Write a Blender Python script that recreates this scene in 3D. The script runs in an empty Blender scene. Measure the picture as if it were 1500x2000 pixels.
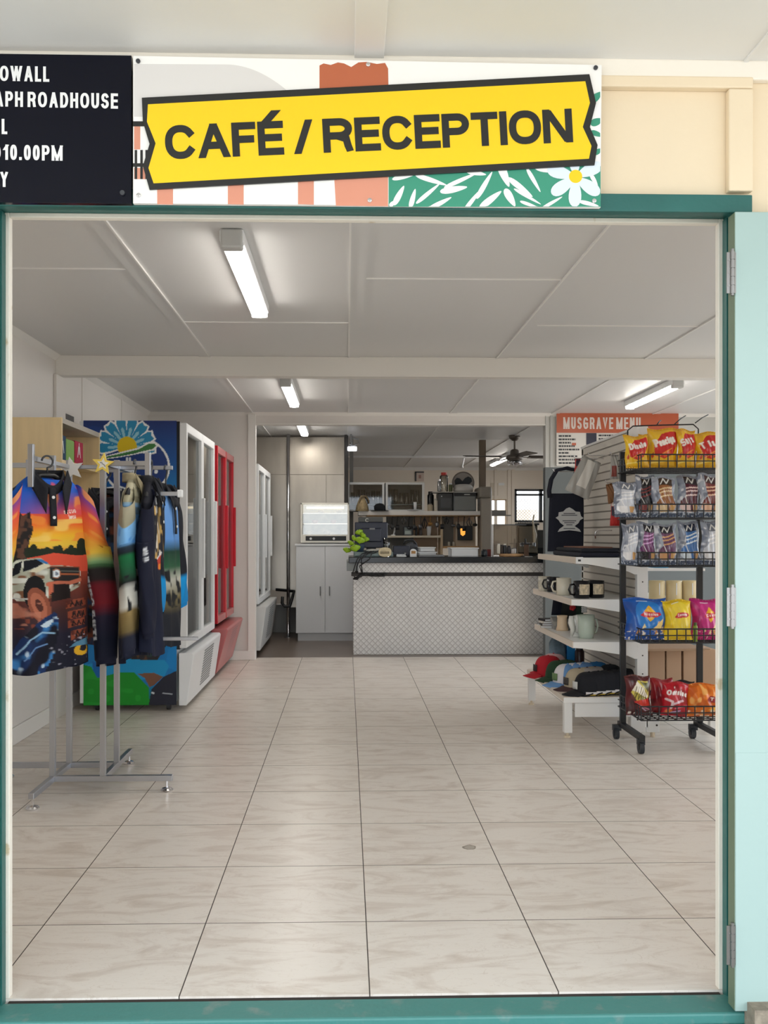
import bpy, math, random
import numpy as np
from mathutils import Vector, Matrix
C = bpy.context.scene.collection
PI = math.pi
R = math.radians
random.seed(7)

# ------------------------------------------------------------------ camera
FPX, CX, CY, CAMH, YAW = 1835.0, 725.0, 1045.0, 1.21, R(1.4985)
cd = bpy.data.cameras.new('camera')
cam = bpy.data.objects.new('camera', cd)
C.objects.link(cam)
cam.location = (0, 0, CAMH)
cam.rotation_euler = (PI/2, 0, -YAW)
cd.sensor_fit = 'VERTICAL'
cd.sensor_height = 36
cd.sensor_width = 36
cd.lens = 36*FPX/2000
cd.shift_x = (750-CX)/2000
cd.shift_y = (CY-1000)/2000
cd.clip_end = 200
bpy.context.scene.camera = cam

# ------------------------------------------------------------------ sky, sun, exposure
sc = bpy.context.scene
sc.view_settings.view_transform = 'Standard'
sc.view_settings.look = 'None'
sc.view_settings.gamma = 1
sc.view_settings.use_curve_mapping = False
sc.view_settings.exposure = 0.45
SKY, SUN, TUBE = 2.6, 1.5, 22.0
wd = bpy.data.worlds.new('sky')
sc.world = wd
wd.use_nodes = True
bg = wd.node_tree.nodes['Background']
bg.inputs[0].default_value = (0.86, 0.93, 1.0, 1)
bg.inputs[1].default_value = SKY
sd = bpy.data.lights.new('sun', 'SUN')
sd.energy = SUN
sd.angle = R(1)
sd.color = (1, 0.95, 0.87)
so = bpy.data.objects.new('sun', sd)
C.objects.link(so)
so.rotation_euler = (R(26), R(14), 0)

# ------------------------------------------------------------------ pixel -> place
CT, ST = math.cos(YAW), math.sin(YAW)
def at(px, py, Y):
    """the point of the plane at depth Y that the photograph shows at px, py"""
    u, v = (px-CX)/FPX, (CY-py)/FPX
    s = Y/(CT-u*ST)
    return s*(ST+u*CT), CAMH+s*v
def ax(px, Y): return at(px, 0, Y)[0]
def az(py, Y): return at(725, py, Y)[1]
def ext(px0, px1, py0, py1, Y, d):
    """box (x0,x1,y0,y1,z0,z1) whose front face covers the pixels at depth Y"""
    x0, z1 = at(px0, py0, Y)
    x1, z0 = at(px1, py1, Y)
    return (x0, x1, Y, Y+d, z0, z1)

# ------------------------------------------------------------------ colours, materials
def lin(c):
    if isinstance(c, str):
        c = tuple(int(c[i:i+2], 16) for i in (0, 2, 4))
    return tuple((v/255/12.92 if v/255 <= .04045 else ((v/255+.055)/1.055)**2.4) for v in c)
MATS = {}
def M(name, col, rough=.5, metal=0.0, spec=.5, bump=None, var=None, trans=0.0, emit=None, coat=0.0, stretch=None, alpha=None):
    if name in MATS:
        if MATS[name].get('src') not in (None, str(col)): print('CLASH', name, col, MATS[name].get('src'))
        return MATS[name]
    m = bpy.data.materials.new(name)
    m['src'] = str(col)
    m.use_nodes = True
    nt = m.node_tree
    b = nt.nodes['Principled BSDF']
    c = lin(col)
    b.inputs['Base Color'].default_value = (*c, 1)
    b.inputs['Roughness'].default_value = rough
    b.inputs['Metallic'].default_value = metal
    b.inputs['Specular IOR Level'].default_value = spec
    b.inputs['Transmission Weight'].default_value = trans
    b.inputs['Coat Weight'].default_value = coat
    if alpha is not None: b.inputs['Alpha'].default_value = alpha
    if emit:
        b.inputs['Emission Color'].default_value = (*lin(emit[0]), 1)
        b.inputs['Emission Strength'].default_value = emit[1]
    if bump or var:
        tc = nt.nodes.new('ShaderNodeTexCoord')
        mp = nt.nodes.new('ShaderNodeMapping')
        nt.links.new(tc.outputs['Object'], mp.inputs[0])
        if stretch: mp.inputs['Scale'].default_value = stretch
        if var:
            n = nt.nodes.new('ShaderNodeTexNoise')
            n.inputs['Scale'].default_value = var[0]
            n.inputs['Detail'].default_value = 5
            nt.links.new(mp.outputs[0], n.inputs['Vector'])
            r = nt.nodes.new('ShaderNodeValToRGB')
            c2 = lin(var[2]) if len(var) > 2 else tuple(v*(1-var[1]) for v in c)
            c1 = c if len(var) > 2 else tuple(min(1, v*(1+var[1]*.6)) for v in c)
            r.color_ramp.elements[0].position = .3
            r.color_ramp.elements[1].position = var[1] if len(var) > 2 else .7
            r.color_ramp.elements[0].color = (*c2, 1)
            r.color_ramp.elements[1].color = (*c1, 1)
            nt.links.new(n.outputs['Fac'], r.inputs[0])
            nt.links.new(r.outputs[0], b.inputs['Base Color'])
        if bump:
            n2 = nt.nodes.new('ShaderNodeTexNoise')
            n2.inputs['Scale'].default_value = bump[0]
            n2.inputs['Detail'].default_value = 3
            nt.links.new(mp.outputs[0], n2.inputs['Vector'])
            bp = nt.nodes.new('ShaderNodeBump')
            bp.inputs['Strength'].default_value = bump[1]
            bp.inputs['Distance'].default_value = .01
            nt.links.new(n2.outputs['Fac'], bp.inputs['Height'])
            nt.links.new(bp.outputs[0], b.inputs['Normal'])
    MATS[name] = m
    return m
def paint_mat(name, rough=.5, spec=.5, coat=0.0):
    """a material that takes the printed pattern from the mesh's colour attribute"""
    if name in MATS: return MATS[name]
    m = M(name, (200, 200, 200), rough, spec=spec, coat=coat)
    a = m.node_tree.nodes.new('ShaderNodeAttribute')
    a.attribute_name = 'print'
    m.node_tree.links.new(a.outputs['Color'], m.node_tree.nodes['Principled BSDF'].inputs['Base Color'])
    return m

# ------------------------------------------------------------------ mesh builder
class MB:
    def __init__(s): s.v = []; s.f = []; s.mi = []; s.k = 0; s.col = None
    def mat(s, k): s.k = k; return s
    def add(s, vs, fs):
        o = len(s.v)
        s.v += [tuple(p) for p in vs]
        for f in fs:
            s.f.append(tuple(o+i for i in f)); s.mi.append(s.k)
        return s
    def box(s, x0, x1, y0, y1, z0, z1):
        x0, x1 = min(x0, x1), max(x0, x1); y0, y1 = min(y0, y1), max(y0, y1); z0, z1 = min(z0, z1), max(z0, z1)
        return s.add([(x0,y0,z0),(x1,y0,z0),(x1,y1,z0),(x0,y1,z0),(x0,y0,z1),(x1,y0,z1),(x1,y1,z1),(x0,y1,z1)],
                     [(0,3,2,1),(4,5,6,7),(0,1,5,4),(1,2,6,5),(2,3,7,6),(3,0,4,7)])
    def obox(s, c, size, M3=None):
        M3 = M3 or Matrix.Identity(3)
        h = [v/2 for v in size]
        vs = []
        for z in (-1, 1):
            for x, y in ((-1,-1),(1,-1),(1,1),(-1,1)):
                vs.append(Vector(c)+M3 @ Vector((x*h[0], y*h[1], z*h[2])))
        return s.add(vs, [(0,3,2,1),(4,5,6,7),(0,1,5,4),(1,2,6,5),(2,3,7,6),(3,0,4,7)])
    def cyl(s, p0, p1, r0, r1=None, n=14, caps=True):
        r1 = r0 if r1 is None else r1
        p0, p1 = Vector(p0), Vector(p1)
        d = (p1-p0).normalized()
        a = d.orthogonal().normalized(); b = d.cross(a)
        vs = [p0+(a*math.cos(2*PI*i/n)+b*math.sin(2*PI*i/n))*r0 for i in range(n)]
        vs += [p1+(a*math.cos(2*PI*i/n)+b*math.sin(2*PI*i/n))*r1 for i in range(n)]
        fs = [(i, (i+1) % n, n+(i+1) % n, n+i) for i in range(n)]
        if caps: fs += [tuple(range(n))[::-1], tuple(range(n, 2*n))]
        return s.add(vs, fs)
    def tube(s, pts, r, n=8, closed=False):
        pts = [Vector(p) for p in pts]
        m = len(pts)
        tang = []
        for i in range(m):
            a = pts[(i-1) % m] if closed or i > 0 else pts[i]
            b = pts[(i+1) % m] if closed or i < m-1 else pts[i]
            tang.append((b-a).normalized())
        a = tang[0].orthogonal().normalized()
        vs = []
        for i in range(m):
            a = (a-tang[i]*a.dot(tang[i])).normalized()
            b = tang[i].cross(a)
            rr = r[i] if isinstance(r, (list, tuple)) else r
            vs += [pts[i]+(a*math.cos(2*PI*j/n)+b*math.sin(2*PI*j/n))*rr for j in range(n)]
        fs = []
        for i in range(m if closed else m-1):
            k = (i+1) % m
            fs += [(i*n+j, i*n+(j+1) % n, k*n+(j+1) % n, k*n+j) for j in range(n)]
        if not closed: fs += [tuple(range(n))[::-1], tuple((m-1)*n+j for j in range(n))]
        return s.add(vs, fs)
    def lathe(s, prof, c=(0,0,0), n=24):
        vs, fs = [], []
        for r, z in prof:
            vs += [(c[0]+r*math.cos(2*PI*j/n), c[1]+r*math.sin(2*PI*j/n), c[2]+z) for j in range(n)]
        m = len(prof)
        for i in range(m-1):
            fs += [(i*n+j, i*n+(j+1) % n, (i+1)*n+(j+1) % n, (i+1)*n+j) for j in range(n)]
        if prof[0][0] > 1e-6: fs.append(tuple(range(n))[::-1])
        if prof[-1][0] > 1e-6: fs.append(tuple((m-1)*n+j for j in range(n)))
        return s.add(vs, fs)
    def prism(s, poly, d0, d1, axis='y'):
        """poly in the plane across AXIS (x: (y,z), y: (x,z), z: (x,y)), thick from d0 to d1"""
        f = {'x': lambda p, d: (d, p[0], p[1]), 'y': lambda p, d: (p[0], d, p[1]), 'z': lambda p, d: (p[0], p[1], d)}[axis]
        ar = sum(poly[i][0]*poly[(i+1) % len(poly)][1]-poly[(i+1) % len(poly)][0]*poly[i][1] for i in range(len(poly)))
        if (ar < 0) != (axis == 'y'): poly = poly[::-1]
        # poly now counter-clockwise seen from +axis
        d0, d1 = min(d0, d1), max(d0, d1)
        n = len(poly)
        vs = [f(p, d0) for p in poly]+[f(p, d1) for p in poly]
        fs = [tuple(range(n))[::-1], tuple(range(n, 2*n))]+[(i, (i+1) % n, n+(i+1) % n, n+i) for i in range(n)]
        return s.add(vs, fs)
    def grid(s, fn, nu, nv, wrap=False):
        vs = [fn(i/(nu if wrap else nu-1), j/(nv-1)) for j in range(nv) for i in range(nu)]
        fs = []
        for j in range(nv-1):
            for i in range(nu if wrap else nu-1):
                k = (i+1) % nu
                fs.append((j*nu+i, j*nu+k, (j+1)*nu+k, (j+1)*nu+i))
        return s.add(vs, fs)
    def ball(s, c, r, n=12, m=8):
        r = (r, r, r) if not isinstance(r, (tuple, list)) else r
        vs = [(c[0], c[1], c[2]-r[2])]
        for i in range(1, m):
            t = PI*i/m-PI/2
            vs += [(c[0]+r[0]*math.cos(t)*math.cos(2*PI*j/n), c[1]+r[1]*math.cos(t)*math.sin(2*PI*j/n), c[2]+r[2]*math.sin(t)) for j in range(n)]
        vs.append((c[0], c[1], c[2]+r[2]))
        fs = [(0, 1+(j+1) % n, 1+j) for j in range(n)]
        for i in range(m-2):
            o = 1+i*n
            fs += [(o+j, o+(j+1) % n, o+n+(j+1) % n, o+n+j) for j in range(n)]
        o = 1+(m-2)*n
        fs += [(o+j, o+(j+1) % n, len(vs)-1) for j in range(n)]
        return s.add(vs, fs)

def ploc(o):
    v = Vector((0, 0, 0))
    while o is not None:
        v += o.location; o = o.parent
    return v
def part(name, mb, mat, parent=None, smooth=False, bevel=0.0, local=False, origin=None, solid=0.0, sub=0):
    off = Vector((0, 0, 0))
    if not local:
        if parent is not None: off = ploc(parent)
        elif origin is not None: off = Vector(origin)
        elif mb.v:
            a = np.array(mb.v)
            off = Vector(((a[:,0].min()+a[:,0].max())/2, (a[:,1].min()+a[:,1].max())/2, a[:,2].min()))
    elif origin is not None: pass
    me = bpy.data.meshes.new(name)
    me.from_pydata([(p[0]-off.x, p[1]-off.y, p[2]-off.z) for p in mb.v], [], mb.f)
    mats = mat if isinstance(mat, (list, tuple)) else [mat]
    for m in mats: me.materials.append(m)
    if len(mats) > 1: me.polygons.foreach_set('material_index', mb.mi)
    if smooth:
        me.polygons.foreach_set('use_smooth', [True]*len(me.polygons))
    if mb.col is not None:
        ca = me.color_attributes.new('print', 'FLOAT_COLOR', 'POINT')
        buf = np.ones((len(mb.v), 4), dtype=np.float32)
        buf[:, :3] = mb.col
        ca.data.foreach_set('color', buf.ravel())
    me.update()
    o = bpy.data.objects.new(name, me)
    C.objects.link(o)
    if parent is not None: o.parent = parent
    elif not local: o.location = off
    elif origin is not None: o.location = origin
    if solid:
        md = o.modifiers.new('thickness', 'SOLIDIFY'); md.thickness = solid; md.offset = 0
    if bevel:
        md = o.modifiers.new('bevel', 'BEVEL'); md.width = bevel; md.segments = 2; md.limit_method = 'ANGLE'; md.angle_limit = R(40)
    if sub:
        md = o.modifiers.new('sub', 'SUBSURF'); md.levels = sub; md.render_levels = sub
    if smooth == 'auto':
        pass
    return o
def tag(o, label, cat, group=None):
    o['label'] = label; o['category'] = cat
    if group: o['group'] = group
    return o
def thing(name, label, cat, loc=(0, 0, 0), rz=0.0, group=None):
    o = bpy.data.objects.new(name, None)
    o.empty_display_size = .05
    C.objects.link(o)
    o.location = loc
    o.rotation_euler = (0, 0, rz)
    return tag(o, label, cat, group)
def single(name, label, cat, mb, mat, group=None, **kw):
    return tag(part(name, mb, mat, **kw), label, cat, group)
def struct(name, mb, mat, parent=None, **kw):
    o = part(name, mb, mat, parent, **kw)
    if parent is None: o['kind'] = 'structure'
    return o
def copy_tree(o, parent=None):
    c = o.copy()
    C.objects.link(c)
    if parent is not None: c.parent = parent
    for ch in list(o.children): copy_tree(ch, c)
    return c

# ------------------------------------------------------------------ lettering (stroke letters, our own shapes)
def arc(cx, cy, rx, ry, a0, a1, n=14, p=2.0):
    out = []
    for i in range(n+1):
        t = R(a0+(a1-a0)*i/n)
        c, s_ = math.cos(t), math.sin(t)
        out.append((cx+rx*math.copysign(abs(c)**(2/p), c), cy+ry*math.copysign(abs(s_)**(2/p), s_)))
    return out
def glyph(ch, p=2.3):
    V0 = [(0,0),(0,1)]
    g = {
     'A': (1.05, [[(.05,0),(.455,1)], [(.545,1),(.95,0)], [(.24,.32),(.76,.32)]]),
     'B': (.9, [V0, [(.1,1),(.55,1)]+arc(.6,.765,.36,.235,90,-90,10)[1:]+[(.1,.53)], [(.62,.53)]+arc(.62,.265,.38,.265,80,-90,10)[1:]+[(.1,0)]]),
     'C': (1.0, [arc(.5,.5,.5,.5,38,322,26,p)]),
     'D': (.95, [V0, [(.1,1),(.45,1)]+arc(.45,.5,.55,.5,90,-90,18)[1:]+[(.1,0)]]),
     'E': (.84, [[(1,1),(0,1),(0,0),(1,0)], [(0,.52),(.92,.52)]]),
     'F': (.78, [[(1,1),(0,1),(0,0)], [(0,.5),(.9,.5)]]),
     'G': (1.02, [arc(.5,.5,.5,.5,40,300,24,p)+[(.98,.12),(.98,.48),(.55,.48)]]),
     'H': (.92, [V0, [(1,0),(1,1)], [(0,.52),(1,.52)]]),
     'I': (0, [V0]),
     'J': (.7, [[(1,1),(1,.3)]+arc(.5,.3,.5,.3,0,-180,12)]),
     'K': (.9, [V0, [(1,1),(0,.4)], [(.35,.6),(1,0)]]),
     'L': (.74, [[(0,1),(0,0),(1,0)]]),
     'M': (1.28, [V0, [(.0,1),(.5,0)], [(.5,0),(1,1)], [(1,0),(1,1)]]),
     'N': (.98, [V0, [(.14,.97),(.86,.03)], [(1,0),(1,1)]]),
     'O': (1.06, [arc(.5,.5,.5,.5,90,450,32,p)]),
     'P': (.9, [V0, [(.1,1),(.6,1)]+arc(.6,.73,.4,.27,90,-90,12)[1:]+[(.1,.46)]]),
     'R': (.98, [V0, [(.1,1),(.58,1)]+arc(.58,.74,.4,.26,90,-90,12)[1:]+[(.1,.48)], [(.6,.44),(.86,.36),(.93,.1),(.97,0)]]),
     'S': (.9, [arc(.5,.75,.46,.25,25,180,10)+arc(.5,.75,.46,.25,180,260,5)[1:]+arc(.5,.25,.5,.25,80,0,5)+arc(.5,.25,.5,.25,0,-158,10)[1:]]),
     'T': (.88, [[(0,1),(1,1)], [(.5,0),(.5,1)]]),
     'U': (.92, [[(0,1),(0,.36)]+arc(.5,.36,.5,.36,180,360,14,p)+[(1,1)]]),
     'V': (.95, [[(0,1),(.5,0),(1,1)]]),
     'W': (1.4, [[(0,1),(.25,.01)], [(.25,.01),(.5,.99)], [(.5,.99),(.75,.01)], [(.75,.01),(1,1)]]),
     'X': (.9, [[(0,0),(1,1)], [(0,1),(1,0)]]),
     'Y': (.95, [[(0,1),(.5,.45),(1,1)], [(.5,.45),(.5,0)]]),
     'Z': (.88, [[(0,1),(1,1),(0,0),(1,0)]]),
     '0': (.8, [arc(.5,.5,.5,.5,90,450,28,p)]),
     '1': (.52, [[(.05,.78),(1,.98)], [(1,0),(1,1)]]),
     '.': (0, [[(0,0),(0,.02)]]),
     '/': (.56, [[(0,0),(1,1)]]),
     'a': (.62, [arc(.5,.32,.5,.32,90,450,18), [(1,.64),(1,0)]]),
     'c': (.6, [arc(.5,.32,.5,.32,45,315,16)]),
     'e': (.62, [[(0,.34),(1,.34)]+arc(.5,.32,.5,.32,0,300,16)]),
     'g': (.62, [arc(.5,.32,.5,.32,90,450,18), [(1,.64),(1,-.1)]+arc(.5,-.1,.5,.2,0,-150,8)]),
     'i': (0, [[(0,0),(0,.62)], [(0,.85),(0,.9)]]),
     'k': (.55, [V0, [(1,.64),(0,.24)], [(.35,.38),(1,0)]]),
     'l': (0, [V0]),
     'n': (.6, [[(0,0),(0,.64)], [(0,.4)]+arc(.5,.4,.5,.24,180,0,10)+[(1,0)]]),
     'o': (.64, [arc(.5,.32,.5,.32,90,450,20)]),
     'p': (.62, [arc(.5,.32,.5,.32,90,450,18), [(0,.64),(0,-.3)]]),
     'r': (.4, [[(0,0),(0,.64)], [(0,.4)]+arc(.6,.4,.6,.24,180,60,6)]),
     's': (.55, [arc(.5,.48,.46,.16,25,260,12)+arc(.5,.16,.5,.16,80,-158,12)]),
     't': (.4, [[(.4,.95),(.4,.12),(.6,0),(1,0)], [(0,.64),(1,.64)]]),
     'u': (.6, [[(0,.64),(0,.24)]+arc(.5,.24,.5,.24,180,360,10), [(1,.64),(1,0)]]),
     'v': (.6, [[(0,.64),(.5,0),(1,.64)]]),
     'x': (.58, [[(0,0),(1,.64)], [(0,.64),(1,0)]]),
     'y': (.6, [[(0,.64),(.5,0)], [(1,.64),(.35,-.3),(.1,-.3)]]),
     'z': (.55, [[(0,.64),(1,.64),(0,0),(1,0)]]),
     '\u00c9': (.84, [[(1,1),(0,1),(0,0),(1,0)], [(0,.52),(.92,.52)], [(.4,1.2),(.68,1.4)]]),
    }
    return g.get(ch, (.3, []))
def layout(text, h, t, wx=.72, track=.13):
    """centre lines of TEXT: cap height h, stroke t, letter width factor wx; returns (lines, total width)"""
    x, out = 0.0, []
    for ch in text:
        if ch == ' ':
            x += h*wx*.30; continue
        w, lines = glyph(ch)
        W = w*h*wx
        for l in lines:
            out.append([(x+t/2+px*max(W-t, 0), t/2+py*(h-t)) for px, py in l])
        x += max(W, t)+track*h*wx
    return out, x-track*h*wx
def ribbon(line, t, lo, hi, cap=True):
    P = [Vector((a, b)) for a, b in line]
    P = [P[0]]+[q for p_, q in zip(P[:-1], P[1:]) if (q-p_).length > 1e-5]
    closed = (P[0]-P[-1]).length < 1e-5
    if closed: P = P[:-1]
    n = len(P)
    if n == 2 and abs(P[0].x-P[1].x) > 1e-5 and abs(P[0].y-P[1].y) > .25*abs(P[0].x-P[1].x):
        d = P[1]-P[0]
        hw = t/2*d.length/abs(d.y)*.96
        ya, yb = (P[0].y, P[1].y)
        e = t/2 if d.y > 0 else -t/2
        q0 = P[0]-d*(e/d.y) if abs(ya-t/2) < t*.2 or ya > lo+t*.6 and ya > 0 else P[0]
        q1 = P[1]+d*(e/d.y)
        return [(q0.x-hw, q0.y), (q1.x-hw, q1.y), (q0.x+hw, q0.y), (q1.x+hw, q1.y)], [(0, 1, 3, 2)]
    L, Rr = [], []
    for i in range(n):
        p = P[i]
        d0 = (p-P[i-1]).normalized() if closed or i > 0 else None
        d1 = (P[(i+1) % n]-p).normalized() if closed or i < n-1 else None
        if d0 is None or d1 is None:
            d = d1 if d0 is None else d0
            nn = Vector((-d.y, d.x)); k = 1.0
            if cap: p = p+d*(t/2)*(1 if d1 is None else -1)
        else:
            n0, n1 = Vector((-d0.y, d0.x)), Vector((-d1.y, d1.x))
            nn = (n0+n1)
            if nn.length < 1e-4: nn = n0
            nn.normalize()
            k = 1/max(.36, nn.dot(n0))
        L.append(p+nn*t/2*k); Rr.append(p-nn*t/2*k)
    cl = lambda q: (q.x, min(max(q.y, lo), hi))
    vs = [cl(q) for q in L]+[cl(q) for q in Rr]
    fs = [(i, (i+1) % n, n+(i+1) % n, n+i) for i in range(n if closed else n-1)]
    return vs, fs
def text_mb(mb, text, h, t, fn, wx=.72, track=.13, dz=.00015, lo=None, hi=None):
    """adds flat letters; fn maps (x, y, lift) to a 3-D point"""
    lines, W = layout(text, h, t, wx, track)
    for i, l in enumerate(lines):
        top = max(p[1] for p in l)
        hi_ = 99 if top > h*1.02 else h
        low = min(p[1] for p in l)
        vs, fs = ribbon(l, t, -99 if low < -.01*h else 0, hi_)
        mb.add([fn(x, y, dz*(i % 6)) for x, y in vs], fs)
    return W

# ------------------------------------------------------------------ printed patterns
class Cv:
    """a small drawing that is laid on a mesh vertex by vertex; x, y run 0..1 from the lower-left corner"""
    def __init__(s, w, h, col, asp=1.0):
        s.w, s.h, s.asp = w, h, asp
        s.a = np.empty((h, w, 3)); s.a[:] = lin(col)
        s.X, s.Y = np.meshgrid(np.linspace(0, 1, w), np.linspace(0, 1, h))
    def put(s, m, c, al=1.0):
        c = np.array(lin(c))
        m = np.clip(m, 0, 1)[..., None]*al
        s.a = s.a*(1-m)+c*m
        return s
    def grad(s, stops, m=None):
        ys = [q[0] for q in stops]; cs = np.array([lin(q[1]) for q in stops])
        g = np.stack([np.interp(s.Y, ys, cs[:, k]) for k in range(3)], -1)
        if m is None: s.a = g
        else: s.a = np.where(m[..., None] > .5, g, s.a)
        return s
    def mpoly(s, pts):
        m = np.zeros_like(s.X, dtype=bool)
        n = len(pts)
        for i in range(n):
            (x0, y0), (x1, y1) = pts[i], pts[(i+1) % n]
            if y0 == y1: continue
            c = ((y0 > s.Y) != (y1 > s.Y)) & (s.X < (x1-x0)*(s.Y-y0)/(y1-y0)+x0)
            m ^= c
        return m.astype(float)
    def poly(s, pts, c, al=1.0): return s.put(s.mpoly(pts), c, al)
    def mell(s, cx, cy, rx, ry, rot=0):
        x, y = (s.X-cx)*s.asp, s.Y-cy
        c, sn = math.cos(R(rot)), math.sin(R(rot))
        return ((((x*c+y*sn)/(rx*s.asp))**2+((-x*sn+y*c)/ry)**2) < 1).astype(float)
    def ell(s, cx, cy, rx, ry, c, rot=0, al=1.0): return s.put(s.mell(cx, cy, rx, ry, rot), c, al)
    def line(s, pts, w, c, al=1.0):
        m = np.zeros_like(s.X)
        for (x0, y0), (x1, y1) in zip(pts[:-1], pts[1:]):
            dx, dy = (x1-x0)*s.asp, y1-y0
            px, py = (s.X-x0)*s.asp, s.Y-y0
            t = np.clip((px*dx+py*dy)/max(dx*dx+dy*dy, 1e-9), 0, 1)
            d = np.hypot(px-t*dx, py-t*dy)
            m = np.maximum(m, np.clip((w/2-d)*s.h+.5, 0, 1))
        return s.put(m, c, al)
    def noise(s, sx, sy, seed):
        rs = np.random.RandomState(seed)
        g = rs.rand(int(sy)+2, int(sx)+2)
        x, y = s.X*sx, s.Y*sy
        i, j = np.floor(x).astype(int), np.floor(y).astype(int)
        fx, fy = x-i, y-j
        fx, fy = fx*fx*(3-2*fx), fy*fy*(3-2*fy)
        return (g[j, i]*(1-fx)+g[j, i+1]*fx)*(1-fy)+(g[j+1, i]*(1-fx)+g[j+1, i+1]*fx)*fy
    def speck(s, sx, sy, seed, thr, c, m=None, al=1.0):
        n = np.clip((s.noise(sx, sy, seed)-thr)*8, 0, 1)
        if m is not None: n = n*m
        return s.put(n, c, al)
    def text(s, txt, x, y, h, c, t=.2, wx=.7, rot=0, track=.15, W=None):
        lines, w = layout(txt, 1.0, t, wx, track)
        k = h if W is None else W*s.asp/w
        cr, sr = math.cos(R(rot)), math.sin(R(rot))
        for l in lines:
            pts = []
            for a, b in l:
                a, b = a*k, b*h
                pts.append((x+(a*cr-b*sr)/s.asp, y+a*sr+b*cr))
            s.line(pts, t*h, c)
        return s
    def sample(s, u, v):
        i = np.clip(np.round(np.asarray(u)*(s.w-1)).astype(int), 0, s.w-1)
        j = np.clip(np.round(np.asarray(v)*(s.h-1)).astype(int), 0, s.h-1)
        return s.a[j, i]

# ------------------------------------------------------------------ special materials
class NT:
    def __init__(s, m): s.nt = m.node_tree
    def n(s, t, **kw):
        o = s.nt.nodes.new(t)
        for k, v in kw.items(): setattr(o, k, v)
        return o
    def l(s, a, b): s.nt.links.new(a, b)
    def m(s, op, a, b=None):
        o = s.n('ShaderNodeMath', operation=op)
        for i, q in enumerate((a, b)):
            if q is None: continue
            if isinstance(q, (int, float)): o.inputs[i].default_value = q
            else: s.l(q, o.inputs[i])
        return o.outputs[0]
    def mix(s, f, a, b):
        o = s.n('ShaderNodeMix', data_type='RGBA')
        for k, q in ((0, f), (6, a), (7, b)):
            if isinstance(q, (int, float)): o.inputs[k].default_value = q
            elif isinstance(q, tuple): o.inputs[k].default_value = (*q, 1) if len(q) == 3 else q
            else: s.l(q, o.inputs[k])
        return o.outputs[2]
def tile_material():
    m = M('floor_tiles', (200, 190, 178), .22, spec=.42)
    t = NT(m); b = m.node_tree.nodes['Principled BSDF']
    geo = t.n('ShaderNodeNewGeometry')
    sp = t.n('ShaderNodeSeparateXYZ'); t.l(geo.outputs['Position'], sp.inputs[0])
    ux = t.m('DIVIDE', t.m('SUBTRACT', sp.outputs[0], .061), .5)
    uy = t.m('DIVIDE', t.m('SUBTRACT', sp.outputs[1], 2.94), .5)
    def edge(u): return t.m('MULTIPLY', t.m('SUBTRACT', .5, t.m('ABSOLUTE', t.m('SUBTRACT', t.m('FRACT', u), .5))), .5)
    gx = t.m('LESS_THAN', edge(ux), .0017)
    gy = t.m('LESS_THAN', edge(uy), .0021)
    ids = t.n('ShaderNodeCombineXYZ')
    t.l(t.m('FLOOR', ux), ids.inputs[0]); t.l(t.m('FLOOR', uy), ids.inputs[1])
    wn = t.n('ShaderNodeTexWhiteNoise', noise_dimensions='3D'); t.l(ids.outputs[0], wn.inputs['Vector'])
    mp = t.n('ShaderNodeMapping'); t.l(geo.outputs['Position'], mp.inputs[0]); mp.inputs['Scale'].default_value = (2.4, 7, 1)
    off = t.n('ShaderNodeVectorMath', operation='MULTIPLY_ADD')
    t.l(wn.outputs['Color'], off.inputs[0]); off.inputs[1].default_value = (9, 9, 9); t.l(mp.outputs[0], off.inputs[2])
    n1 = t.n('ShaderNodeTexNoise'); n1.inputs['Scale'].default_value = 1.1; n1.inputs['Detail'].default_value = 8; n1.inputs['Distortion'].default_value = 2.2
    n1.inputs['Roughness'].default_value = .62
    t.l(off.outputs[0], n1.inputs['Vector'])
    r1 = t.n('ShaderNodeValToRGB'); e = r1.color_ramp.elements
    e[0].position, e[0].color = .30, (*lin((208, 196, 183)), 1)
    e[1].position, e[1].color = .52, (*lin((232, 224, 214)), 1)
    q = e.new(.44); q.color = (*lin((223, 213, 202)), 1)
    t.l(n1.outputs['Fac'], r1.inputs[0])
    n2 = t.n('ShaderNodeTexNoise'); n2.inputs['Scale'].default_value = 2.0; n2.inputs['Detail'].default_value = 4; n2.inputs['Distortion'].default_value = 3.4
    t.l(off.outputs[0], n2.inputs['Vector'])
    vein = t.m('LESS_THAN', t.m('ABSOLUTE', t.m('SUBTRACT', n2.outputs['Fac'], .5)), .006)
    c = t.mix(t.m('MULTIPLY', vein, .35), r1.outputs[0], lin((196, 180, 162)))
    # the ring-shaped stain on the tiles
    sx, sy = at(917, 1655, 0)[0], 0
    S = FPX*CAMH/(1655-CY); X0 = S*(ST+(917-CX)/FPX*CT); Y0 = S*(CT-(917-CX)/FPX*ST)
    dd = t.m('SQRT', t.m('ADD', t.m('POWER', t.m('SUBTRACT', sp.outputs[0], X0), 2), t.m('POWER', t.m('SUBTRACT', sp.outputs[1], Y0), 2)))
    n3 = t.n('ShaderNodeTexNoise'); n3.inputs['Scale'].default_value = 30; t.l(geo.outputs['Position'], n3.inputs['Vector'])
    dd = t.m('ADD', dd, t.m('MULTIPLY', t.m('SUBTRACT', n3.outputs['Fac'], .5), .03))
    st = t.m('MULTIPLY', t.m('LESS_THAN', dd, .026), t.m('ADD', .55, t.m('MULTIPLY', t.m('GREATER_THAN', dd, .019), .3)))
    c = t.mix(st, c, lin((120, 108, 90)))
    c = t.mix(gy, c, lin((120, 110, 100)))
    c = t.mix(gx, c, lin((74, 66, 58)))
    t.l(c, b.inputs['Base Color'])
    rr = t.m('ADD', .3, t.m('MULTIPLY', t.m('MAXIMUM', gx, gy), .5))
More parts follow.
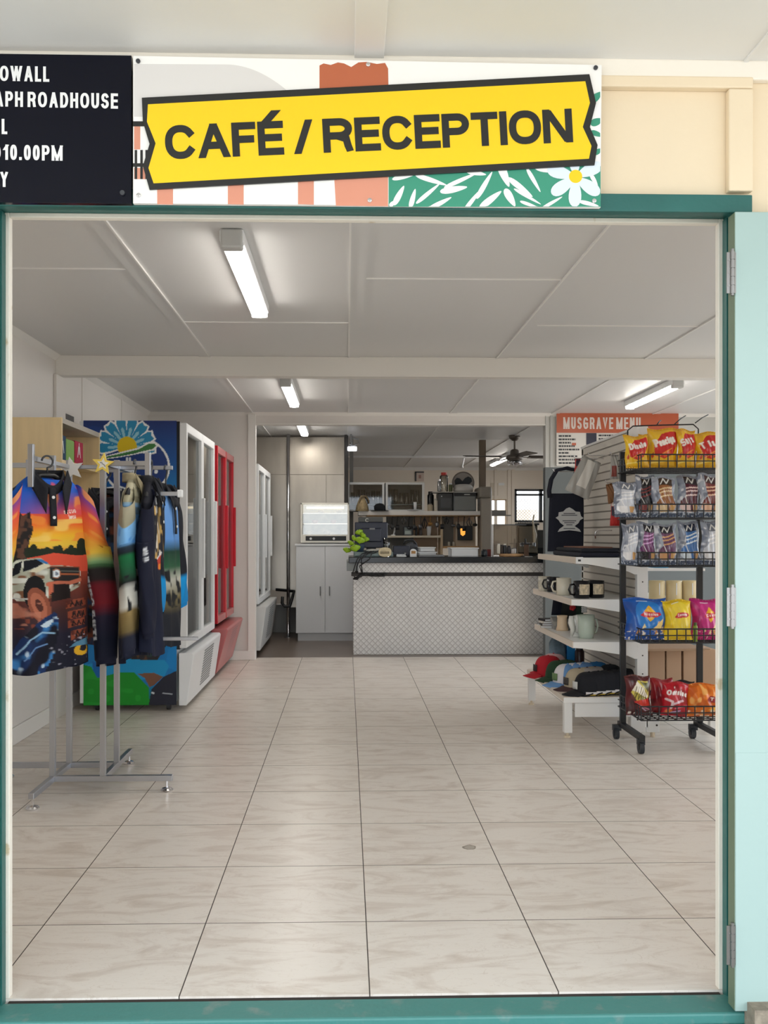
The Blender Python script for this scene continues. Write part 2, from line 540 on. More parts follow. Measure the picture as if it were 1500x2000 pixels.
    t.l(rr, b.inputs['Roughness'])
    return m
def checker_plate():
    """light metal sheet with the raised diamond pattern"""
    m = M('diamond_plate', (186, 184, 180), .4, metal=.12)
    t = NT(m); b = m.node_tree.nodes['Principled BSDF']
    geo = t.n('ShaderNodeNewGeometry')
    sp = t.n('ShaderNodeSeparateXYZ'); t.l(geo.outputs['Position'], sp.inputs[0])
    a = t.m('DIVIDE', t.m('ADD', sp.outputs[0], sp.outputs[2]), .058)
    d = t.m('DIVIDE', t.m('SUBTRACT', sp.outputs[0], sp.outputs[2]), .058)
    def tri(u): return t.m('ABSOLUTE', t.m('SUBTRACT', t.m('FRACT', u), .5))
    mx = t.m('MAXIMUM', tri(a), tri(d))
    h = t.m('GREATER_THAN', mx, .42)
    n = t.n('ShaderNodeTexNoise'); n.inputs['Scale'].default_value = 9; t.l(geo.outputs['Position'], n.inputs['Vector'])
    base = t.mix(n.outputs['Fac'], lin((205, 203, 200)), lin((222, 220, 217)))
    c = t.mix(h, base, lin((176, 172, 168)))
    t.l(c, b.inputs['Base Color'])
    bp = t.n('ShaderNodeBump'); bp.inputs['Strength'].default_value = .6; bp.inputs['Distance'].default_value = .003
    t.l(t.m('MULTIPLY', mx, 2), bp.inputs['Height']); t.l(bp.outputs[0], b.inputs['Normal'])
    return m
def clear_glass(name, tint=(255, 255, 255), gloss=.04):
    m = bpy.data.materials.new(name); m.use_nodes = True
    t = NT(m); nt = m.node_tree
    nt.nodes.remove(nt.nodes['Principled BSDF'])
    tr = t.n('ShaderNodeBsdfTransparent'); tr.inputs[0].default_value = (*lin(tint), 1)
    gl = t.n('ShaderNodeBsdfGlossy'); gl.inputs['Roughness'].default_value = .03
    fr = t.n('ShaderNodeFresnel'); fr.inputs[0].default_value = 1.45
    mx = t.n('ShaderNodeMixShader')
    t.l(t.m('MAXIMUM', fr.outputs[0], gloss), mx.inputs[0]); t.l(tr.outputs[0], mx.inputs[1]); t.l(gl.outputs[0], mx.inputs[2])
    t.l(mx.outputs[0], nt.nodes['Material Output'].inputs[0])
    return m
def streaked_steel(name, col, rough, sc=(2.2, 1, .5)):
    m = M(name, col, rough, metal=.92, var=(2, .16), stretch=sc)  # soft vertical reflections put into the colour as streaks
    return m

white_paint = M('white_paint', (232, 228, 222), .45, bump=(60, .03))
wall_paint = M('wall_paint', (224, 218, 212), .5, bump=(40, .04))
ceil_paint = M('ceiling_paint', (220, 219, 218), .4, bump=(30, .03))
cream_paint = M('cream_paint', (238, 219, 188), .55, bump=(50, .08), var=(2.2, .04))
cream_trim = M('cream_trim', (238, 225, 204), .5, bump=(50, .06))
soffit_paint = M('soffit_paint', (232, 230, 226), .45, bump=(20, .05), var=(1.6, .05))
green_paint = M('green_paint', (36, 100, 94), .38, bump=(35, .12), var=(5, .16))
mint_paint = M('mint_paint', (166, 190, 185), .4, bump=(40, .04), var=(2.0, .03))
black_plastic = M('black_plastic', (24, 25, 28), .4)
dark_grey = M('dark_grey', (58, 60, 64), .5)
mid_grey = M('mid_grey', (128, 130, 132), .5)
steel = M('steel_tube', (186, 189, 196), .28, metal=.85, bump=(25, .03))
chrome = M('chrome', (225, 225, 228), .15, metal=1.0)
stainless = streaked_steel('stainless_sheet', (172, 165, 155), .3)
white_metal = M('white_metal', (236, 237, 238), .35)
glass = clear_glass('clear_glass')
fridge_glass = clear_glass('fridge_glass', (232, 240, 238), .34)
tube_glow = M('tube_glow', (255, 255, 255), .4, emit=((255, 249, 240), TUBE))

# ------------------------------------------------------------------ the setting: shell of the building
WL, WR, YF, YB, YK, HC = -1.925, 4.0, 2.40, 9.15, 16.5, 2.40
struct('floor', MB().box(WL-.1, WR, 2.475, 9.30, -.05, 0), tile_material())
struct('floor_kitchen', MB().box(-3.2, WR, 9.30, YK, -.05, -.001), M('vinyl', (118, 105, 95), .3, bump=(10, .05), var=(3, .12)))
struct('floor_veranda', MB().box(-6, 6, -.8, 2.33, -.13, -.06), M('concrete', (186, 183, 178), .8, bump=(25, .3), var=(4, .12)))
struct('ground_outside', MB().box(-45, 45, -50, -.8, -.2, -.1), M('pale_gravel', (186, 182, 176), .9, bump=(8, .4), var=(2, .15)))
struct('ceiling', MB().box(-3.2, WR+.1, 2.5, YK+.1, HC, HC+.08), ceil_paint)
struct('ceiling_veranda', MB().box(-6, 6, -.6, 2.41, 2.425, 2.50), soffit_paint)

# front wall with the wide doorway
x0, x1 = -.905, 1.015
wf = MB().box(-6, x0, YF, 2.5, -.1, 2.45).box(x1, 6, YF, 2.5, -.1, 2.45).box(x0, x1, YF, 2.5, 2.055, 2.45)
struct('wall_front', wf, cream_paint)
struct('wall_left', MB().box(WL-.1, WL, 2.5, YB+.1, 0, HC), wall_paint)
def added_side_windows():  # unseen windows added in this wall to let more daylight in
    spans = ((2.8, 6.1, .2, 2.28), (6.6, 8.9, .2, 2.28), (10.2, 15.2, .8, 2.2))
    w = MB(); y = 2.5
    for ya, yb, za_, zb_ in spans:
        w.box(WR, WR+.1, y, ya, 0, HC).box(WR, WR+.1, ya, yb, 0, za_).box(WR, WR+.1, ya, yb, zb_, HC); y = yb
    w.box(WR, WR+.1, y, YK, 0, HC)
    struct('wall_right', w, wall_paint)
    for i, (ya, yb, za_, zb_) in enumerate(spans):
        f = MB(); n = 3
        for j in range(n+1):
            q = ya+(yb-ya)*j/n
            f.box(WR+.02, WR+.06, max(ya, q-.02), min(yb, q+.02), za_, zb_)
        f.box(WR+.02, WR+.06, ya, yb, za_, za_+.04).box(WR+.02, WR+.06, ya, yb, zb_-.04, zb_)
        struct('window_%d' % (i+3), f, white_metal)  # frame of an added window
added_side_windows()
struct('ground_beside', MB().box(WR+.1, 45, -.8, 20, -.2, -.1), M('pale_gravel', (186, 182, 176), .9, bump=(8, .4), var=(2, .15)))  # unseen ground added to bounce sunlight through the added windows
# wall towards the kitchen: wide servery opening, grey lower half on the far side
OL, OR_ = at(499, 0, YB)[0], at(1065, 0, YB)[0]
ZH = az(830, YB)
wb = MB()
wb.box(WL, OL, YB, YB+.1, 0, HC).box(OL, OR_, YB, YB+.1, ZH, HC)
struct('wall_back', wb, wall_paint)
zg = az(912, YB)
wr = MB().mat(0).box(OR_, WR, YB, YB+.1, zg, HC).mat(1).box(OR_, WR, YB, YB+.1, 0, zg)
struct('wall_back_grey', wr, [M('pale_grey_paint', (200, 199, 194), .5), M('slate_paint', (98, 104, 105), .5)])
# post trims at the edge of the opening, strip under the header
struct('trim_1', MB().box(ax(484, YB-.02), OL+.004, YB-.02, YB, 0, ZH+.1), white_paint, bevel=.003)
struct('trim_2', MB().box(OL, OR_, YB-.012, YB, ZH, ZH+.012), white_paint)
struct('trim_3', MB().box(OR_+.045, OR_+.075, YB-.012, YB, zg, HC-.02).box(OR_, OR_+.006, YB-.008, YB, zg, HC), M('pale_grey_trim', (188, 188, 184), .5), bevel=.003)
# beam across the shop ceiling and the pilaster that carries it
struct('beam', MB().box(WL, WR, 6.27, 6.37, az(735.5, 6.27), HC), white_paint, bevel=.003)
struct('trim_4', MB().box(WL, WL+.022, 6.22, 6.42, 0, HC-.13), wall_paint, bevel=.003)
# kitchen shell
kb = MB()
W1 = (ax(1005, YK), ax(1080, YK), az(1020, YK), az(955, YK))
W2 = (ax(958, YK), ax(989, YK), az(1027, YK), az(975, YK))
kb.box(-3.2, W2[0], YK, YK+.1, 0, HC).box(W2[1], W1[0], YK, YK+.1, 0, HC).box(W1[1], WR, YK, YK+.1, 0, HC)
for w in (W1, W2): kb.box(w[0], w[1], YK, YK+.1, 0, w[2]).box(w[0], w[1], YK, YK+.1, w[3], HC)
struct('wall_kitchen_back', kb, M('warm_wall', (226, 213, 196), .5))
struct('wall_kitchen_left', MB().box(-3.3, -3.2, YB+.1, YK, 0, HC).box(-3.2, WL, YB+.02, YB+.1, 0, HC), wall_paint)

# windows in the far kitchen wall
def window(n, w, frame_mat, bar, transom, screen):
    f = MB()
    y0, y1 = YK-.02, YK+.05
    f.box(w[0], w[0]+bar, y0, y1, w[2], w[3]).box(w[1]-bar, w[1], y0, y1, w[2], w[3])
    f.box(w[0], w[1], y0, y1, w[2], w[2]+bar).box(w[0], w[1], y0, y1, w[3]-bar, w[3])
    if transom:
        f.box(w[0], w[1], y0, y1, az(966, YK)-bar/2, az(966, YK)+bar/2)
        xm = ax(1056, YK); f.box(xm-bar*.8, xm+bar*.8, y0, y1, w[2], w[3])
    o = struct('window_%d' % n, f, frame_mat)
    part('pane', MB().box(w[0]+.005, w[1]-.005, YK+.02, YK+.026, w[2]+.005, w[3]-.005), glass, o)
    if screen:
        s = MB()
        a, b, c, d = w[0]+bar, ax(1056, YK)-bar, w[2]+bar, az(975, YK)
        k = .055
        for sg in (1, -1):
            q = -(d-c)
            while q < (b-a)+(d-c):
                pts = []
                for z in (c, d):
                    x = a+q+sg*(z-c) if sg > 0 else a+q+(d-c)-(z-c)-(d-c)
                    pts.append((x, z))
                (xa, za), (xb, zb) = pts
                def clip(xa, za, xb, zb):
                    if xb == xa: return None
                    t0, t1 = 0, 1
                    for lo, p, dlt in ((a, xa, xb-xa), (-b, -xa, -(xb-xa))):
                        ta = (lo-p)/dlt
                        if dlt > 0: t0 = max(t0, ta)
                        else: t1 = min(t1, ta)
                    if t0 >= t1: return None
                    return xa+(xb-xa)*t0, za+(zb-za)*t0, xa+(xb-xa)*t1, za+(zb-za)*t1
                r = clip(xa, za, xb, zb)
                if r: s.cyl((r[0], YK+.06, r[1]), (r[2], YK+.06, r[3]), .004, n=5)
                q += k
        part('security_screen', s, M('screen_wire', (150, 132, 112), .5), o)
    return o
window(1, W1, black_plastic, .035, True, True)
window(2, W2, M('pale_wood_frame', (205, 180, 150), .5), .02, False, False)
struct('fence_outside', MB().box(-6, 10, 20, 20.1, -.2, 1.75), M('pale_fence', (226, 212, 194), .7))
struct('ground_behind', MB().box(-10, 14, YK+.1, 20, -.2, -.1), MATS['pale_gravel'])

# ceiling cover strips, joints, cornices
def strip_x(px, py): return (FPX*(HC-CAMH)/(CY-py))*(ST+(px-CX)/FPX*CT)
joint_glint = M('ceiling_joint_glint', (238, 236, 233), .35)
k = 5
lng = MB()
for xa in (-1.93+.0, -.945, .05, 1.04, 2.04, 3.03):
    if xa < -1.5: continue
    for ya, yb in ((2.5, 6.27), (6.37, YB), (YB+.1, YK)):
        o = MB().box(xa-.036, xa+.036, ya, yb, HC-.005, HC)
        struct('trim_%d' % k, o, ceil_paint); k += 1
        sgn = -1 if xa > .5 else (1 if xa < -.5 else -1)
        o = MB().box(xa+sgn*.036-.004, xa+sgn*.036+.004, ya, yb, HC-.009, HC)  # added white line, the strip edge's caught light put into its colour
        struct('trim_%d' % k, o, joint_glint); k += 1
def cross(xa, xb, y):
    global k
    struct('trim_%d' % k, MB().box(xa, xb, y-.004, y+.004, HC-.005, HC), joint_glint); k += 1
ys = lambda py: FPX*(HC-CAMH)/(CY-py)
cross(WL, -.985, ys(528)); cross(.09, 1.0, ys(543)); cross(-.905, .01, ys(630)); cross(1.08, 2.0, ys(633))
cross(.09, 1.0, ys(543)+2.4*1); cross(.09, 1.0, 13.3); cross(-.9, .01, 12.2); cross(1.08, 2.0, 11.6); 
struct('trim_%d' % k, MB().box(-1.0, 3.6, 14.08, 14.12, HC-.03, HC), joint_glint); k += 1
cn = MB()
for a, b in ((2.5, 6.27), (6.37, YB)): cn.prism([(WL, HC), (WL+.035, HC), (WL, HC-.035)], a, b, 'y')
struct('trim_%d' % k, cn, white_paint); k += 1
struct('trim_%d' % k, MB().prism([(YB, HC), (YB-.03, HC), (YB, HC-.03)], WL, WR, 'x'), white_paint); k += 1
struct('trim_%d' % k, MB().prism([(YK, HC), (YK-.05, HC), (YK, HC-.05)], -3.2, WR, 'x'), white_paint); k += 1
for y in (5.1, 6.9, 8.1):
    struct('trim_%d' % k, MB().box(WL, WL+.006, y-.02, y+.02, .1, HC-.03), wall_paint); k += 1
for px in (968, 994, 1002):
    x = ax(px, YK); struct('trim_%d' % k, MB().box(x-.025, x+.025, YK-.015, YK, 0, HC), MATS['warm_wall']); k += 1
struct('baseboard_left', MB().box(WL, WL+.014, 2.5, YB, 0, .10), white_paint, bevel=.004)
struct('baseboard_back', MB().box(WL, OL, YB-.035, YB-.02, 0, .09), white_paint, bevel=.004)

# ------------------------------------------------------------------ doorway: green frame, cream stop bead, sill, open leaf
XL, XR = -.880, .990
ZT = 2.046
fr = MB()
fr.box(XL-.03, XL-.013, 2.375, 2.49, -.02, ZT+.03).box(XR+.014, XR+.032, 2.392, 2.49, -.02, ZT+.03)
struct('trim_%d' % k, fr, green_paint, bevel=.003); k += 1
rx = MB().box(XR+.010, XR+.014, 2.448, 2.476, -.01, ZT).box(XL-.013, XL-.009, 2.448, 2.476, -.01, ZT)
struct('trim_%d' % k, rx, green_paint, bevel=.001); k += 1
struct('trim_%d' % k, MB().box(XL-.03, XR+.03, 2.385, 2.49, ZT+.006, ZT+.03), green_paint, bevel=.003); k += 1
struct('trim_%d' % k, MB().box(XL-.013, XL, 2.476, 2.50, 0, ZT+.006).box(XR, XR+.014, 2.476, 2.50, 0, ZT+.006).box(XL, XR, 2.476, 2.50, ZT-.006, ZT+.006),
       M('worn_cream_trim', (240, 232, 218), .5, bump=(60, .15), var=(14, .36, (206, 188, 156))), bevel=.002); k += 1
# head board above the doorway
lx = ax(1470, 2.37)
struct('trim_%d' % k, MB().box(-1.6, lx, 2.37, 2.40, az(405, 2.37)-.004, az(373, 2.37)), green_paint, bevel=.003); k += 1
struct('trim_%d' % k, MB().box(-1.6, XL-.013, 2.378, 2.40, -.05, az(405, 2.37)-.004), green_paint, bevel=.003); k += 1
# sill
sill_paint = M('worn_green_paint', (70, 132, 126), .5, bump=(30, .25), var=(16, .42, (112, 140, 134)))
struct('trim_%d' % k, MB().box(XL-.05, XR+.05, 2.36, 2.462, -.05, -.004), sill_paint, bevel=.006); k += 1
struct('trim_%d' % k, MB().box(XL-.5, XR+.085, 2.25, 2.358, -.07, -.028), sill_paint, bevel=.004); k += 1
struct('trim_%d' % k, MB().box(XL, XR, 2.462, 2.476, -.05, -.006), M('dark_gap', (42, 34, 30), .8)); k += 1
# cream timber panel over the doorway, at the veranda ceiling
pf = MB()
Yp = 2.375
e = ext(1130, 1472, 145, 172, Yp, .025); pf.box(*e)
e2 = ext(1424, 1472, 172, 373, Yp, .025); pf.box(*e2)
struct('trim_%d' % k, pf, cream_paint, bevel=.004); k += 1
struct('trim_%d' % k, MB().box(-3, 3, 2.378, 2.40, az(146, 2.378), 2.426), M('cream_cornice', (246, 238, 224), .5, bump=(30, .1)), bevel=.004); k += 1
xs = at(693, 60, 2.25)[0], at(754, 60, 2.25)[0]
struct('trim_%d' % k, MB().box(xs[0], xs[1], -.6, 2.38, 2.417, 2.426), soffit_paint, bevel=.002); k += 1
xs2 = at(1462, 100, 2.35)[0]
for dx in (0,):
    struct('trim_%d' % k, MB().box(xs2+.0, xs2+.010, -.6, 2.38, 2.419, 2.426), soffit_paint); k += 1

# the open leaf, folded flat against the outside wall
dl = at(1436, 0, 2.345)[0]
door = struct('door_1', MB().box(dl, dl+.86, 2.345, 2.385, .008, 2.026), mint_paint, bevel=.002)
part('lower_panel', MB().box(dl+.001, dl+.859, 2.3438, 2.3452, .010, az(1475, 2.344)), mint_paint, door)
part('leaf_edge', MB().box(dl-.0015, dl+.0, 2.347, 2.385, .01, 2.024), M('olive_edge', (108, 124, 100), .5), door)
for ya, yb in ((487, 571), (1147, 1226), (1812, 1892)):
    z1, z0 = az(ya, 2.35), az(yb, 2.35)
    h = MB()
    n = 5
    for i in range(n):
        a, b = z0+(z1-z0)*i/n+.001, z0+(z1-z0)*(i+1)/n-.001
        h.cyl((dl-.008, 2.343, a), (dl-.008, 2.343, b), .0066, n=12)
    h.cyl((dl-.008, 2.343, z0-.004), (dl-.008, 2.343, z1+.006), .0045, n=10)
    h.box(dl-.022, dl-.008, 2.343, 2.346, z0+.002, z1-.002)
    h.box(dl-.008, dl+.002, 2.3445, 2.3475, z0+.002, z1-.002)
    for i in range(3): h.cyl((dl-.017, 2.342, z0+(z1-z0)*(.2+.3*i)), (dl-.017, 2.3435, z0+(z1-z0)*(.2+.3*i)), .003, n=8)
    part('hinge', h, M('hinge_metal', (150, 148, 146), .3, metal=.9), door, bevel=0)
    dl2 = dl
struct('masonry_corner', MB().box(ax(1474, 2.30), 2.2, 2.30, 2.36, -.2, az(1984, 2.30)), M('rough_masonry', (150, 138, 122), .9, bump=(60, .5), var=(40, .3)))

# ------------------------------------------------------------------ sign over the doorway
YS = 2.352
def S(px, py, lift=0.0):
    x, z = at(px, py, YS)
    return (x, YS-lift, z)
def flat(mb, pts, lift):
    vs = [S(a, b, lift) for a, b in pts]
    ar = sum(pts[i][0]*pts[(i+1) % len(pts)][1]-pts[(i+1) % len(pts)][0]*pts[i][1] for i in range(len(pts)))
    if ar > 0: vs = vs[::-1]
    return mb.add(vs, [tuple(range(len(vs)))])
sg = thing('cafe_sign', 'white sign board over the doorway with a yellow CAFÉ / RECEPTION banner and bush artwork', 'sign', (at(717, 400, YS)[0], YS, at(717, 400, YS)[1]))
c4 = [(260, 109), (1175, 127), (1173, 405), (260, 397)]
b = MB()
vs = [S(p, q, 0) for p, q in c4]+[(S(p, q)[0], YS+.012, S(p, q)[2]) for p, q in c4]
b.add(vs, [(0,3,2,1),(4,5,6,7),(0,1,5,4),(1,2,6,5),(2,3,7,6),(3,0,4,7)])
part('board', b, M('sign_white', (250, 248, 243), .3), sg)
gy_, rust, pink, leafg, ink, yel, petal = 0, 1, 2, 3, 4, 5, 6
sm = [M('sign_grey', (224, 220, 216), .3), M('sign_rust', (190, 104, 70), .3), M('sign_salmon', (222, 150, 124), .3), M('sign_green', (60, 150, 122), .3), M('sign_ink', (33, 33, 32), .3),
      M('sign_yellow', (250, 208, 22), .3), M('sign_petal', (226, 238, 246), .3), M('sign_paper', (250, 249, 246), .3)]
art = MB()
hill = [(262, 125)]+[(440+x, 126+.0035*x*x) for x in range(0, 125, 8)]+[(560, 232), (262, 228)]
flat(art.mat(0), hill, .0003)
mound = [(624, 128), (632, 124), (646, 127), (660, 122), (672, 124), (686, 131), (700, 122), (716, 121), (736, 125), (752, 123), (758, 134), (760, 240), (624, 240)]
flat(art.mat(1), mound, .0003)
for a, b2 in ((307, 338), (445, 476), (582, 613)): flat(art.mat(2), [(a, 330), (b2, 330), (b2, 400), (a, 399)], .0003)  # lower rust shapes, a pinkish reflection put into their salmon colour
flat(art.mat(2), [(650, 300), (758, 300), (758, 403), (656, 402)], .0003)
flat(art.mat(2), [(262, 247), (274, 247), (274, 292), (262, 292)], .0003)
flat(art.mat(2), [(262, 328), (290, 328), (290, 350), (262, 350)], .0003)
flat(art.mat(4), [(260, 237), (300, 237), (300, 247), (260, 247)], .0005)
for a in (263, 274, 284): flat(art.mat(4), [(a, 293), (a+5, 293), (a+5, 350), (a, 350)], .0005)
flat(art.mat(4), [(260, 319), (300, 319), (300, 326), (260, 326)], .0006)
flat(art.mat(3), [(759, 310), (1173, 290), (1173, 404), (759, 404)], .0003)
def leaf(cx, cy, rx, ry, rot, mat, lift, n=22, taper=.35):
    pts = []
    for i in range(n):
        t = 2*PI*i/n
        x, y = rx*math.cos(t), ry*math.sin(t)*(1-taper*math.cos(t))
        c, s_ = math.cos(R(rot)), math.sin(R(rot))
        pts.append((min(1172, cx+x*c-y*s_), min(403.5, cy+x*s_+y*c)))
    flat(art.mat(mat), pts, lift)
for i, q in enumerate([(779, 382, 24, 7, -62), (806, 388, 22, 6, -75), (836, 378, 34, 5, -40), (858, 398, 30, 6, -28), (842, 352, 36, 6, 18), (886, 370, 30, 8, -10), (900, 352, 40, 5, -24),
          (922, 392, 30, 5, -52), (946, 362, 34, 6, -60), (958, 390, 30, 8, -38), (984, 340, 30, 10, 68), (996, 386, 22, 9, 60), (1016, 366, 34, 7, 38), (1030, 384, 34, 4, 30), (1042, 352, 30, 5, 60),
          (1066, 330, 26, 9, 12), (1078, 396, 26, 4, -30), (792, 344, 30, 6, -14), (930, 338, 22, 6, 10), (1150, 398, 22, 5, 14), (1160, 352, 16, 5, 60), (766, 398, 8, 5, -50), (1034, 400, 22, 4, 20)]):
    leaf(q[0], q[1], q[2]*.9, q[3]*.78, q[4], 7, .0004+.00003*i)
leaf(1163, 300, 20, 9, -60, 7, .00112)
flat(art.mat(7), [(1150, 215), (1173, 200), (1173, 325), (1150, 325)], .0011)
for i, q in enumerate([(1164, 190, 16, 7, -40), (1166, 238, 14, 7, -20), (1166, 262, 14, 5, 20), (1168, 296, 10, 5, -30)]): leaf(*q, 3, .00115+.00003*i)
for i, a in enumerate((95, 165, 215, 268, 325, 25)):
    leaf(1124+30*math.cos(R(a)), 346-30*math.sin(R(a))*1.05, 27, 12, -a, 6, .0013+.00004*i, taper=-.3)
leaf(1124, 345, 13, 13, 0, 5, .0016, taper=0)
part('artwork', art, sm, sg)
bn = MB()
outer = [(278, 193), (1150, 147), (1163, 203), (1151, 250), (1166, 285), (1160, 324), (293, 372), (280, 326), (293, 283), (280, 240)]
inner = [(290, 206), (1142, 161), (1151, 203), (1137, 250), (1154, 287), (1149, 312), (301, 360), (291, 330), (305, 282), (288, 240)]
vs = [S(*p, .006) for p in outer]+[S(*p, .0017) for p in outer]
n = len(outer)
bn.mat(0).add(vs, [tuple(range(n))[::-1]]+[(i, (i+1) % n, n+(i+1) % n, n+i) for i in range(n)])
flat(bn.mat(1), inner, .0064)
part('banner', bn, [sm[4], sm[5]], sg)
# CAFÉ / RECEPTION
kpx = 1.0/FPX*at(725, 0, YS)[0] if False else (at(1000, 300, YS)[0]-at(500, 300, YS)[0])/500
hx, tx = 66*kpx, 14.2*kpx
o0 = Vector(S(325, 314, .0068)); ang = R(3.06)
def place(x, y, l): return (o0.x+x*math.cos(ang)-y*math.sin(ang), o0.y-l, o0.z+x*math.sin(ang)+y*math.cos(ang))
tr = .1
for _ in range(30):
    w = layout('CAFÉ / RECEPTION', hx, tx, .9, tr)[1]
    tr += (794*kpx-w)/(14*hx*.9)*.6
lt = MB(); text_mb(lt, 'CAFÉ / RECEPTION', hx, tx, place, .9, tr)
part('lettering', lt, sm[4], sg)
for p, q in ((270, 120), (271, 382), (1163, 133), (719, 127), (722, 392), (1160, 393)):
    x, y, z = S(p, q)
    m_ = MB().cyl((x, y-.004, z), (x, y, z), .0055, n=14); m_.cyl((x, y-.005, z), (x, y-.004, z), .003, .0045, n=14)
    part('screw', m_, dark_grey if q in (120, 133) else chrome, sg)

# black opening-hours board beside it
bs = thing('hours_sign', 'black sign board with white condensed lettering, ROADHOUSE and 10.00PM readable, beside the yellow banner', 'sign', S(120, 397))
YH = YS+.004
e = (-1.5, S(257, 0)[0], YH-.006, YH+.01, S(120, 397)[2], S(120, 107)[2])
part('board', MB().box(*e), M('navy_gloss', (8, 10, 24), .14, spec=.22), bs, bevel=.001)
lw = M('sign_letter_white', (240, 240, 238), .4)
for txts in ((('OWALL', 97, 161, 95),), (('APH ROADHOUSE', 231, 213.5, 237),), (('L', 15, 263, 16),), (('O', 2, 313, 17), ('10.00PM', 123, 315, 113)), (('Y', 16, 366, 18),)):
    lt = MB()
    for txt, xe, yb, xw in txts:
        h, t_ = 29.5*kpx, 5.3*kpx
        wx, tr = .5, .24
        if len(txt) > 1:
            for _ in range(40):
                w = layout(txt, h, t_, wx, tr)[1]
                wx *= (xw*kpx/w)**.4
        w = layout(txt, h, t_, wx, tr)[1]
        x, _, z = S(xe, yb)
        tilt = -.008
        text_mb(lt, txt, h, t_, lambda a, c, l: (x-w+a, YH-.0065-l, z+c+(a-w)*tilt), wx, tr)
    part('lettering', lt, lw, bs)
x, y, z = S(240, 378)
part('screw', MB().cyl((x, YH-.012, z), (x, YH-.006, z), .006, n=14), dark_grey, bs)

# ------------------------------------------------------------------ ceiling lights, fan
def batten(label, x, ya, yb, group='fluorescent ceiling battens', zt=HC, ang=0):
    t = thing('ceiling_light', label, 'light', (x, ya, zt), ang, group)
    L = yb-ya
    part('housing', MB().box(-.047, .047, 0, L, -.051, 0), white_metal, t, local=True, bevel=.006)
    part('end_cap', MB().box(-.042, .042, -.008, .05, -.076, -.002), M('cap_grey', (196, 196, 194), .4), t, local=True, bevel=.008)
    part('end_cap', MB().box(-.042, .042, L-.03, L+.004, -.076, -.002), white_metal, t, local=True, bevel=.008)
    d = MB().grid(lambda u, v: (.041*math.cos(PI+PI*u), .05+(L-.08)*v, -.045-.031*abs(math.sin(PI*u))**.6), 13, 2)
    part('diffuser', d, tube_glow, t, local=True, smooth=True)
    return t
batten('white fluorescent batten with a grey end cap on the shop ceiling before the beam', -.447, 3.66, 4.86)
batten('white fluorescent batten behind the beam, over the blue drinks fridge aisle', -.458, 7.05, 8.25)
batten('white fluorescent batten behind the beam above the orange menu board', 2.51, 7.05, 8.29)
batten('white fluorescent batten on the kitchen ceiling by the stainless wall', -.475, 9.45, 10.65)
batten('warm fluorescent tube on the kitchen ceiling behind the ceiling fan', 2.365, 13.5, 15.2)

fan = thing('ceiling_fan', 'dark ceiling fan on a short rod over the servery counter', 'fan', (at(1005, 850, 11.2)[0], 11.2, HC))
part('canopy', MB().lathe([(.02, 0), (.07, -.002), (.065, -.03), (.03, -.06), (.012, -.065)][::-1]), M('fan_metal', (120, 112, 104), .35, metal=.6), fan, local=True, smooth=True)
part('rod', MB().cyl((0, 0, -.06), (0, 0, -.17), .011, n=10), MATS['fan_metal'], fan, local=True)
part('motor', MB().lathe([(0, -.31), (.06, -.305), (.10, -.285), (.108, -.26), (.085, -.235), (.055, -.225), (.05, -.18), (.035, -.165), (.012, -.16)]), MATS['fan_metal'], fan, local=True, smooth=True)
lg = MB().lathe([(0, -.36), (.03, -.355), (.075, -.33), (.08, -.31), (.05, -.305)], n=20)
for a in range(6): lg.tube([(.085*math.cos(a*PI/3+q*.2), .085*math.sin(a*PI/3+q*.2), -.30-.06*q) for q in (0, .5, 1)], .004, 6)
part('light_kit', lg, chrome, fan, local=True, smooth=True)
for a in (8, 98, 188, 278):
    M3 = Matrix.Rotation(R(a), 3, 'Z')
    arm = MB().add([M3 @ Vector(p) for p in ((.09, -.02, -.262), (.2, -.025, -.258), (.2, .025, -.262), (.09, .02, -.264), (.09, -.02, -.256), (.2, -.025, -.252), (.2, .025, -.256), (.09, .02, -.258))],
                   [(0,3,2,1),(4,5,6,7),(0,1,5,4),(1,2,6,5),(2,3,7,6),(3,0,4,7)])
    bl = part('blade', MB().grid(lambda u, v: tuple(M3 @ Vector((.17+.45*u, (v-.5)*(.10+.035*u), -.252-.02*(v-.5)))), 8, 4), M('fan_blade', (62, 52, 46), .4), fan, local=True, solid=.007)
    part('bracket', arm, MATS['fan_metal'], bl, local=True)

em = thing('exit_light_fitting', 'small white ceiling fitting with a bare loop of cable near the stainless wall', 'light', (at(687, 848, 11.1)[0], 11.05, HC))
x, z = at(686, 874, 11.05)
part('bracket', MB().box(-.02, .0, -.02, .02, -.10, 0).tube([(.0, 0, -.05), (.07, 0, -.06), (.09, 0, -.11), (.02, 0, -.14), (-.03, 0, -.12)], .008, 6), mid_grey, em, local=True)
part('cover', MB().box(-.05, .06, -.03, .05, -.20, -.15), M('lit_cover', (250, 250, 252), .4, emit=((245, 248, 255), 2.0)), em, local=True, bevel=.01)
part('arm', MB().cyl((0, 0, -.02), (0, 0, -.16), .01, n=8), mid_grey, em, local=True)

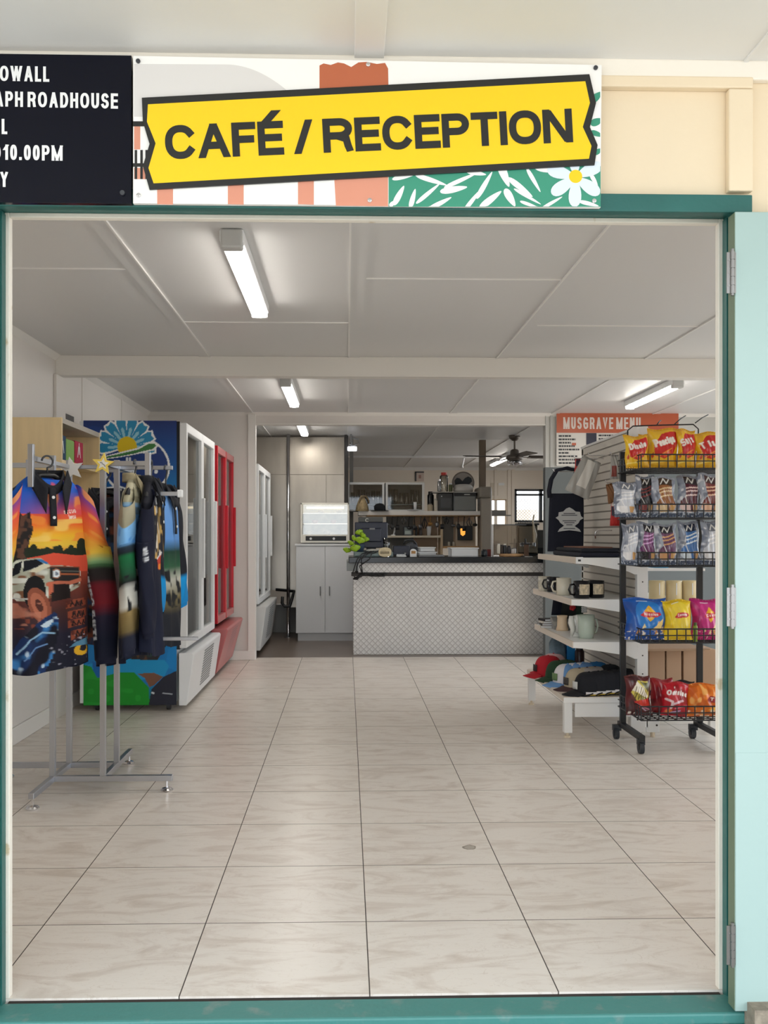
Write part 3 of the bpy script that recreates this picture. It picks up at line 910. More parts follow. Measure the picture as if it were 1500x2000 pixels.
# ------------------------------------------------------------------ drinks fridges along the wall
def fridge(name, label, Y0, Y1, xb, xs, xd, xk, xk2, z0, zk, zd, zt, doors, body_m, door_m, kick_m, cast=True, side=None):
    """xb back, xs cabinet front, xd door front, xk / xk2 kick panel front at top / bottom"""
    t = thing(name, label, 'fridge', ((xb+xs)/2, (Y0+Y1)/2, 0), 0)
    th = .035
    b = MB()
    b.box(xb, xb+th, Y0, Y1, z0, zt).box(xb+th, xs, Y0, Y0+th, z0, zt).box(xb+th, xs, Y1-th, Y1, z0, zt)
    b.box(xb+th, xs, Y0+th, Y1-th, zt-.06, zt).box(xb+th, xs, Y0+th, Y1-th, z0, zk+.02)
    part('cabinet', b, body_m, t, bevel=.003)
    n = 5
    for i in range(n):
        z = zk+.1+(zt-zk-.25)*i/(n-1)
        part('shelf', MB().box(xb+.05, xs-.06, Y0+.04, Y1-.04, z, z+.012), white_metal, t)
    part('gasket', MB().box(xs, xd-.048, Y0+.012, Y1-.012, zd-.01, zt), black_plastic, t)
    for (ya, yb, dm) in doors:
        w = .036 if dm is not white_metal else .05
        f = MB()
        f.box(xd-.048, xd, ya, ya+w, zd, zt-.01).box(xd-.048, xd, yb-w, yb, zd, zt-.01)
        f.mat(1).box(xd-.048, xd, ya+w, yb-w, zd, zd+.06).box(xd-.048, xd, ya+w, yb-w, zt-.07, zt-.01)
        d = part('door', f, [dm, dm if dm is white_metal else kick_m], t, bevel=.004)
        part('pane', MB().box(xd-.03, xd-.022, ya+w-.004, yb-w+.004, zd+.055, zt-.065), fridge_glass, d)
        part('handle', MB().box(xd, xd+.022, yb-w*.85, yb-w*.15, zd+.45, zt-.5), white_metal if dm is white_metal else dm, d, bevel=.004)
    part('kick_panel', MB().prism([(xs+.02, z0-.02), (xk2, z0-.02), (xk, zk-.015), (xk-.01, zk), (xs+.02, zk)], Y0+.004, Y1-.004, 'y'), kick_m, t, bevel=.006)
    part('interior_light', MB().cyl((xs-.05, Y0+.06, zt-.075), (xs-.05, Y1-.06, zt-.075), .012, n=8), M('fridge_tube', (255, 255, 255), .4, emit=((244, 250, 255), 24.0)), t)  # unseen tube added to brighten the cabinet behind the glass
    g = MB()
    ya, yb = Y0+(Y1-Y0)*.38, Y0+(Y1-Y0)*.72
    for i in range(14):
        q = .12+.74*i/13
        X = xk2+(xk-xk2)*q; z = z0+(zk-z0)*q
        g.obox((X+.001, (ya+yb)/2, z), (.006, yb-ya, .011))
    part('grille', g, mid_grey, t)
    if cast:
        for x in (xb+.1, xs-.06):
            for y in (Y0+.08, Y1-.1):
                c = MB().cyl((x-.012, y, .032), (x+.012, y, .032), .032, n=16).box(x-.02, x+.02, y-.02, y+.02, .055, z0+.005)
                part('caster', c, dark_grey, t)
    else:
        part('plinth', MB().box(xb+.03, xs-.02, Y0+.03, Y1-.03, 0, z0), black_plastic, t)
    return t
white_vinyl = M('fridge_white', (240, 242, 244), .3)
f1 = fridge('drinks_fridge', 'upright white drinks fridge with a blue side panel showing a big daisy', 6.47, 7.86, -1.823, -1.171, -1.097, -1.047, -1.097, .06, .40, .434, 1.99,
            [(6.475, 7.195, white_metal), (7.205, 7.85, white_metal)], white_vinyl, white_metal, white_vinyl)
# printed side of the fridge
def P(px, py): return ((px-163)/182, 1-(py-822)/553)
cv = Cv(150, 440, (20, 90, 170), 182/553)
cv.grad([(0, (0, 120, 60)), (.08, (0, 120, 190)), (.4, (0, 128, 204)), (.72, (6, 132, 200)), (.86, (8, 84, 160)), (1, (8, 42, 112))])
cv.ell(.1, .78, .3, .2, (4, 60, 138), al=.6)
# soft light disc, oval and leaf
m = cv.mell(.57, 1-(910-822)/553, .36, .105, -8); cv.put(m, (244, 246, 248))
m = cv.mell(.565, 1-(909-822)/553, .342, .097, -8); cv.put(m, (22, 58, 128))
for k_, a in enumerate(np.linspace(-4, 184, 8)):
    c0, s0 = math.cos(R(a)), math.sin(R(a))
    def q(r, t): return P(247+r*c0-t*s0, 872-(r*s0+t*c0))
    cv.poly([q(6, -4), q(28, -10), q(47, -13.5), q(59, -9), q(58, 0), q(59, 9), q(47, 13.5), q(28, 10), q(6, 4)], (246, 248, 250))
for k_, a in enumerate(np.linspace(-4, 184, 8)):
    c0, s0 = math.cos(R(a)), math.sin(R(a))
    def q(r, t): return P(247+r*c0-t*s0, 872-(r*s0+t*c0))
    cv.poly([q(12, -3), q(30, -7), q(48, -9.5), q(56, -6.5), q(53, 0), q(56, 6.5), q(48, 9.5), q(30, 7), q(12, 3)], (36, 142, 190))
    cv.poly([q(10, -2), q(34, -3), q(38, 0), q(34, 3), q(10, 2)], (150, 206, 224))
cv.ell(*P(248, 872), .105, .034, (226, 196, 24))
sw = [P(198, 893), P(232, 884), P(268, 875), P(290, 864), P(304, 864), P(309, 871), P(300, 880), P(268, 887), P(230, 894), P(199, 898)]
cv.poly(sw, (246, 248, 248))
sw = [P(204, 893), P(236, 886), P(270, 878), P(290, 867), P(302, 867), P(305, 871), P(298, 877), P(268, 884), P(232, 891), P(205, 896)]
cv.poly(sw, (62, 128, 66))
cv.poly([P(206, 895), P(240, 889), P(280, 881), P(262, 886), P(232, 892)], (20, 86, 60))
cv.text('k', *P(288, 928), .032, (240, 246, 250), t=.2)
cv.text('s', *P(301, 925), .034, (240, 246, 250), t=.2)
cv.text('ll', *P(246, 912), .034, (240, 246, 250), t=.2)
cv.text('n', *P(222, 934), .04, (240, 246, 250), t=.2)
cv.text('y', *P(258, 930), .034, (240, 246, 250), t=.2)
cv.line([P(197, 955), P(232, 950), P(262, 960)], .006, (240, 246, 250))
for a, b_ in ((303, 968), (315, 968)): cv.line([P(a, b_), P(a+1, 980)], .004, (230, 240, 248))
cv.line([P(304, 968), P(309, 983), P(314, 968), P(309, 964), P(304, 968)], .004, (230, 240, 248))
cv.text('cas', *P(303, 1004), .03, (236, 242, 248), t=.18, rot=6)
cv.line([P(308, 1008), P(325, 1005)], .004, (236, 242, 248)); cv.line([P(309, 1018), P(316, 1017)], .005, (236, 242, 248))
cv.text('p', *P(211, 998), .02, (230, 240, 248), t=.2)
blob = [P(346, 1022), P(336, 1030), P(328, 1020), P(326, 1034), P(316, 1040), P(300, 1062), P(270, 1090), P(240, 1060), P(222, 1015), P(206, 1010), P(196, 1030), P(163, 1080), P(163, 1240), P(210, 1270), P(300, 1300), P(330, 1250), P(328, 1130), P(346, 1125)]
cv.poly(blob, (34, 30, 36))
cv.speck(24, 60, 3, .62, (92, 62, 44), cv.mpoly(blob)); cv.speck(18, 40, 4, .7, (30, 66, 60), cv.mpoly(blob))
cv.poly([P(346, 1125), P(334, 1128), P(336, 1185), P(331, 1190), P(330, 1262), P(322, 1300), P(346, 1310)], (0, 132, 206))
cv.poly([P(163, 1296), P(240, 1286), P(322, 1288), P(330, 1300), P(322, 1318), P(300, 1324), P(163, 1330)], (12, 150, 208))
cv.poly([P(180, 1290), P(200, 1294), P(206, 1320), P(184, 1326)], (0, 100, 180))
hill_ = [P(163, 1296), P(178, 1300), P(190, 1322), P(230, 1312), P(262, 1312), P(290, 1340), P(292, 1376), P(163, 1376)]
cv.poly(hill_, (10, 146, 34)); cv.speck(12, 40, 8, .66, (34, 166, 52), cv.mpoly(hill_), .7)
cv.poly([P(292, 1340), P(282, 1322), P(268, 1314), P(300, 1312), P(318, 1320), P(302, 1336)], (122, 82, 62))
cv.poly([P(296, 1344), P(320, 1320), P(346, 1308), P(346, 1376), P(290, 1376)], (26, 30, 48))
cv.line([P(318, 1352), P(336, 1354)], .003, (200, 206, 214)); cv.line([P(297, 1351), P(300, 1352)], .006, (220, 226, 230))
g = MB()
xa, xb_ = ax(163, 6.466), ax(345, 6.466); za, zb_ = az(1375, 6.466), az(823, 6.466)
g.grid(lambda u, v: (xa+(xb_-xa)*u, 6.466, za+(zb_-za)*v), 150, 440)
g.col = cv.a.reshape(-1, 3)
part('side_print', g, paint_mat('glossy_print', .35), f1)
red_gloss = M('red_gloss', (196, 18, 36), .25)
f2 = fridge('drinks_fridge', 'upright drinks fridge with red door frames and a red lower panel', 7.93, 9.08, -1.83, -1.16, -1.085, -1.0, -1.10, .06, .42, .46, 1.975,
            [(7.94, 8.50, red_gloss), (8.51, 9.07, red_gloss)], M('fridge_charcoal', (60, 56, 58), .4), red_gloss, M('red_panel', (190, 104, 104), .3))
f3 = fridge('drinks_fridge', 'grey glass-door fridge standing in the kitchen just behind the white post', 9.36, 10.85, -1.55, -.95, -.875, -.80, -.86, .08, .50, .52, 1.93,
            [(9.37, 10.10, white_metal), (10.11, 10.84, white_metal)], M('fridge_grey', (176, 178, 178), .4), white_metal, M('kick_grey', (206, 206, 204), .4), cast=False)

# ------------------------------------------------------------------ wall shelf unit of pale wood with folded goods
wood = M('pale_wood', (226, 202, 156), .45, var=(3, .10), stretch=(6, 6, .6), bump=(20, .05))
su = thing('wall_shelf_unit', 'pale wood open shelf unit fixed to the wall behind the sunset shirt', 'shelf unit', (WL+.16, 5.68, .9))
xa, xb_ = WL+.002, ax(120.5, 5.27)
yA, yB, z0, z1 = 5.27, ax(0, 1) and 6.08, .90, az(817, 5.27)
part('side_panel', MB().box(xa, xb_, yA, yA+.018, z0, z1), wood, su, bevel=.001)
part('side_panel', MB().box(xa, xb_, yB-.018, yB, z0, z1), wood, su, bevel=.001)
part('top_panel', MB().box(xa, xb_, yA+.018, yB-.018, z1-.03, z1), M('grey_wood', (178, 170, 158), .5), su, bevel=.001)
part('back_panel', MB().box(xa, xa+.008, yA+.018, yB-.018, z0, z1-.03), wood, su)
zs = [1.61, 1.30, .90]
for z in zs: part('shelf', MB().box(xa+.008, xb_-.004, yA+.018, yB-.018, z, z+.022), wood, su)
single('wall_vent', 'small black vent slot on the wall above the shelf unit', 'vent',
       MB().box(WL+.0, WL+.02, *(sorted((6.43, 6.62))), az(829, 6.5), az(812, 6.5)), black_plastic)
def folded(label, y0, y1, zf, h, col, mark=None):
    mb = MB().mat(0)
    mb.box(xb_-.20, xb_-.03, y0, y1, zf, zf+h)
    if mark:
        mb.mat(1)
        yc = (y0+y1)/2
        for i in range(3): mb.obox((xb_-.0295, yc+(i-1)*.02, zf+h*.55+.02*(i % 2)), (.002, .008, h*.5), Matrix.Rotation(.3*(i-1), 3, 'X'))
    single('stubby_holder_pack', label, 'merchandise', mb, [M('cloth_%s' % (col,), col, .8, bump=(80, .2)), M('print_white', (228, 230, 232), .6)], 'cloth goods in the wall shelf unit', bevel=.006)
folded('navy cloth pack with white print on the upper shelf of the pale wood unit', 5.31, 5.45, 1.632, .145, (28, 62, 92), 1)
folded('lime green cloth pack between the navy and crimson packs', 5.46, 5.62, 1.632, .135, (132, 172, 92))
folded('crimson cloth pack with pale print at the far end of the upper shelf', 5.63, 5.80, 1.632, .14, (170, 34, 66), 1)
folded('black and tan cloth pack on the lower shelf of the pale wood unit', 5.62, 5.80, 1.322, .13, (44, 38, 34), 1)

# ------------------------------------------------------------------ four-way garment rack
gr = thing('garment_rack', 'silver square-tube four-way garment rack standing on the tiles inside the doorway', 'clothes rack', (-1.27, 4.60, 0))
XA, XB, YA, YB_ = -1.386, -1.150, 4.47, 4.735
tb = .0125
zb = .075
for x, y in ((XA, YA), (XB, YA), (XA, YB_), (XB, YB_)):
    p = MB().box(x-tb, x+tb, y-tb, y+tb, zb, 1.585)
    for z in (.55, 1.05): p.cyl((x, y-tb-.001, z), (x, y-tb, z), .004, n=8)
    part('upright', p, steel, gr, bevel=.002)
def foot(x, y):
    return MB().cyl((x, y, .012), (x, y, zb-.02), .006, n=10).lathe([(.028, 0), (.03, .006), (.022, .014), (.008, .018)], (x, y, 0), 18)
for bx_, fx in (((XA-tb, -.823, YA-tb, YA+tb), (-.85, YA)), ((XA-tb, XA+tb, 4.165, YA-tb), (XA, 4.185)),
                ((XB-tb, XB+tb, YA+tb, 5.03), (XB, 5.0)), ((-1.72, XB-tb, YB_-tb, YB_+tb), (-1.69, YB_))):
    a = part('base_arm', MB().box(*bx_, zb-.027, zb), steel, gr, bevel=.002)
    part('foot', foot(*fx), chrome, a, smooth=False)
part('base_link', MB().box(XA-tb, XA+tb, YA+tb, YB_-tb, zb-.025, zb-.002), steel, gr, bevel=.002)
za = 1.548
for a_, e_ in ((((XA-.34, XA), YA+.13, 'x'), None), (((XB, -.942), YA, 'x'), None)):
    (p, q), y, _ = a_
    part('hanging_arm', MB().box(p, q, y-.010, y+.010, za-.012, za+.012), steel, gr, bevel=.002)
part('hanging_arm', MB().box(XA-.01, XA+.01, 4.17, YA, za-.012, za+.012).box(XA-tb, XA+tb, 4.155, 4.18, 1.42, 1.61), steel, gr, bevel=.002)
xl = ax(57, YA+.13)
part('arm_end', MB().box(xl-.012, xl+.012, YA+.115, YA+.145, 1.38, 1.575), steel, gr, bevel=.002)
part('arm_end', MB().box(-.952, -.926, YA-.013, YA+.013, az(975, YA), 1.60), steel, gr, bevel=.002)
part('lower_arm', MB().box(-.926, -.79, YA-.010, YA+.010, 1.395, 1.415), steel, gr, bevel=.002)
part('arm_cap', MB().box(-.80, -.775, YA-.014, YA+.014, 1.388, 1.424), white_metal, gr, bevel=.004)
part('lower_arm', MB().box(XB, ax(385, YA), YA+.02, YA+.04, az(1251, YA), az(1244, YA)), steel, gr, bevel=.002)
part('top_link', MB().box(XA, XB, YB_-.01, YB_+.01, 1.54, 1.56).box(XB-.01, XB+.01, YA, YB_, 1.54, 1.56).box(XA-.01, XA+.01, YA, YB_, 1.54, 1.56), steel, gr, bevel=.002)

def star(label, px, py, Y, r, rot, m1, m2):
    x, z = at(px, py, Y)
    pts = [((r if i % 2 == 0 else r*.45)*math.cos(R(90+36*i+rot)), (r if i % 2 == 0 else r*.45)*math.sin(R(90+36*i+rot))) for i in range(10)]
    mb = MB().mat(0).prism([(x+a, z+b) for a, b in pts], Y, Y+.006, 'y')
    if m2:
        mb.mat(1).prism([(x+a*.55, z+b*.55) for a, b in pts], Y-.0006, Y, 'y')
        mb.mat(2)
        for i in range(3): mb.obox((x+(i-1)*.008, Y-.001, z+.006-.007*i), (.012, .0006, .004), Matrix.Rotation(.5*i, 3, 'Y'))
    single('star_tag', label, 'price tag', mb, [m1, M('star_white', (240, 236, 224), .6), mid_grey], 'star shaped tags on the garment rack')
star('yellow star tag with a white middle clipped to the garment rack post', 201, 906, YA-.022, .054, -6, M('star_yellow', (240, 210, 96), .6), 1)
star('plain white star tag behind the collar of the sunset shirt', 140, 916, YB_-.03, .062, 12, M('star_plain', (228, 226, 220), .6), None)

# ------------------------------------------------------------------ printed shirts on hangers
def shirt(label, loc, rz, hw, length, front, sleeve, sl_len, group='printed shirts on the garment rack', collar_m=None, tag_m=None, seed=1, res=(150, 220), dep=.06, nsl=(40, 110), sl_d=.05, sl_out=.085, lap=1.0, name='polo_shirt', placket=True):
    t = thing(name, label, 'shirt', loc, rz, group)
    nu, nv = res
    rs = np.random.RandomState(seed)
    ph = rs.rand(6)*6
    def prof(v):
        z = -length*v
        if v < .13:
            q = v/.13
            w = .078+(hw-.078)*min(1, q**.75)
        else: w = hw*(1-.05*math.sin((v-.13)/.87*PI))
        d = dep*(.75+.35*math.sin(min(1, v/.4)*PI/2))*(1+.15*v)
        return w, d, z
    def fn(u, v):
        a = 2*PI*u-PI/2          # the front middle at u = 0
        w, d, z = prof(v)
        c, s_ = math.cos(a), math.sin(a)
        x = w*math.copysign(abs(c)**.8, c)
        f = .010*v*math.sin(a*5+ph[0]+3*v)+.006*v*math.sin(9*a+ph[1]-5*v)
        y = d*math.copysign(abs(s_)**.75, s_)+f
        z += -.018*v*math.sin(a*2+ph[2])*(v > .5)*(v-.5)*2+(-.03*(1-abs(c)) if v < .02 and s_ < 0 else 0)
        return (x, y, z)
    b = MB().grid(fn, nu, nv, wrap=True)
    A = np.array(b.v)
    uu = np.clip((A[:, 0]/hw+1)/2, 0, 1)
    vv = 1-np.repeat(np.linspace(0, 1, nv), nu)
    b.col = front.sample(uu, vv)
    part('body', b, paint_mat('fabric_print', .75, .3), t, smooth=True, local=True)
    for sx in (-1, 1):
        n1, n2 = nsl
        def fs(u, v):
            a = 2*PI*u
            cx = sx*(hw*.86+sl_out*min(1, v*1.6)); cy = -.012+.01*math.sin(v*5+ph[3]); cz = -.085-sl_len*v
            rx = (.045+.03*min(1, v*4))*(1-.25*v)+.004*math.sin(8*v+ph[4]); ry = (sl_d+.012*min(1, v*3))*(1-.25*v)
            if v > .97: rx *= .9; ry *= .9
            return (cx+rx*math.cos(a)*sx, cy+ry*math.sin(a)+.004*math.sin(14*v+3*a+ph[5]), cz+(.05*(1-v)*(-math.cos(a)) if v < .3 else .012*math.sin(a+ph[1])))
        s = MB().grid(fs, n1, n2, wrap=True)
        ua = np.tile(np.linspace(0, 1, n1), n2); va = 1-np.repeat(np.linspace(0, 1, n2), n1)
        s.col = sleeve.sample((.5-.5*np.sin(2*PI*ua)) if True else ua, va)
        part('sleeve', s, paint_mat('fabric_print', .75, .3), t, smooth=True, local=True)
    cm = collar_m or black_cloth
    c = MB()
    # standing band and the two fold-over points
    def band(u, v):
        a = 2*PI*u-PI/2
        r = .082-.012*v
        front_dip = max(0, -math.sin(a))
        return (r*math.cos(a), .055*math.sin(a), -.012+.042*v-.075*front_dip**2)
    c.grid(band, 40, 4, wrap=True)
    for sx in (-1, 1):
        c.grid(lambda u, v: (sx*(.086-.052*u+.022*v*(1-u)*.6+.012*v*u), -.02-.062*u*lap-.014*v*(1-.3*u), .028-.085*u-(.06+.055*u)*v*lap), 8, 6)
    part('collar', c, cm, t, smooth=True, local=True, solid=.006)
    if placket:
        pl = MB().grid(lambda u, v: (-.004+(u-.5)*.03, -dep*(.80+.25*min(1, v*1.3))-.016, -.055-.17*v), 4, 10)
        p = part('placket', pl, cm, t, smooth=True, local=True, solid=.005)
        for q in (.25, .78):
            y = -dep*(.80+.25*min(1, q*1.3))-.020
            part('button', MB().cyl((-.004, y, -.055-.17*q), (-.004, y-.004, -.055-.17*q), .007, n=12), white_metal, p, local=True)
    if tag_m:
        part('neck_label', MB().box(-.055, .055, .040, .044, -.06, -.02).box(-.02, .022, .032, .036, -.115, -.05), tag_m, t, local=True)
    return t
def hanger(label, loc, rz, bar_z):
    t = thing('coat_hanger', label, 'hanger', loc, rz, 'black plastic hangers on the garment rack')
    h = bar_z-loc[2]
    hk = [(0, 0, .0), (0, 0, h*.35)]+[(.026*math.cos(R(a)), 0, h-.012+.026*math.sin(R(a))-.002) for a in range(-60, 190, 18)]
    part('hook', MB().tube(hk, .0045, 8), dark_grey, t, local=True, smooth=True)
    part('shoulder_bar', MB().tube([(-.16, 0, -.09), (-.10, 0, -.05), (-.03, 0, -.012), (.03, 0, -.012), (.10, 0, -.05), (.16, 0, -.09)], .012, 8).tube([(-.15, 0, -.095), (.15, 0, -.095)], .006, 6), black_plastic, t, local=True, smooth=True)
    return t
black_cloth = M('black_cloth', (22, 24, 32), .85, bump=(120, .15))

# sunset print
cv = Cv(240, 420, (230, 90, 50), .42/.9)
cv.grad([(0, (18, 22, 40)), (.18, (36, 34, 52)), (.3, (74, 44, 42)), (.42, (120, 56, 44)), (.53, (190, 74, 52)), (.58, (232, 96, 66)), (.64, (240, 200, 70)), (.69, (250, 190, 50)), (.75, (248, 112, 48)), (.81, (232, 84, 70)), (.86, (150, 78, 130)), (.92, (46, 92, 190)), (1, (20, 100, 200))])
sky = (cv.Y > .80)*np.clip(1.1-cv.X*1.5, 0, 1)
cv.put(sky*1.0, (24, 96, 204))
cv.speck(6, 26, 11, .60, (250, 150, 60), (cv.Y > .66)*(cv.X > .25)*1.0, .8)
cv.speck(5, 30, 12, .68, (255, 214, 110), (cv.Y > .64)*(cv.Y < .78)*1.0, .8)
cv.speck(6, 18, 13, .55, (232, 90, 92), (cv.Y > .80)*(cv.X > .5)*1.0, .8)
cv.speck(4, 16, 14, .66, (110, 66, 140), (cv.Y > .76)*(cv.X > .4)*1.0, .6)
# big dark tree, tree line, red ground
tree = [(.02, .55), (.05, .80), (.10, .83), (.16, .79), (.24, .81), (.27, .72), (.23, .66), (.20, .60), (.22, .55)]
cv.poly(tree, (38, 34, 34)); cv.speck(26, 60, 15, .6, (96, 66, 52), cv.mpoly(tree))
for i in range(16):
    x = .22+.05*i; cv.ell(x, .600+.012*math.sin(i*2.1), .045, .028+.008*math.sin(i*1.3), (34, 44, 30))
cv.ell(.86, .63, .07, .045, (34, 42, 30))
cv.poly([(.2, .575), (.5, .60), (.8, .585), (1, .59), (1, .50), (.2, .50)], (226, 86, 62))
# the muddy four-wheel drive
body = [(.02, .40), (.0, .49), (.05, .545), (.10, .565), (.34, .575), (.40, .555), (.46, .535), (.60, .535), (.80, .525), (.84, .50), (.83, .42), (.72, .395), (.60, .41), (.52, .38), (.40, .36), (.30, .355), (.10, .36)]
cv.poly(body, (176, 178, 160)); cv.speck(14, 40, 17, .62, (128, 88, 62), cv.mpoly(body)); cv.speck(10, 26, 18, .62, (222, 224, 214), cv.mpoly(body))
cv.poly([(.05, .48), (.08, .545), (.15, .56), (.13, .50)], (20, 24, 34)); cv.poly([(.16, .505), (.17, .56), (.32, .568), (.37, .545), (.24, .515)], (16, 20, 30))
cv.poly([(.30, .566), (.36, .566), (.43, .548), (.40, .54)], (60, 120, 180))
cv.poly([(.22, .505), (.38, .548), (.46, .534), (.30, .50)], (222, 216, 190))
cv.poly([(.44, .53), (.82, .522), (.84, .46), (.80, .43), (.52, .44), (.45, .47)], (44, 40, 40))
cv.line([(.46, .53), (.82, .522), (.83, .45)], .007, (140, 74, 50)); cv.line([(.58, .49), (.82, .485)], .008, (176, 96, 60)); cv.line([(.58, .505), (.82, .50)], .004, (110, 110, 104))
cv.ell(.53, .492, .055, .026, (168, 104, 72)); cv.ell(.53, .492, .042, .021, (232, 238, 244)); cv.ell(.53, .492, .018, .010, (120, 130, 150))
cv.line([(.42, .44), (.55, .445), (.70, .44), (.83, .455)], .02, (196, 110, 84)); cv.poly([(.45, .44), (.70, .436), (.72, .36), (.46, .35)], (34, 26, 26))
cv.poly([(.42, .45), (.50, .45), (.48, .40), (.43, .38)], (208, 112, 84))
cv.ell(.28, .40, .12, .085, (20, 18, 20)); cv.ell(.33, .335, .115, .095, (150, 84, 62), rot=24); cv.ell(.325, .335, .075, .07, (186, 110, 84), rot=24); cv.ell(.325, .335, .035, .034, (84, 44, 36), rot=24)
cv.line([(.02, .375), (.20, .37)], .008, (190, 190, 186))
cv.speck(20, 50, 19, .6, (128, 62, 46), (cv.Y > .22)*(cv.Y < .35)*(cv.X < .34)*1.0)
cv.speck(12, 34, 20, .62, (206, 136, 112), (cv.Y > .24)*(cv.Y < .35)*(cv.X < .34)*1.0, .6)
# rough number plates and patches
for (x, y, w, h, rot) in ((.66, .305, .26, .042, 5), (.68, .245, .24, .045, 4), (.68, .20, .2, .04, 3), (.72, .135, .24, .05, 7)):
    q = [(x, y), (x+w, y+.012), (x+w, y+h+.012), (x, y+h)]
    cv.poly(q, (150, 74, 52)); cv.speck(30, 60, int(y*100), .62, (92, 44, 36), cv.mpoly(q))
    for i in range(3): cv.line([(x+.06+i*.055, y+.012), (x+.075+i*.055, y+h-.004)], .009, (24, 18, 20)); cv.line([(x+.075+i*.055, y+h-.006), (x+.10+i*.05, y+.016)], .006, (24, 18, 20))
# blue animal sweeping round the hem
an = [(.02, .0), (.05, .10), (.14, .18), (.28, .24), (.42, .28), (.52, .30), (.56, .24), (.54, .16), (.50, .08), (.40, .0)]
cv.poly(an, (26, 50, 96)); cv.speck(10, 22, 22, .58, (60, 130, 196), cv.mpoly(an)); cv.speck(16, 30, 23, .72, (190, 214, 234), cv.mpoly(an)); cv.speck(8, 14, 24, .6, (18, 18, 34), cv.mpoly(an))
cv.line([(.10, .10), (.22, .17), (.36, .20), (.5, .19)], .008, (150, 190, 220)); cv.line([(.16, .07), (.28, .13), (.42, .14)], .006, (110, 150, 200)); cv.poly([(.34, .235), (.42, .255), (.50, .265), (.46, .235), (.40, .22)], (206, 226, 240))
cv.speck(30, 70, 25, .74, (180, 180, 196), (cv.Y < .16)*(cv.X > .45)*1.0, .7)
cv.ell(.84, .075, .085, .03, (228, 176, 40)); cv.ell(.86, .085, .04, .02, (30, 30, 40)); cv.poly([(.70, .10), (.80, .125), (.92, .14), (.96, .08), (.9, .10)], (90, 140, 170))
cv.text('sccua', .64, .80, .028, (250, 226, 214), t=.16, rot=8); cv.text('laas', .70, .775, .024, (250, 226, 214), t=.16, rot=8)
# sleeve: the same sky above, red to navy below, white letters on its outside
sv = Cv(40, 160, (200, 80, 60), .2)
sv.grad([(0, (16, 20, 42)), (.14, (18, 24, 46)), (.28, (44, 38, 60)), (.36, (132, 32, 44)), (.47, (120, 28, 40)), (.50, (44, 32, 34)), (.56, (40, 36, 34)), (.585, (70, 110, 70)), (.61, (150, 190, 130)), (.66, (246, 200, 70)), (.76, (246, 120, 48)), (.86, (236, 86, 70)), (.93, (150, 70, 140)), (1, (50, 80, 180))])
sv.speck(5, 30, 31, .6, (250, 160, 70), (sv.Y > .62)*1.0, .8)
sv.text('HUPO GUTI', .30, .56, .07, (240, 240, 244), t=.24, rot=-90)
shirt('long sleeved polo shirt printed with a red sunset and a muddy four wheel drive', (-1.345, 4.26, 1.475), R(42), .195, .86, cv, sv, .79, seed=4, sl_out=.115, res=(240, 400), tag_m=M('label_white', (226, 230, 240), .7), dep=.055)
hanger('black plastic hanger holding the sunset shirt', (-1.345, 4.26, 1.49), R(42), za+.006)

# green and pale blue fishing shirt seen from its sleeve
c2 = Cv(60, 160, (60, 120, 70), .3)
c2.grad([(0, (20, 26, 48)), (.13, (34, 38, 54)), (.17, (120, 104, 66)), (.27, (150, 130, 84)), (.30, (214, 212, 202)), (.40, (196, 196, 190)), (.44, (30, 34, 36)), (.50, (24, 80, 52)), (.60, (20, 104, 60)), (.63, (24, 28, 40)), (.66, (40, 100, 70)), (.68, (96, 160, 220)), (.80, (120, 178, 232)), (.86, (150, 196, 234)), (.865, (160, 156, 130)), (1, (176, 170, 146))])
c2.speck(8, 24, 41, .55, (20, 22, 26), (c2.Y > .28)*(c2.Y < .48)*1.0); c2.speck(10, 40, 42, .66, (236, 232, 220), (c2.Y > .26)*(c2.Y < .5)*1.0)
c2.speck(12, 60, 43, .6, (96, 92, 70), (c2.Y > .8)*1.0, .6); c2.speck(8, 20, 44, .6, (60, 130, 210), (c2.Y > .66)*(c2.Y < .8)*1.0, .7)
c2.line([(.3, .72), (.5, .80), (.62, .70)], .012, (24, 40, 80)); c2.text('lluli', .2, .33, .05, (240, 240, 236), t=.2, rot=6)
s2 = Cv(30, 120, (60, 120, 70), .2)
s2.grad([(0, (22, 26, 48)), (.12, (30, 34, 52)), (.16, (116, 100, 62)), (.28, (148, 126, 80)), (.31, (226, 224, 214)), (.42, (190, 190, 184)), (.46, (28, 32, 34)), (.52, (26, 84, 54)), (.62, (20, 108, 62)), (.64, (22, 26, 40)), (.68, (36, 52, 66)), (.70, (110, 170, 226)), (.86, (130, 186, 236)), (.865, (150, 146, 124)), (1, (170, 164, 142))])
s2.speck(5, 22, 51, .58, (24, 26, 30), (s2.Y > .28)*(s2.Y < .5)*1.0); s2.speck(6, 30, 52, .62, (60, 130, 210), (s2.Y > .69)*(s2.Y < .86)*1.0, .6)
shirt('fishing shirt in pale blue, green and tan print hanging side-on from the rack', (-1.0, 4.47, 1.47), R(90), .185, .83, c2, s2, .72, seed=9, lap=.45, sl_d=.03, sl_out=.06, res=(110, 200), dep=.034, collar_m=M('sand_cloth', (150, 140, 112), .85))
hanger('black hanger inside the pale blue and green fishing shirt', (-1.0, 4.47, 1.485), R(90), za+.006)
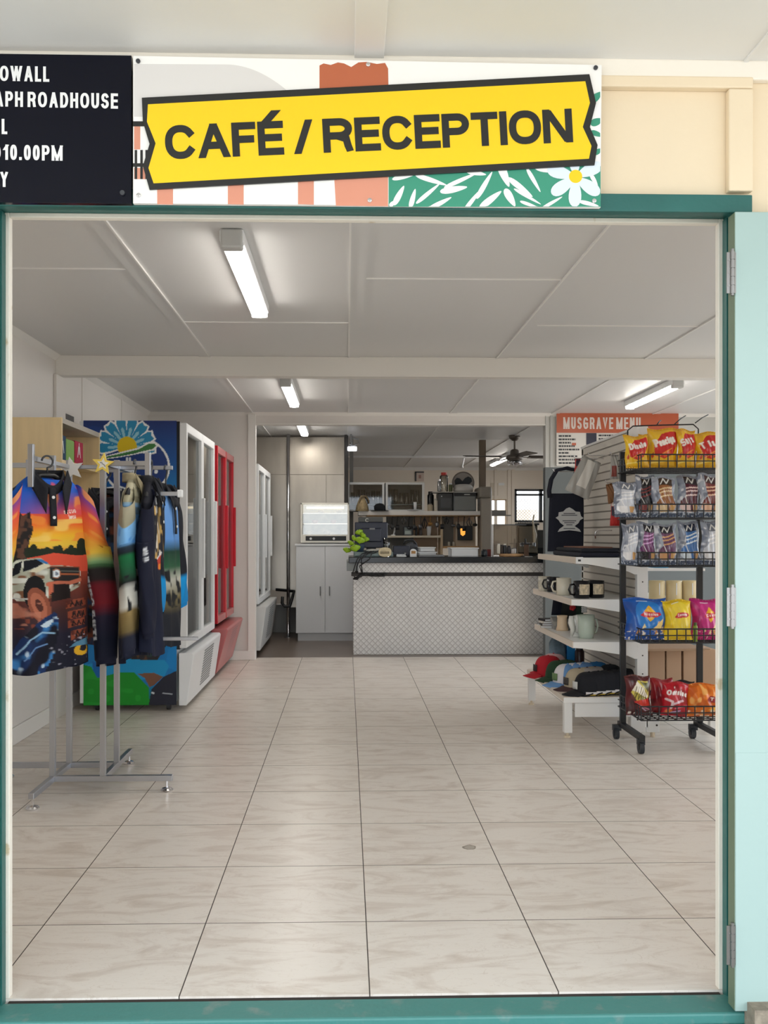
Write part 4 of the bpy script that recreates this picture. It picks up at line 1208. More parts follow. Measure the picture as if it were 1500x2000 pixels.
# navy shirt
c3 = Cv(60, 160, (18, 24, 48), .3)
c3.grad([(0, (20, 26, 50)), (.5, (16, 20, 42)), (.62, (26, 28, 40)), (1, (14, 16, 28))])
fig = (c3.X > .2)*(c3.X < .75)*(c3.Y > .55)*(c3.Y < .86)*1.0
c3.speck(8, 18, 61, .55, (196, 160, 92), fig); c3.speck(10, 24, 62, .66, (222, 214, 200), fig)
c3.poly([(.3, .55), (.6, .58), (.66, .50), (.36, .48)], (196, 60, 40)); c3.line([(.3, .55), (.6, .58)], .012, (240, 240, 240)); c3.ell(.5, .50, .14, .02, (232, 140, 50))
c3.text('III', .3, .87, .04, (206, 210, 214), t=.22); c3.text('III', .32, .82, .04, (206, 210, 214), t=.22)
s3 = Cv(30, 120, (16, 20, 42), .2); s3.text('IIII II', .45, .66, .05, (220, 224, 230), t=.2, rot=-84)
shirt('navy blue shirt with a tan figure print hanging beside the fishing shirt', (-.93, 4.50, 1.46), R(93), .19, .80, c3, s3, .62, seed=14, lap=.45, sl_d=.03, sl_out=.06, res=(110, 180), dep=.036)
hanger('black hanger inside the navy shirt with the tan print', (-.93, 4.50, 1.475), R(93), za+.006)
# blue-sleeved shirt behind
c4_ = Cv(60, 160, (20, 24, 36), .3)
c4_.grad([(0, (18, 22, 34)), (.2, (30, 32, 40)), (.3, (120, 108, 70)), (.42, (190, 190, 178)), (.5, (40, 90, 60)), (.6, (20, 60, 46)), (.68, (96, 152, 220)), (.9, (110, 160, 224)), (1, (22, 26, 40))])
c4_.speck(9, 26, 71, .58, (24, 26, 30), (c4_.Y > .24)*(c4_.Y < .52)*1.0)
s4 = Cv(30, 120, (24, 28, 38), .2); s4.grad([(0, (0, 130, 200)), (.3, (6, 140, 206)), (.34, (22, 24, 32)), (.6, (22, 24, 34)), (1, (40, 42, 50))])
shirt('dark shirt with bright blue cuffs hanging behind the navy shirt', (-.915, 4.78, 1.44), R(86), .19, .78, c4_, s4, .52, seed=21, lap=.45, sl_d=.03, sl_out=.06, res=(100, 160), dep=.036)
hanger('black hanger inside the dark shirt with bright blue cuffs', (-.915, 4.78, 1.455), R(86), 1.55)
c5 = Cv(50, 120, (26, 24, 30), .3); c5.speck(8, 20, 81, .55, (120, 62, 40), al=.8); c5.speck(10, 26, 82, .62, (30, 60, 90), al=.9)
s5 = Cv(20, 80, (20, 22, 30), .2); s5.speck(4, 14, 83, .6, (86, 50, 40))
shirt('dark mottled shirt hanging between the rack posts behind the sunset shirt', (-1.27, 4.99, 1.43), R(20), .19, .78, c5, s5, .6, seed=27, res=(80, 120), dep=.05)
hanger('black hanger inside the dark mottled shirt', (-1.27, 4.99, 1.445), R(20), 1.55)
part('hanging_arm', MB().box(XB-.01, XB+.01, YB_, 5.03, 1.54, 1.56).box(XB, -.88, 4.77, 4.79, 1.54, 1.56), steel, gr, bevel=.002)
part('hanging_arm', MB().box(-1.30, XB, 4.98, 5.0, 1.54, 1.56), steel, gr, bevel=.002)

# ------------------------------------------------------------------ kitchen: cool room wall, cabinet, food warmer
xr = ax(672, 11.2)
cr = MB()
zc = 2.375
xm1, xm2 = ax(560, 11.2), ax(566, 11.2)
cr.box(-2.6, xm1, 11.2, 11.24, az(1152, 11.2), zc).box(xm2, xr, 11.2, 11.24, .35, zc).box(xr-.03, xr, 11.24, 13.4, .35, zc)
wall_ss = struct('wall_coolroom', cr, stainless)
part('sheet_seam', MB().box(-2.6, xr, 11.197, 11.2, az(927, 11.2)-.004, az(927, 11.2)+.004).box(ax(637, 11.2)-.003, ax(637, 11.2)+.003, 11.197, 11.2, .9, az(927, 11.2)), M('seam_dark', (136, 130, 122), .4, metal=.6), wall_ss)
struct('trim_90', MB().box(xr+.005, xr+.05, 11.15, 11.25, 0, 2.4), M('shadow_gap', (54, 52, 50), .7))  # solid dark strip, the gap's shade put into its colour
struct('trim_91', MB().box(ax(683, 11.6), ax(690, 11.6), 11.6, 11.66, 0, 2.4), M('grey_jamb', (136, 134, 130), .5))
struct('wall_recess', MB().box(-2.6, .3, 11.7, 11.75, 0, .34), M('recess_wall', (150, 150, 148), .6))
sp_ = thing('steel_pole', 'thin stainless pipe running floor to ceiling beside the white cupboard', 'pipe', (ax(563, 11.1), 11.1, 0))
part('pipe', MB().cyl((0, 0, 0), (0, 0, HC), .020, n=14), chrome, sp_, local=True, smooth=True)
part('flange', MB().lathe([(.05, 0), (.05, .008), (.024, .012)], n=16), chrome, sp_, local=True)
dp = single('drain_hose', 'black looped drain hose under the stainless panel', 'hose',
            MB().tube([(ax(552, 11.0), 11.0, az(1165, 11)), (ax(551, 11.0), 11.0, az(1178, 11)), (ax(556, 11.0), 11.0, az(1184, 11)), (ax(566, 11.0), 11.0, az(1184, 11)), (ax(570, 11.0), 11.0, az(1170, 11)), (ax(573, 11.0), 11.12, az(1156, 11)), (ax(550, 11.0), 11.19, az(1154, 11)), (ax(536, 11.0), 11.19, az(1153, 11))], .018, 8), black_plastic, smooth=True)

lam = M('pale_laminate', (224, 225, 226), .4)
x0, x1, y0, y1, z0, z1 = ext(578, 692, 1063, 1252, 10.73, .45)
cb = thing('cupboard', 'tall pale grey two-door cupboard at the end of the counter', 'cupboard', ((x0+x1)/2, 10.95, 0))
part('body', MB().box(x0, x1, y0+.02, y1, .09, z1-.018), lam, cb)
part('plinth', MB().box(x0+.02, x1-.0, y0+.035, y1, 0, .09), M('plinth_grey', (206, 207, 208), .5), cb)
part('top', MB().box(x0-.012, x1+.01, y0-.01, y1, z1-.018, z1+.006), lam, cb, bevel=.002)
xm = ax(635, 10.73)
for a, b, hx_ in ((x0+.002, xm-.002, xm-.055), (xm+.002, x1-.002, xm+.05)):
    d = part('door', MB().box(a, b, y0, y0+.018, .095, z1-.022), lam, cb, bevel=.001)
    h = MB().box(hx_-.006, hx_+.006, y0-.028, y0-.018, az(1163, 10.73), az(1145, 10.73)).box(hx_-.005, hx_+.005, y0-.02, y0, az(1162, 10.73), az(1160, 10.73)).box(hx_-.005, hx_+.005, y0-.02, y0, az(1148, 10.73), az(1146, 10.73))
    part('handle', h, M('handle_grey', (120, 120, 120), .4), d)
x0, x1, y0, y1, zb0, zt0 = ext(587, 682, 982, 1060, 10.74, .40)
zb0 = z1+.006
pw = thing('food_warmer', 'lit glass-fronted food warmer on top of the pale cupboard', 'food warmer', ((x0+x1)/2, 10.94, zb0))
f = MB(); zc_ = az(1044, 10.74)
f.box(x0, x0+.02, y0, y1, zb0+.012, zt0).box(x1-.02, x1, y0, y1, zb0+.012, zt0).box(x0, x1, y0, y1, zt0-.02, zt0).box(x0, x1, y1-.02, y1, zb0+.02, zt0).box(x0+.02, x1-.02, y0, y1, zb0+.012, zc_)
part('casing', f, M('warm_white_metal', (238, 234, 222), .35), pw, bevel=.003)
part('back_plate', MB().box(x0+.02, x1-.02, y1-.026, y1-.02, zc_, zt0-.02), M('warmer_back', (196, 190, 160), .5, var=(9, .35)), pw)
part('control_panel', MB().box(ax(597, 10.74), ax(676, 10.74), y0-.006, y0, az(1056, 10.74), az(1047, 10.74)), black_plastic, pw)
for px in (607, 652): part('knob', MB().cyl((ax(px, 10.74), y0-.02, az(1052, 10.74)), (ax(px, 10.74), y0-.006, az(1052, 10.74)), .014, n=12), white_metal, pw)
part('front_glass', MB().box(x0+.02, x1-.02, y0+.002, y0+.006, zc_, zt0-.02), clear_glass('oven_glass', (250, 246, 236), .16), pw)
part('lamp', MB().cyl((x0+.06, 10.95, zt0-.05), (x1-.06, 10.95, zt0-.05), .014, n=10), M('warmer_lamp', (255, 255, 255), .4, emit=((255, 240, 205), 1.3)), pw)
for q in (.33, .66): part('rack', MB().box(x0+.02, x1-.02, y0+.03, y1-.03, zc_+(zt0-zc_)*q, zc_+(zt0-zc_)*q+.006), chrome, pw)
for i in range(7):
    rr = random.Random(i)
    q = (0, .33, .66)[i % 3]
    c = (x0+.09+.07*i, 10.92, zc_+(zt0-zc_)*q+(.006 if q else 0)+.024)
    single('wrapped_snack', 'foil wrapped snack lying inside the lit food warmer', 'food', MB().ball(c, (.04, .05, .024), 10, 6),
           [M('snack_%d' % (i % 3), ((226, 214, 190), (196, 60, 50), (206, 186, 140))[i % 3], .4)], 'wrapped snacks in the food warmer', smooth=True)

# ------------------------------------------------------------------ servery counter of light diamond plate
YC = 9.49
cxa, cxb = ax(690, YC), ax(1063, YC)
plate = checker_plate()
ct = thing('servery_counter', 'servery counter clad in light diamond plate with a black worktop', 'counter', ((cxa+cxb)/2, 9.8, 0))
part('front_panel', MB().box(cxa, cxb, YC, YC+.02, .0, .80), plate, ct, bevel=.004)
part('end_panel', MB().box(cxa, cxa+.02, YC+.02, 10.15, 0, .80), plate, ct)
part('carcass', MB().box(cxa+.02, cxb, YC+.04, 10.15, 0, .86), dark_grey, ct)
part('shadow_strip', MB().box(cxa-.02, cxb, YC-.01, YC+.03, .795, .835), M('shadow_dark', (70, 66, 64), .6), ct)  # strip standing for the shadow under the apron, shade put into its colour
xl_ = ax(677, 9.40)
part('apron', MB().box(ax(700, 9.4), cxb, 9.42, 9.44, .835, .93), plate, ct)
part('apron_end', MB().box(xl_, ax(700, 9.4), 9.40, 10.15, .85, .945), M('apron_grey', (132, 138, 138), .5), ct, bevel=.003)
wtop = part('worktop', MB().box(xl_+.02, cxb+.02, 9.38, 10.2, .93, .99), M('black_worktop', (20, 24, 30), .22, bump=(60, .02)), ct, bevel=.006)
part('corner_strip', MB().box(cxb-.012, cxb+.004, YC-.006, YC, 0, .80), mid_grey, ct)
ZW = .99
def on(px0, px1, py0, Y, d, z0=ZW):
    x0, z1 = at(px0, py0, Y); x1 = ax(px1, Y)
    return x0, x1, Y, Y+d, z0, z1

# things on the counter
teal = M('teal_grey', (112, 128, 128), .5)
x0, x1, y0, y1, z0, z1 = on(691, 768, 1078, 9.42, .38)
cdw = thing('cash_drawer', 'teal grey cash drawer box under the computer on the counter', 'cash drawer', ((x0+x1)/2, 9.6, ZW))
part('body', MB().box(x0, x1, y0+.01, y1, ZW, z1), teal, cdw, bevel=.004)
part('drawer_front', MB().box(x0+.012, x1-.012, y0, y0+.012, ZW+.01, z1-.016), M('teal_light', (128, 146, 146), .5), cdw, bevel=.003)
part('lock', MB().cyl((x1-.05, y0-.004, z1-.05), (x1-.05, y0, z1-.05), .008, n=10), chrome, cdw)
zd_ = z1
x0, x1, y0, y1, _, z1 = on(693, 757, 1020, 9.62, .04)
mo = thing('computer_monitor', 'dark navy back of a computer monitor standing above the cash drawer', 'monitor', ((x0+x1)/2, 9.64, zd_))
zb_ = az(1070, 9.62)
part('back_shell', MB().box(x0, x1, 9.62, 9.655, zb_, z1), M('navy_shell', (22, 28, 50), .35), mo, bevel=.008)
part('hump', MB().box(x0+.06, x1-.06, 9.60, 9.62, zb_+.06, z1-.06), M('navy_shell', (22, 28, 50), .35), mo, bevel=.01)
part('badge', MB().box(x0+.15, x1-.13, 9.598, 9.60, z1-.075, z1-.06), mid_grey, mo)
part('stand', MB().box((x0+x1)/2-.05, (x0+x1)/2+.05, 9.63, 9.66, zd_, zb_+.04).box((x0+x1)/2-.11, (x0+x1)/2+.11, 9.56, 9.74, zd_, zd_+.012), black_plastic, mo, bevel=.003)
part('sticker', MB().box(ax(714, 9.6), ax(722, 9.6), 9.616, 9.62, az(1056, 9.6), az(1050, 9.6)), white_metal, mo)
x0, x1, _, _, zlo, zhi = ext(700, 748, 1010, 1022, 9.66, .1)
cp = thing('customer_display', 'grey strip-shaped device with a pale ring on top of the monitor', 'device', ((x0+x1)/2, 9.7, zlo))
part('casing', MB().box(x0, x1, 9.66, 9.74, az(1020, 9.66), zhi), M('device_grey', (84, 86, 84), .5), cp, bevel=.005)
part('ring', MB().tube([(ax(717, 9.655)+.016*math.cos(a), 9.655, az(1016, 9.655)+.016*math.sin(a)) for a in np.linspace(.6, 5.6, 14)], .004, 6), M('pale_ring', (200, 200, 196), .4), cp)
# plant
px_, pz = at(697, 1076, 9.45)
pl = thing('potted_plant', 'small lime-leaved potted plant beside the monitor on the counter', 'plant', (px_, 9.50, zd_))
pl.location = (ax(703, 9.5), 9.5, zd_)
part('pot', MB().lathe([(.035, 0), (.05, .07), (.052, .075), (.045, .075), (.04, .06), (0, .06)], n=18), M('pot_blue', (60, 78, 98), .4), pl, local=True, smooth=True)
part('stem', MB().tube([(0, 0, .05), (-.01, -.01, .10), (.005, -.01, .18)], .005, 6).tube([(0, 0, .06), (-.06, -.02, .09), (-.10, -.03, .05)], .004, 6), M('stem_green', (96, 120, 40), .5), pl, local=True)
lm = M('lime_leaf', (148, 186, 30), .45, var=(30, .25))
for (x, y, z, r, a, b) in ((-.13, -.04, .02, .045, .3, .2), (-.05, -.06, .04, .06, -.2, .4), (-.09, -.03, .09, .04, .5, .1), (.0, -.05, .12, .058, .2, .3), (.03, -.04, .17, .04, .7, .2), (-.01, -.03, .20, .045, -.3, .5), (-.06, -.05, .14, .035, 1, .3), (.06, -.02, .13, .04, .2, .8)):
    M3 = Matrix.Rotation(a, 3, 'Y') @ Matrix.Rotation(.4*b, 3, 'Z') @ Matrix.Rotation(.25, 3, 'X')
    l = MB().grid(lambda u, v: tuple(Vector((x, y, z))+M3 @ Vector((r*.95*(u-.5)*2*math.sin(PI*min(.98, max(.02, v)))**.6, -.02*math.cos((u-.5)*3), r*1.15*(v-.5)))), 7, 9)
    part('leaf', l, lm, pl, local=True, smooth=True, solid=.002)
# oval plaque, clear cup, cable
ox, oz = at(752, 1091, 9.40)
ov = thing('oval_plaque', 'oval beige plaque with scribbled lettering leaning on the cash drawer', 'plaque', (ox, 9.40, ZW))
part('disc', MB().prism([(.065*math.copysign(abs(math.cos(a))**.8, math.cos(a)), .048+.048*math.copysign(abs(math.sin(a))**.8, math.sin(a))) for a in np.linspace(0, 2*PI, 28)[:-1]], 0, .014, 'y'), M('plaque_beige', (206, 192, 158), .6, var=(40, .15)), ov, local=True, bevel=.003)
sc_ = MB()
for i in range(6): sc_.tube([(-.045+.015*i, -.002, .03), (-.040+.015*i, -.002, .06), (-.034+.015*i, -.002, .035)], .0022, 5)
part('scribble', sc_, M('scribble_dark', (92, 84, 66), .6), ov, local=True)
gx_, gz_ = at(755, 1082, 9.5)
cupg = single('clear_tumbler', 'stack of clear tumblers standing on the cash drawer', 'glass', MB().lathe([(.026, 0), (.03, .06), (.03, .062), (.038, .14), (.035, .14), (.027, .06), (.022, .006), (0, .006)], (gx_, 9.52, zd_), 20), clear_glass('tumbler', (225, 226, 226), .15), smooth=True)
single('white_cable', 'white cable lying across the top of the cash drawer', 'cable', MB().tube([(ax(716, 9.46), 9.46, zd_+.012), (ax(726, 9.45), 9.45, zd_+.018), (ax(738, 9.46), 9.46, zd_+.016), (ax(747, 9.47), 9.47, zd_+.01)], .011, 8), M('cable_white', (206, 206, 200), .5), smooth=True)
for i, (a, b, c_) in enumerate(((707, 698, 693), (713, 703, 697), (718, 706, 706), (726, 722, 702))):
    pts = [(ax(a+12, 9.44), 9.44, zd_+.006), (ax(a, 9.39), 9.39, zd_-.02), (ax(b, 9.36), 9.36, .97), (ax(c_, 9.365), 9.365, .90), (ax(c_-4+3*i, 9.38), 9.38, .83)]
    q = []
    for j in range(len(pts)-1):
        for t_ in (0, .5): q.append(tuple(Vector(pts[j]).lerp(Vector(pts[j+1]), t_)))
    q.append(pts[-1])
    single('black_cable', 'black cable hanging over the edge of the counter from the cash drawer', 'cable', MB().tube(q, .006, 7), black_plastic, 'black cables hanging over the counter edge', smooth=True)
wb_ = MB()
for i in range(9):
    rr = random.Random(40+i); pts = []
    for j in range(10): pts.append((ax(692+7*j+rr.uniform(-3, 3), 9.40), 9.40+rr.uniform(-.02, .02), .815+rr.uniform(-.02, .02)+(-.03*(j < 2))))
    wb_.tube(pts, .0055, 5)
o = single('cable_tangle', 'tangle of black cables tucked under the counter overhang', 'cable', wb_, black_plastic, smooth=True)

x0, x1, y0, y1, z0, z1 = on(768, 800, 1066, 9.62, .16)
ef = thing('card_terminal', 'black card terminal on a small white base next to the cash drawer', 'card machine', ((x0+x1)/2, 9.6, ZW))
part('body', MB().box(x0, x1, y0, y1, ZW+.012, z1), M('navy_shell', (22, 28, 50), .35), ef, bevel=.006)
part('base', MB().box(x0+.03, x1-.04, y0-.10, y0+.04, ZW, ZW+.012), white_metal, ef, bevel=.003)
bx = MB()
for i in range(6): bx.box(ax(775+3*i, 9.5), ax(777.2+3*i, 9.5), 9.515, 9.53, ZW+.012, ZW+.026)
part('keys', bx, white_metal, ef)
part('receipt', MB().box(ax(790, 9.6), ax(793, 9.6), 9.60, 9.612, ZW+.03, az(1080, 9.6)), M('paper_white', (232, 232, 228), .7), ef)
# dark rounded bag
gx_ = ax(801, 10.0)
sb = thing('slouched_bag', 'dark grey rounded bag slouched behind the picture card', 'bag', (gx_, 10.0, ZW))
part('body', MB().grid(lambda u, v: ((.09-.03*v)*math.cos(2*PI*u)*(1-max(0, v-.8)*4.8)+.02*v, .07*math.sin(2*PI*u)*(1-max(0, v-.8)*4.8), .14*v+.01*math.sin(6*PI*u)*v), 24, 12, wrap=True), M('bag_grey', (74, 76, 82), .7, bump=(30, .4)), sb, local=True, smooth=True)
part('strap', MB().tube([(-.07, 0, .12), (-.05, 0, .165), (.03, 0, .17), (.07, 0, .12)], .008, 6), dark_grey, sb, local=True, smooth=True)
x0, x1, y0, y1, z0, z1 = on(801, 814, 1072, 9.55, .05)
pcd = thing('picture_card', 'small white rounded card stand with an orange animal picture', 'card', ((x0+x1)/2, 9.57, ZW))
part('card', MB().prism([(x0, ZW), (x1, ZW)]+[((x0+x1)/2+(x1-x0)/2*math.cos(a), z1-.03+.03*math.sin(a)) for a in np.linspace(0, PI, 10)], 9.55, 9.58, 'y'), white_metal, pcd)
part('picture', MB().box(x0+.012, x1-.012, 9.5485, 9.55, ZW+.03, z1-.02).box(x0+.02, x1-.03, 9.548, 9.5485, ZW+.04, z1-.04), M('card_orange', (190, 142, 86), .6, var=(60, .4)), pcd)
tray_m = M('tray_white', (222, 224, 226), .4)
def tub(label, px0, px1, pyt, Y, d, tiers):
    x0, x1, y0, y1, z0, z1 = on(px0, px1, pyt, Y, d)
    t = thing('plastic_tub', label, 'tub', ((x0+x1)/2, Y+d/2, ZW), 0, 'white plastic tubs on the counter')
    h = (z1-ZW)/tiers
    for i in range(tiers):
        a = ZW+h*i; b = a+h-.004; k = .012*(i % 2)
        m = MB().box(x0+k, x1-k, y0, y0+.008, a, b).box(x0+k, x1-k, y1-.008, y1, a, b).box(x0+k, x0+k+.008, y0, y1, a, b).box(x1-k-.008, x1-k, y0, y1, a, b).box(x0+k, x1-k, y0, y1, a, a+.006)
        p = part('tub_body', m, tray_m, t, bevel=.004)
        part('rim', MB().box(x0+k-.008, x1-k+.008, y0-.008, y0, b-.012, b).box(x0+k-.008, x1-k+.008, y1, y1+.008, b-.012, b).box(x0+k-.008, x0+k, y0, y1, b-.012, b).box(x1-k, x1-k+.008, y0, y1, b-.012, b), tray_m, p, bevel=.002)
tub('stack of two low white plastic tubs behind the picture card', 818, 852, 1068, 9.75, .22, 2)
tub('wide white plastic tub below the small black screen', 881, 934, 1069, 9.62, .28, 1)
single('baking_sheet', 'grey flat sheet lying on the worktop beside the white tubs', 'tray', MB().box(ax(817, 9.6), ax(866, 9.6), 9.5, 9.70, ZW+.0, ZW+.018), mid_grey, bevel=.004)
def jar(name, label, px, pyt, Y, r, m, mcap, cat, group=None, z0=ZW, prof=None):
    x, z1 = at(px, pyt, Y)
    h = z1-z0
    t = thing(name, label, cat, (x, Y, z0), 0, group)
    part('body', MB().lathe(prof(h) if prof else [(r*.94, 0), (r, .01), (r, h*.8), (r*.8, h*.86), (0, h*.86)], n=18), m, t, local=True, smooth=True)
    part('lid', MB().lathe([(r*.7, h*.84), (r*.72, h), (0, h)], n=18), mcap, t, local=True)
    return t
jar('dark_canister', 'dark glass canister at the foot of the beige post', 946, 1073, 9.75, .032, M('canister_dark', (44, 52, 58), .25), black_plastic, 'canister')
x0, x1, y0, y1, z0, z1 = on(952, 959, 1073, 9.78, .05)
single('red_packet', 'narrow dark red packet between the canister and the clear screen', 'packet', MB().box(x0, x1, y0, y1, ZW, z1), M('packet_red', (110, 30, 26), .5), bevel=.003)
# clear screen with steel frame
x0, x1, y0, y1, z0, z1 = on(961, 1010, 1025, 9.85, .012)
ps = thing('counter_screen', 'clear guard screen with a white edge standing on the worktop', 'screen', ((x0+x1)/2, 9.85, ZW))
part('sheet', MB().box(x0+.01, x1, 9.852, 9.858, ZW+.01, z1), clear_glass('screen_glass', (196, 192, 188), .08), ps)
part('edge_post', MB().box(x0, x0+.014, 9.84, 9.87, ZW, z1+.005), white_metal, ps)
part('top_rail', MB().box(x0+.014, ax(1028, 9.85), 9.85, 9.86, z1-.006, z1+.006), mid_grey, ps)
# round wooden board with small bottles
bx0, bx1 = ax(975, 9.6), ax(1024, 9.6)
single('wooden_board', 'round wooden serving board on the worktop behind the clear screen', 'board', MB().lathe([(.12, 0), (.127, .006), (.127, .022), (.12, .028), (0, .028)], ((bx0+bx1)/2, 9.62, ZW), 28), M('board_wood', (206, 164, 118), .5, var=(14, .18)))
zz = ZW+.028
for i, (px, pt, r, col, cap, w) in enumerate(((974, 1062, .018, (216, 212, 200), (230, 230, 226), 'cream'), (980, 1064, .018, (58, 46, 40), (40, 36, 36), 'brown'), (986, 1062, .02, (30, 34, 40), (220, 216, 206), 'black'), (994, 1066, .02, (44, 44, 52), (28, 28, 32), 'charcoal'), (1003, 1070, .026, (196, 196, 198), (90, 90, 92), 'silver'))):
    jar('sauce_bottle', 'small %s sauce bottle with its cap on the round wooden board' % w, px, pt, 9.60+.015*(i % 2), r, M('bottle_%s' % w, col, .3), M('cap_%s' % w, cap, .4), 'bottle', 'sauce bottles on the wooden board', z0=zz)
# wooden post with a scanner head
x, z1 = at(1028, 1058, 9.55)
wp = thing('wooden_display_post', 'dark wooden block post with a flat black top on the worktop', 'stand', (x, 9.55, ZW))
part('post', MB().box(-.022, .022, -.022, .022, .006, z1-ZW-.02), M('post_wood', (112, 84, 66), .5, var=(18, .25)), wp, local=True, bevel=.002)
part('head', MB().box(-.06, .05, -.04, .04, z1-ZW-.03, z1-ZW-.018).cyl((-.01, 0, z1-ZW-.018), (-.01, 0, z1-ZW+.03), .008, n=8), black_plastic, wp, local=True)
part('foot', MB().box(-.06, .06, -.05, .05, 0, .008), black_plastic, wp, local=True)
# coffee machine and urn with the pale spout, towards the window
x0, x1, y0, y1, z0, z1 = on(1012, 1060, 1022, 10.02, .14)
cm_ = thing('coffee_machine', 'stainless coffee machine with a pale curved spout below the black window', 'coffee machine', ((x0+x1)/2, 10.1, ZW))
part('body', MB().box(x0, x1-.05, 10.02, 10.16, ZW+.02, z1-.02), streaked_steel('urn_steel', (176, 160, 140), .25), cm_, bevel=.012)
part('top_tray', MB().box(x0-.01, x1-.04, 10.0, 10.16, z1-.02, z1), dark_grey, cm_, bevel=.004)
part('base', MB().box(x0+.01, x1-.06, 10.0, 10.16, ZW, ZW+.02), black_plastic, cm_)
rail = MB()
for i in range(9): rail.cyl((x0+.01+i*.018, 10.03, z1), (x0+.01+i*.018, 10.03, z1+.035), .004, n=6)
part('cup_rail', rail, dark_grey, cm_)
sx_ = ax(1043, 10.0)
part('spout', MB().tube([(sx_, 10.0, az(1005, 10)), (sx_-.012, 10.0, az(1018, 10)), (sx_+.0, 10.0, az(1032, 10)), (sx_+.012, 10.0, az(1045, 10)), (sx_+.006, 10.0, az(1058, 10)), (sx_+.004, 10.0, az(1070, 10))], [.007, .009, .013, .02, .012, .008], 10), M('pale_spout', (228, 214, 186), .3), cm_, smooth=True)
for i in range(3): part('group_head', MB().cyl((x0+.04+.06*i, 9.985, ZW+.14), (x0+.04+.06*i, 9.985, ZW+.10), .022, n=12), chrome, cm_)
x0, x1, y0, y1, z0, z1 = on(1046, 1066, 1035, 10.08, .12)
gd = thing('coffee_grinder', 'dark grey box-shaped grinder beside the coffee machine', 'grinder', ((x0+x1)/2, 10.12, ZW))
part('body', MB().box(x0, x1, y0, y1, ZW+.08, z1), M('grinder_grey', (92, 90, 86), .4), gd, bevel=.006)
part('base', MB().box(x0+.01, x1, y0, y1, ZW, ZW+.08), black_plastic, gd)
single('paper_sheet', 'white sheet of paper lying on the worktop by the wooden post', 'paper', MB().box(ax(1026, 9.45), ax(1040, 9.45), 9.43, 9.5, ZW, ZW+.003), MATS['paper_white'])

# ------------------------------------------------------------------ shelf unit and cupboards behind the counter (depth 11.3)
YS_ = 11.3
zs0, zs1 = az(1008, YS_), az(998, YS_)
sx0, sx1 = ax(700, YS_), ax(938, YS_)
hs = thing('servery_shelf', 'long pale overhead shelf with a worn edge behind the counter', 'shelf', ((sx0+sx1)/2, YS_+.2, 0))
part('board', MB().box(sx0, sx1, YS_, YS_+.50, zs0+.012, zs1), M('shelf_pale', (236, 232, 226), .5), hs, bevel=.002)
part('underside', MB().box(sx0+.1, sx1, YS_+.01, YS_+.50, zs0, zs0+.012), M('shelf_wood', (176, 140, 100), .6, var=(10, .2)), hs)
part('upright', MB().box(ax(861.5, YS_), ax(866, YS_), YS_+.06, YS_+.4, .0, zs0), M('upright_wood', (202, 178, 144), .5), hs)
part('upright', MB().box(sx0+.02, sx0+.05, YS_+.2, YS_+.42, .0, zs0), M('upright_wood', (202, 178, 144), .5), hs)
lz0, lz1 = az(1050, YS_), az(1046, YS_)
part('lower_shelf', MB().box(ax(757, YS_), ax(861.5, YS_), YS_+.04, YS_+.38, lz0, lz1), M('shelf_cream', (206, 196, 176), .5), hs)
tz = az(1071, YS_), az(1067, YS_)
part('timber_rail', MB().box(ax(866, YS_), ax(936, YS_), YS_+.04, YS_+.36, *tz), M('rail_timber', (192, 150, 100), .5), hs)
for a_, b_, c_ in ((757, 812, .9), (866, 893, tz[1])): part('back_sheet', MB().box(ax(a_, YS_), ax(b_, YS_), YS_+.40, YS_+.41, c_, zs0), M('sheet_grey', (122, 122, 118), .5), hs)
part('back_board', MB().box(ax(812, YS_), ax(861, YS_), YS_+.41, YS_+.42, .9, zs0).box(ax(893, YS_), ax(938, YS_), YS_+.41, YS_+.42, tz[1], zs0), M('board_tan', (196, 172, 146), .6), hs)
bench = thing('back_bench', 'low dark bench standing behind the counter under the overhead shelf', 'bench', ((sx0+sx1)/2, YS_+.3, 0))
part('top', MB().box(sx0+.06, ax(861, YS_)-.01, YS_+.06, YS_+.4, .86, .90), M('bench_steel', (150, 148, 144), .3, metal=.7), bench)
part('body', MB().box(sx0+.08, ax(861, YS_)-.03, YS_+.1, YS_+.4, 0, .86), dark_grey, bench)
# utensils hanging under the shelf
kinds = ['ladle', 'slotted_spoon', 'spatula', 'tongs']
for i in range(17):
    px = 757+10.6*i+random.uniform(-2, 2)
    x = ax(px, YS_+.04); top = zs0
    L = .07+.07*random.random()
    kd = kinds[i % 4]
    tan = i == 8
    mu = M('utensil_tan', (166, 120, 60), .5) if tan else (M('utensil_black', (34, 34, 36), .4) if i % 3 else M('utensil_steel', (110, 110, 112), .3, metal=.8))
    m = MB().tube([(x, YS_+.04, top), (x+.004, YS_+.032, top-.01), (x, YS_+.035, top-.02), (x+random.uniform(-.01, .01), YS_+.04, top-L)], .005, 6)
    if kd == 'ladle': m.ball((x, YS_+.03, top-L-.015), (.03, .024, .02), 10, 6)
    elif kd == 'spatula': m.box(x-.022, x+.022, YS_+.037, YS_+.042, top-L-.06, top-L)
    elif kd == 'tongs': m.tube([(x, YS_+.04, top-.02), (x-.03, YS_+.04, top-L*.7), (x-.012, YS_+.04, top-L-.02)], .006, 6).tube([(x, YS_+.04, top-.02), (x+.03, YS_+.04, top-L*.7), (x+.012, YS_+.04, top-L-.02)], .006, 6)
    else: m.ball((x, YS_+.038, top-L-.02), (.025, .008, .035), 10, 6)
    single(kd, 'tan kitchen utensil hanging from the overhead shelf among dark ones' if tan else ('%s %s hanging from the underside of the overhead shelf' % ('black' if i % 3 else 'steel', kd.replace('_', ' '))), 'utensil', m, mu,
           'utensils hanging under the overhead shelf', smooth=True)
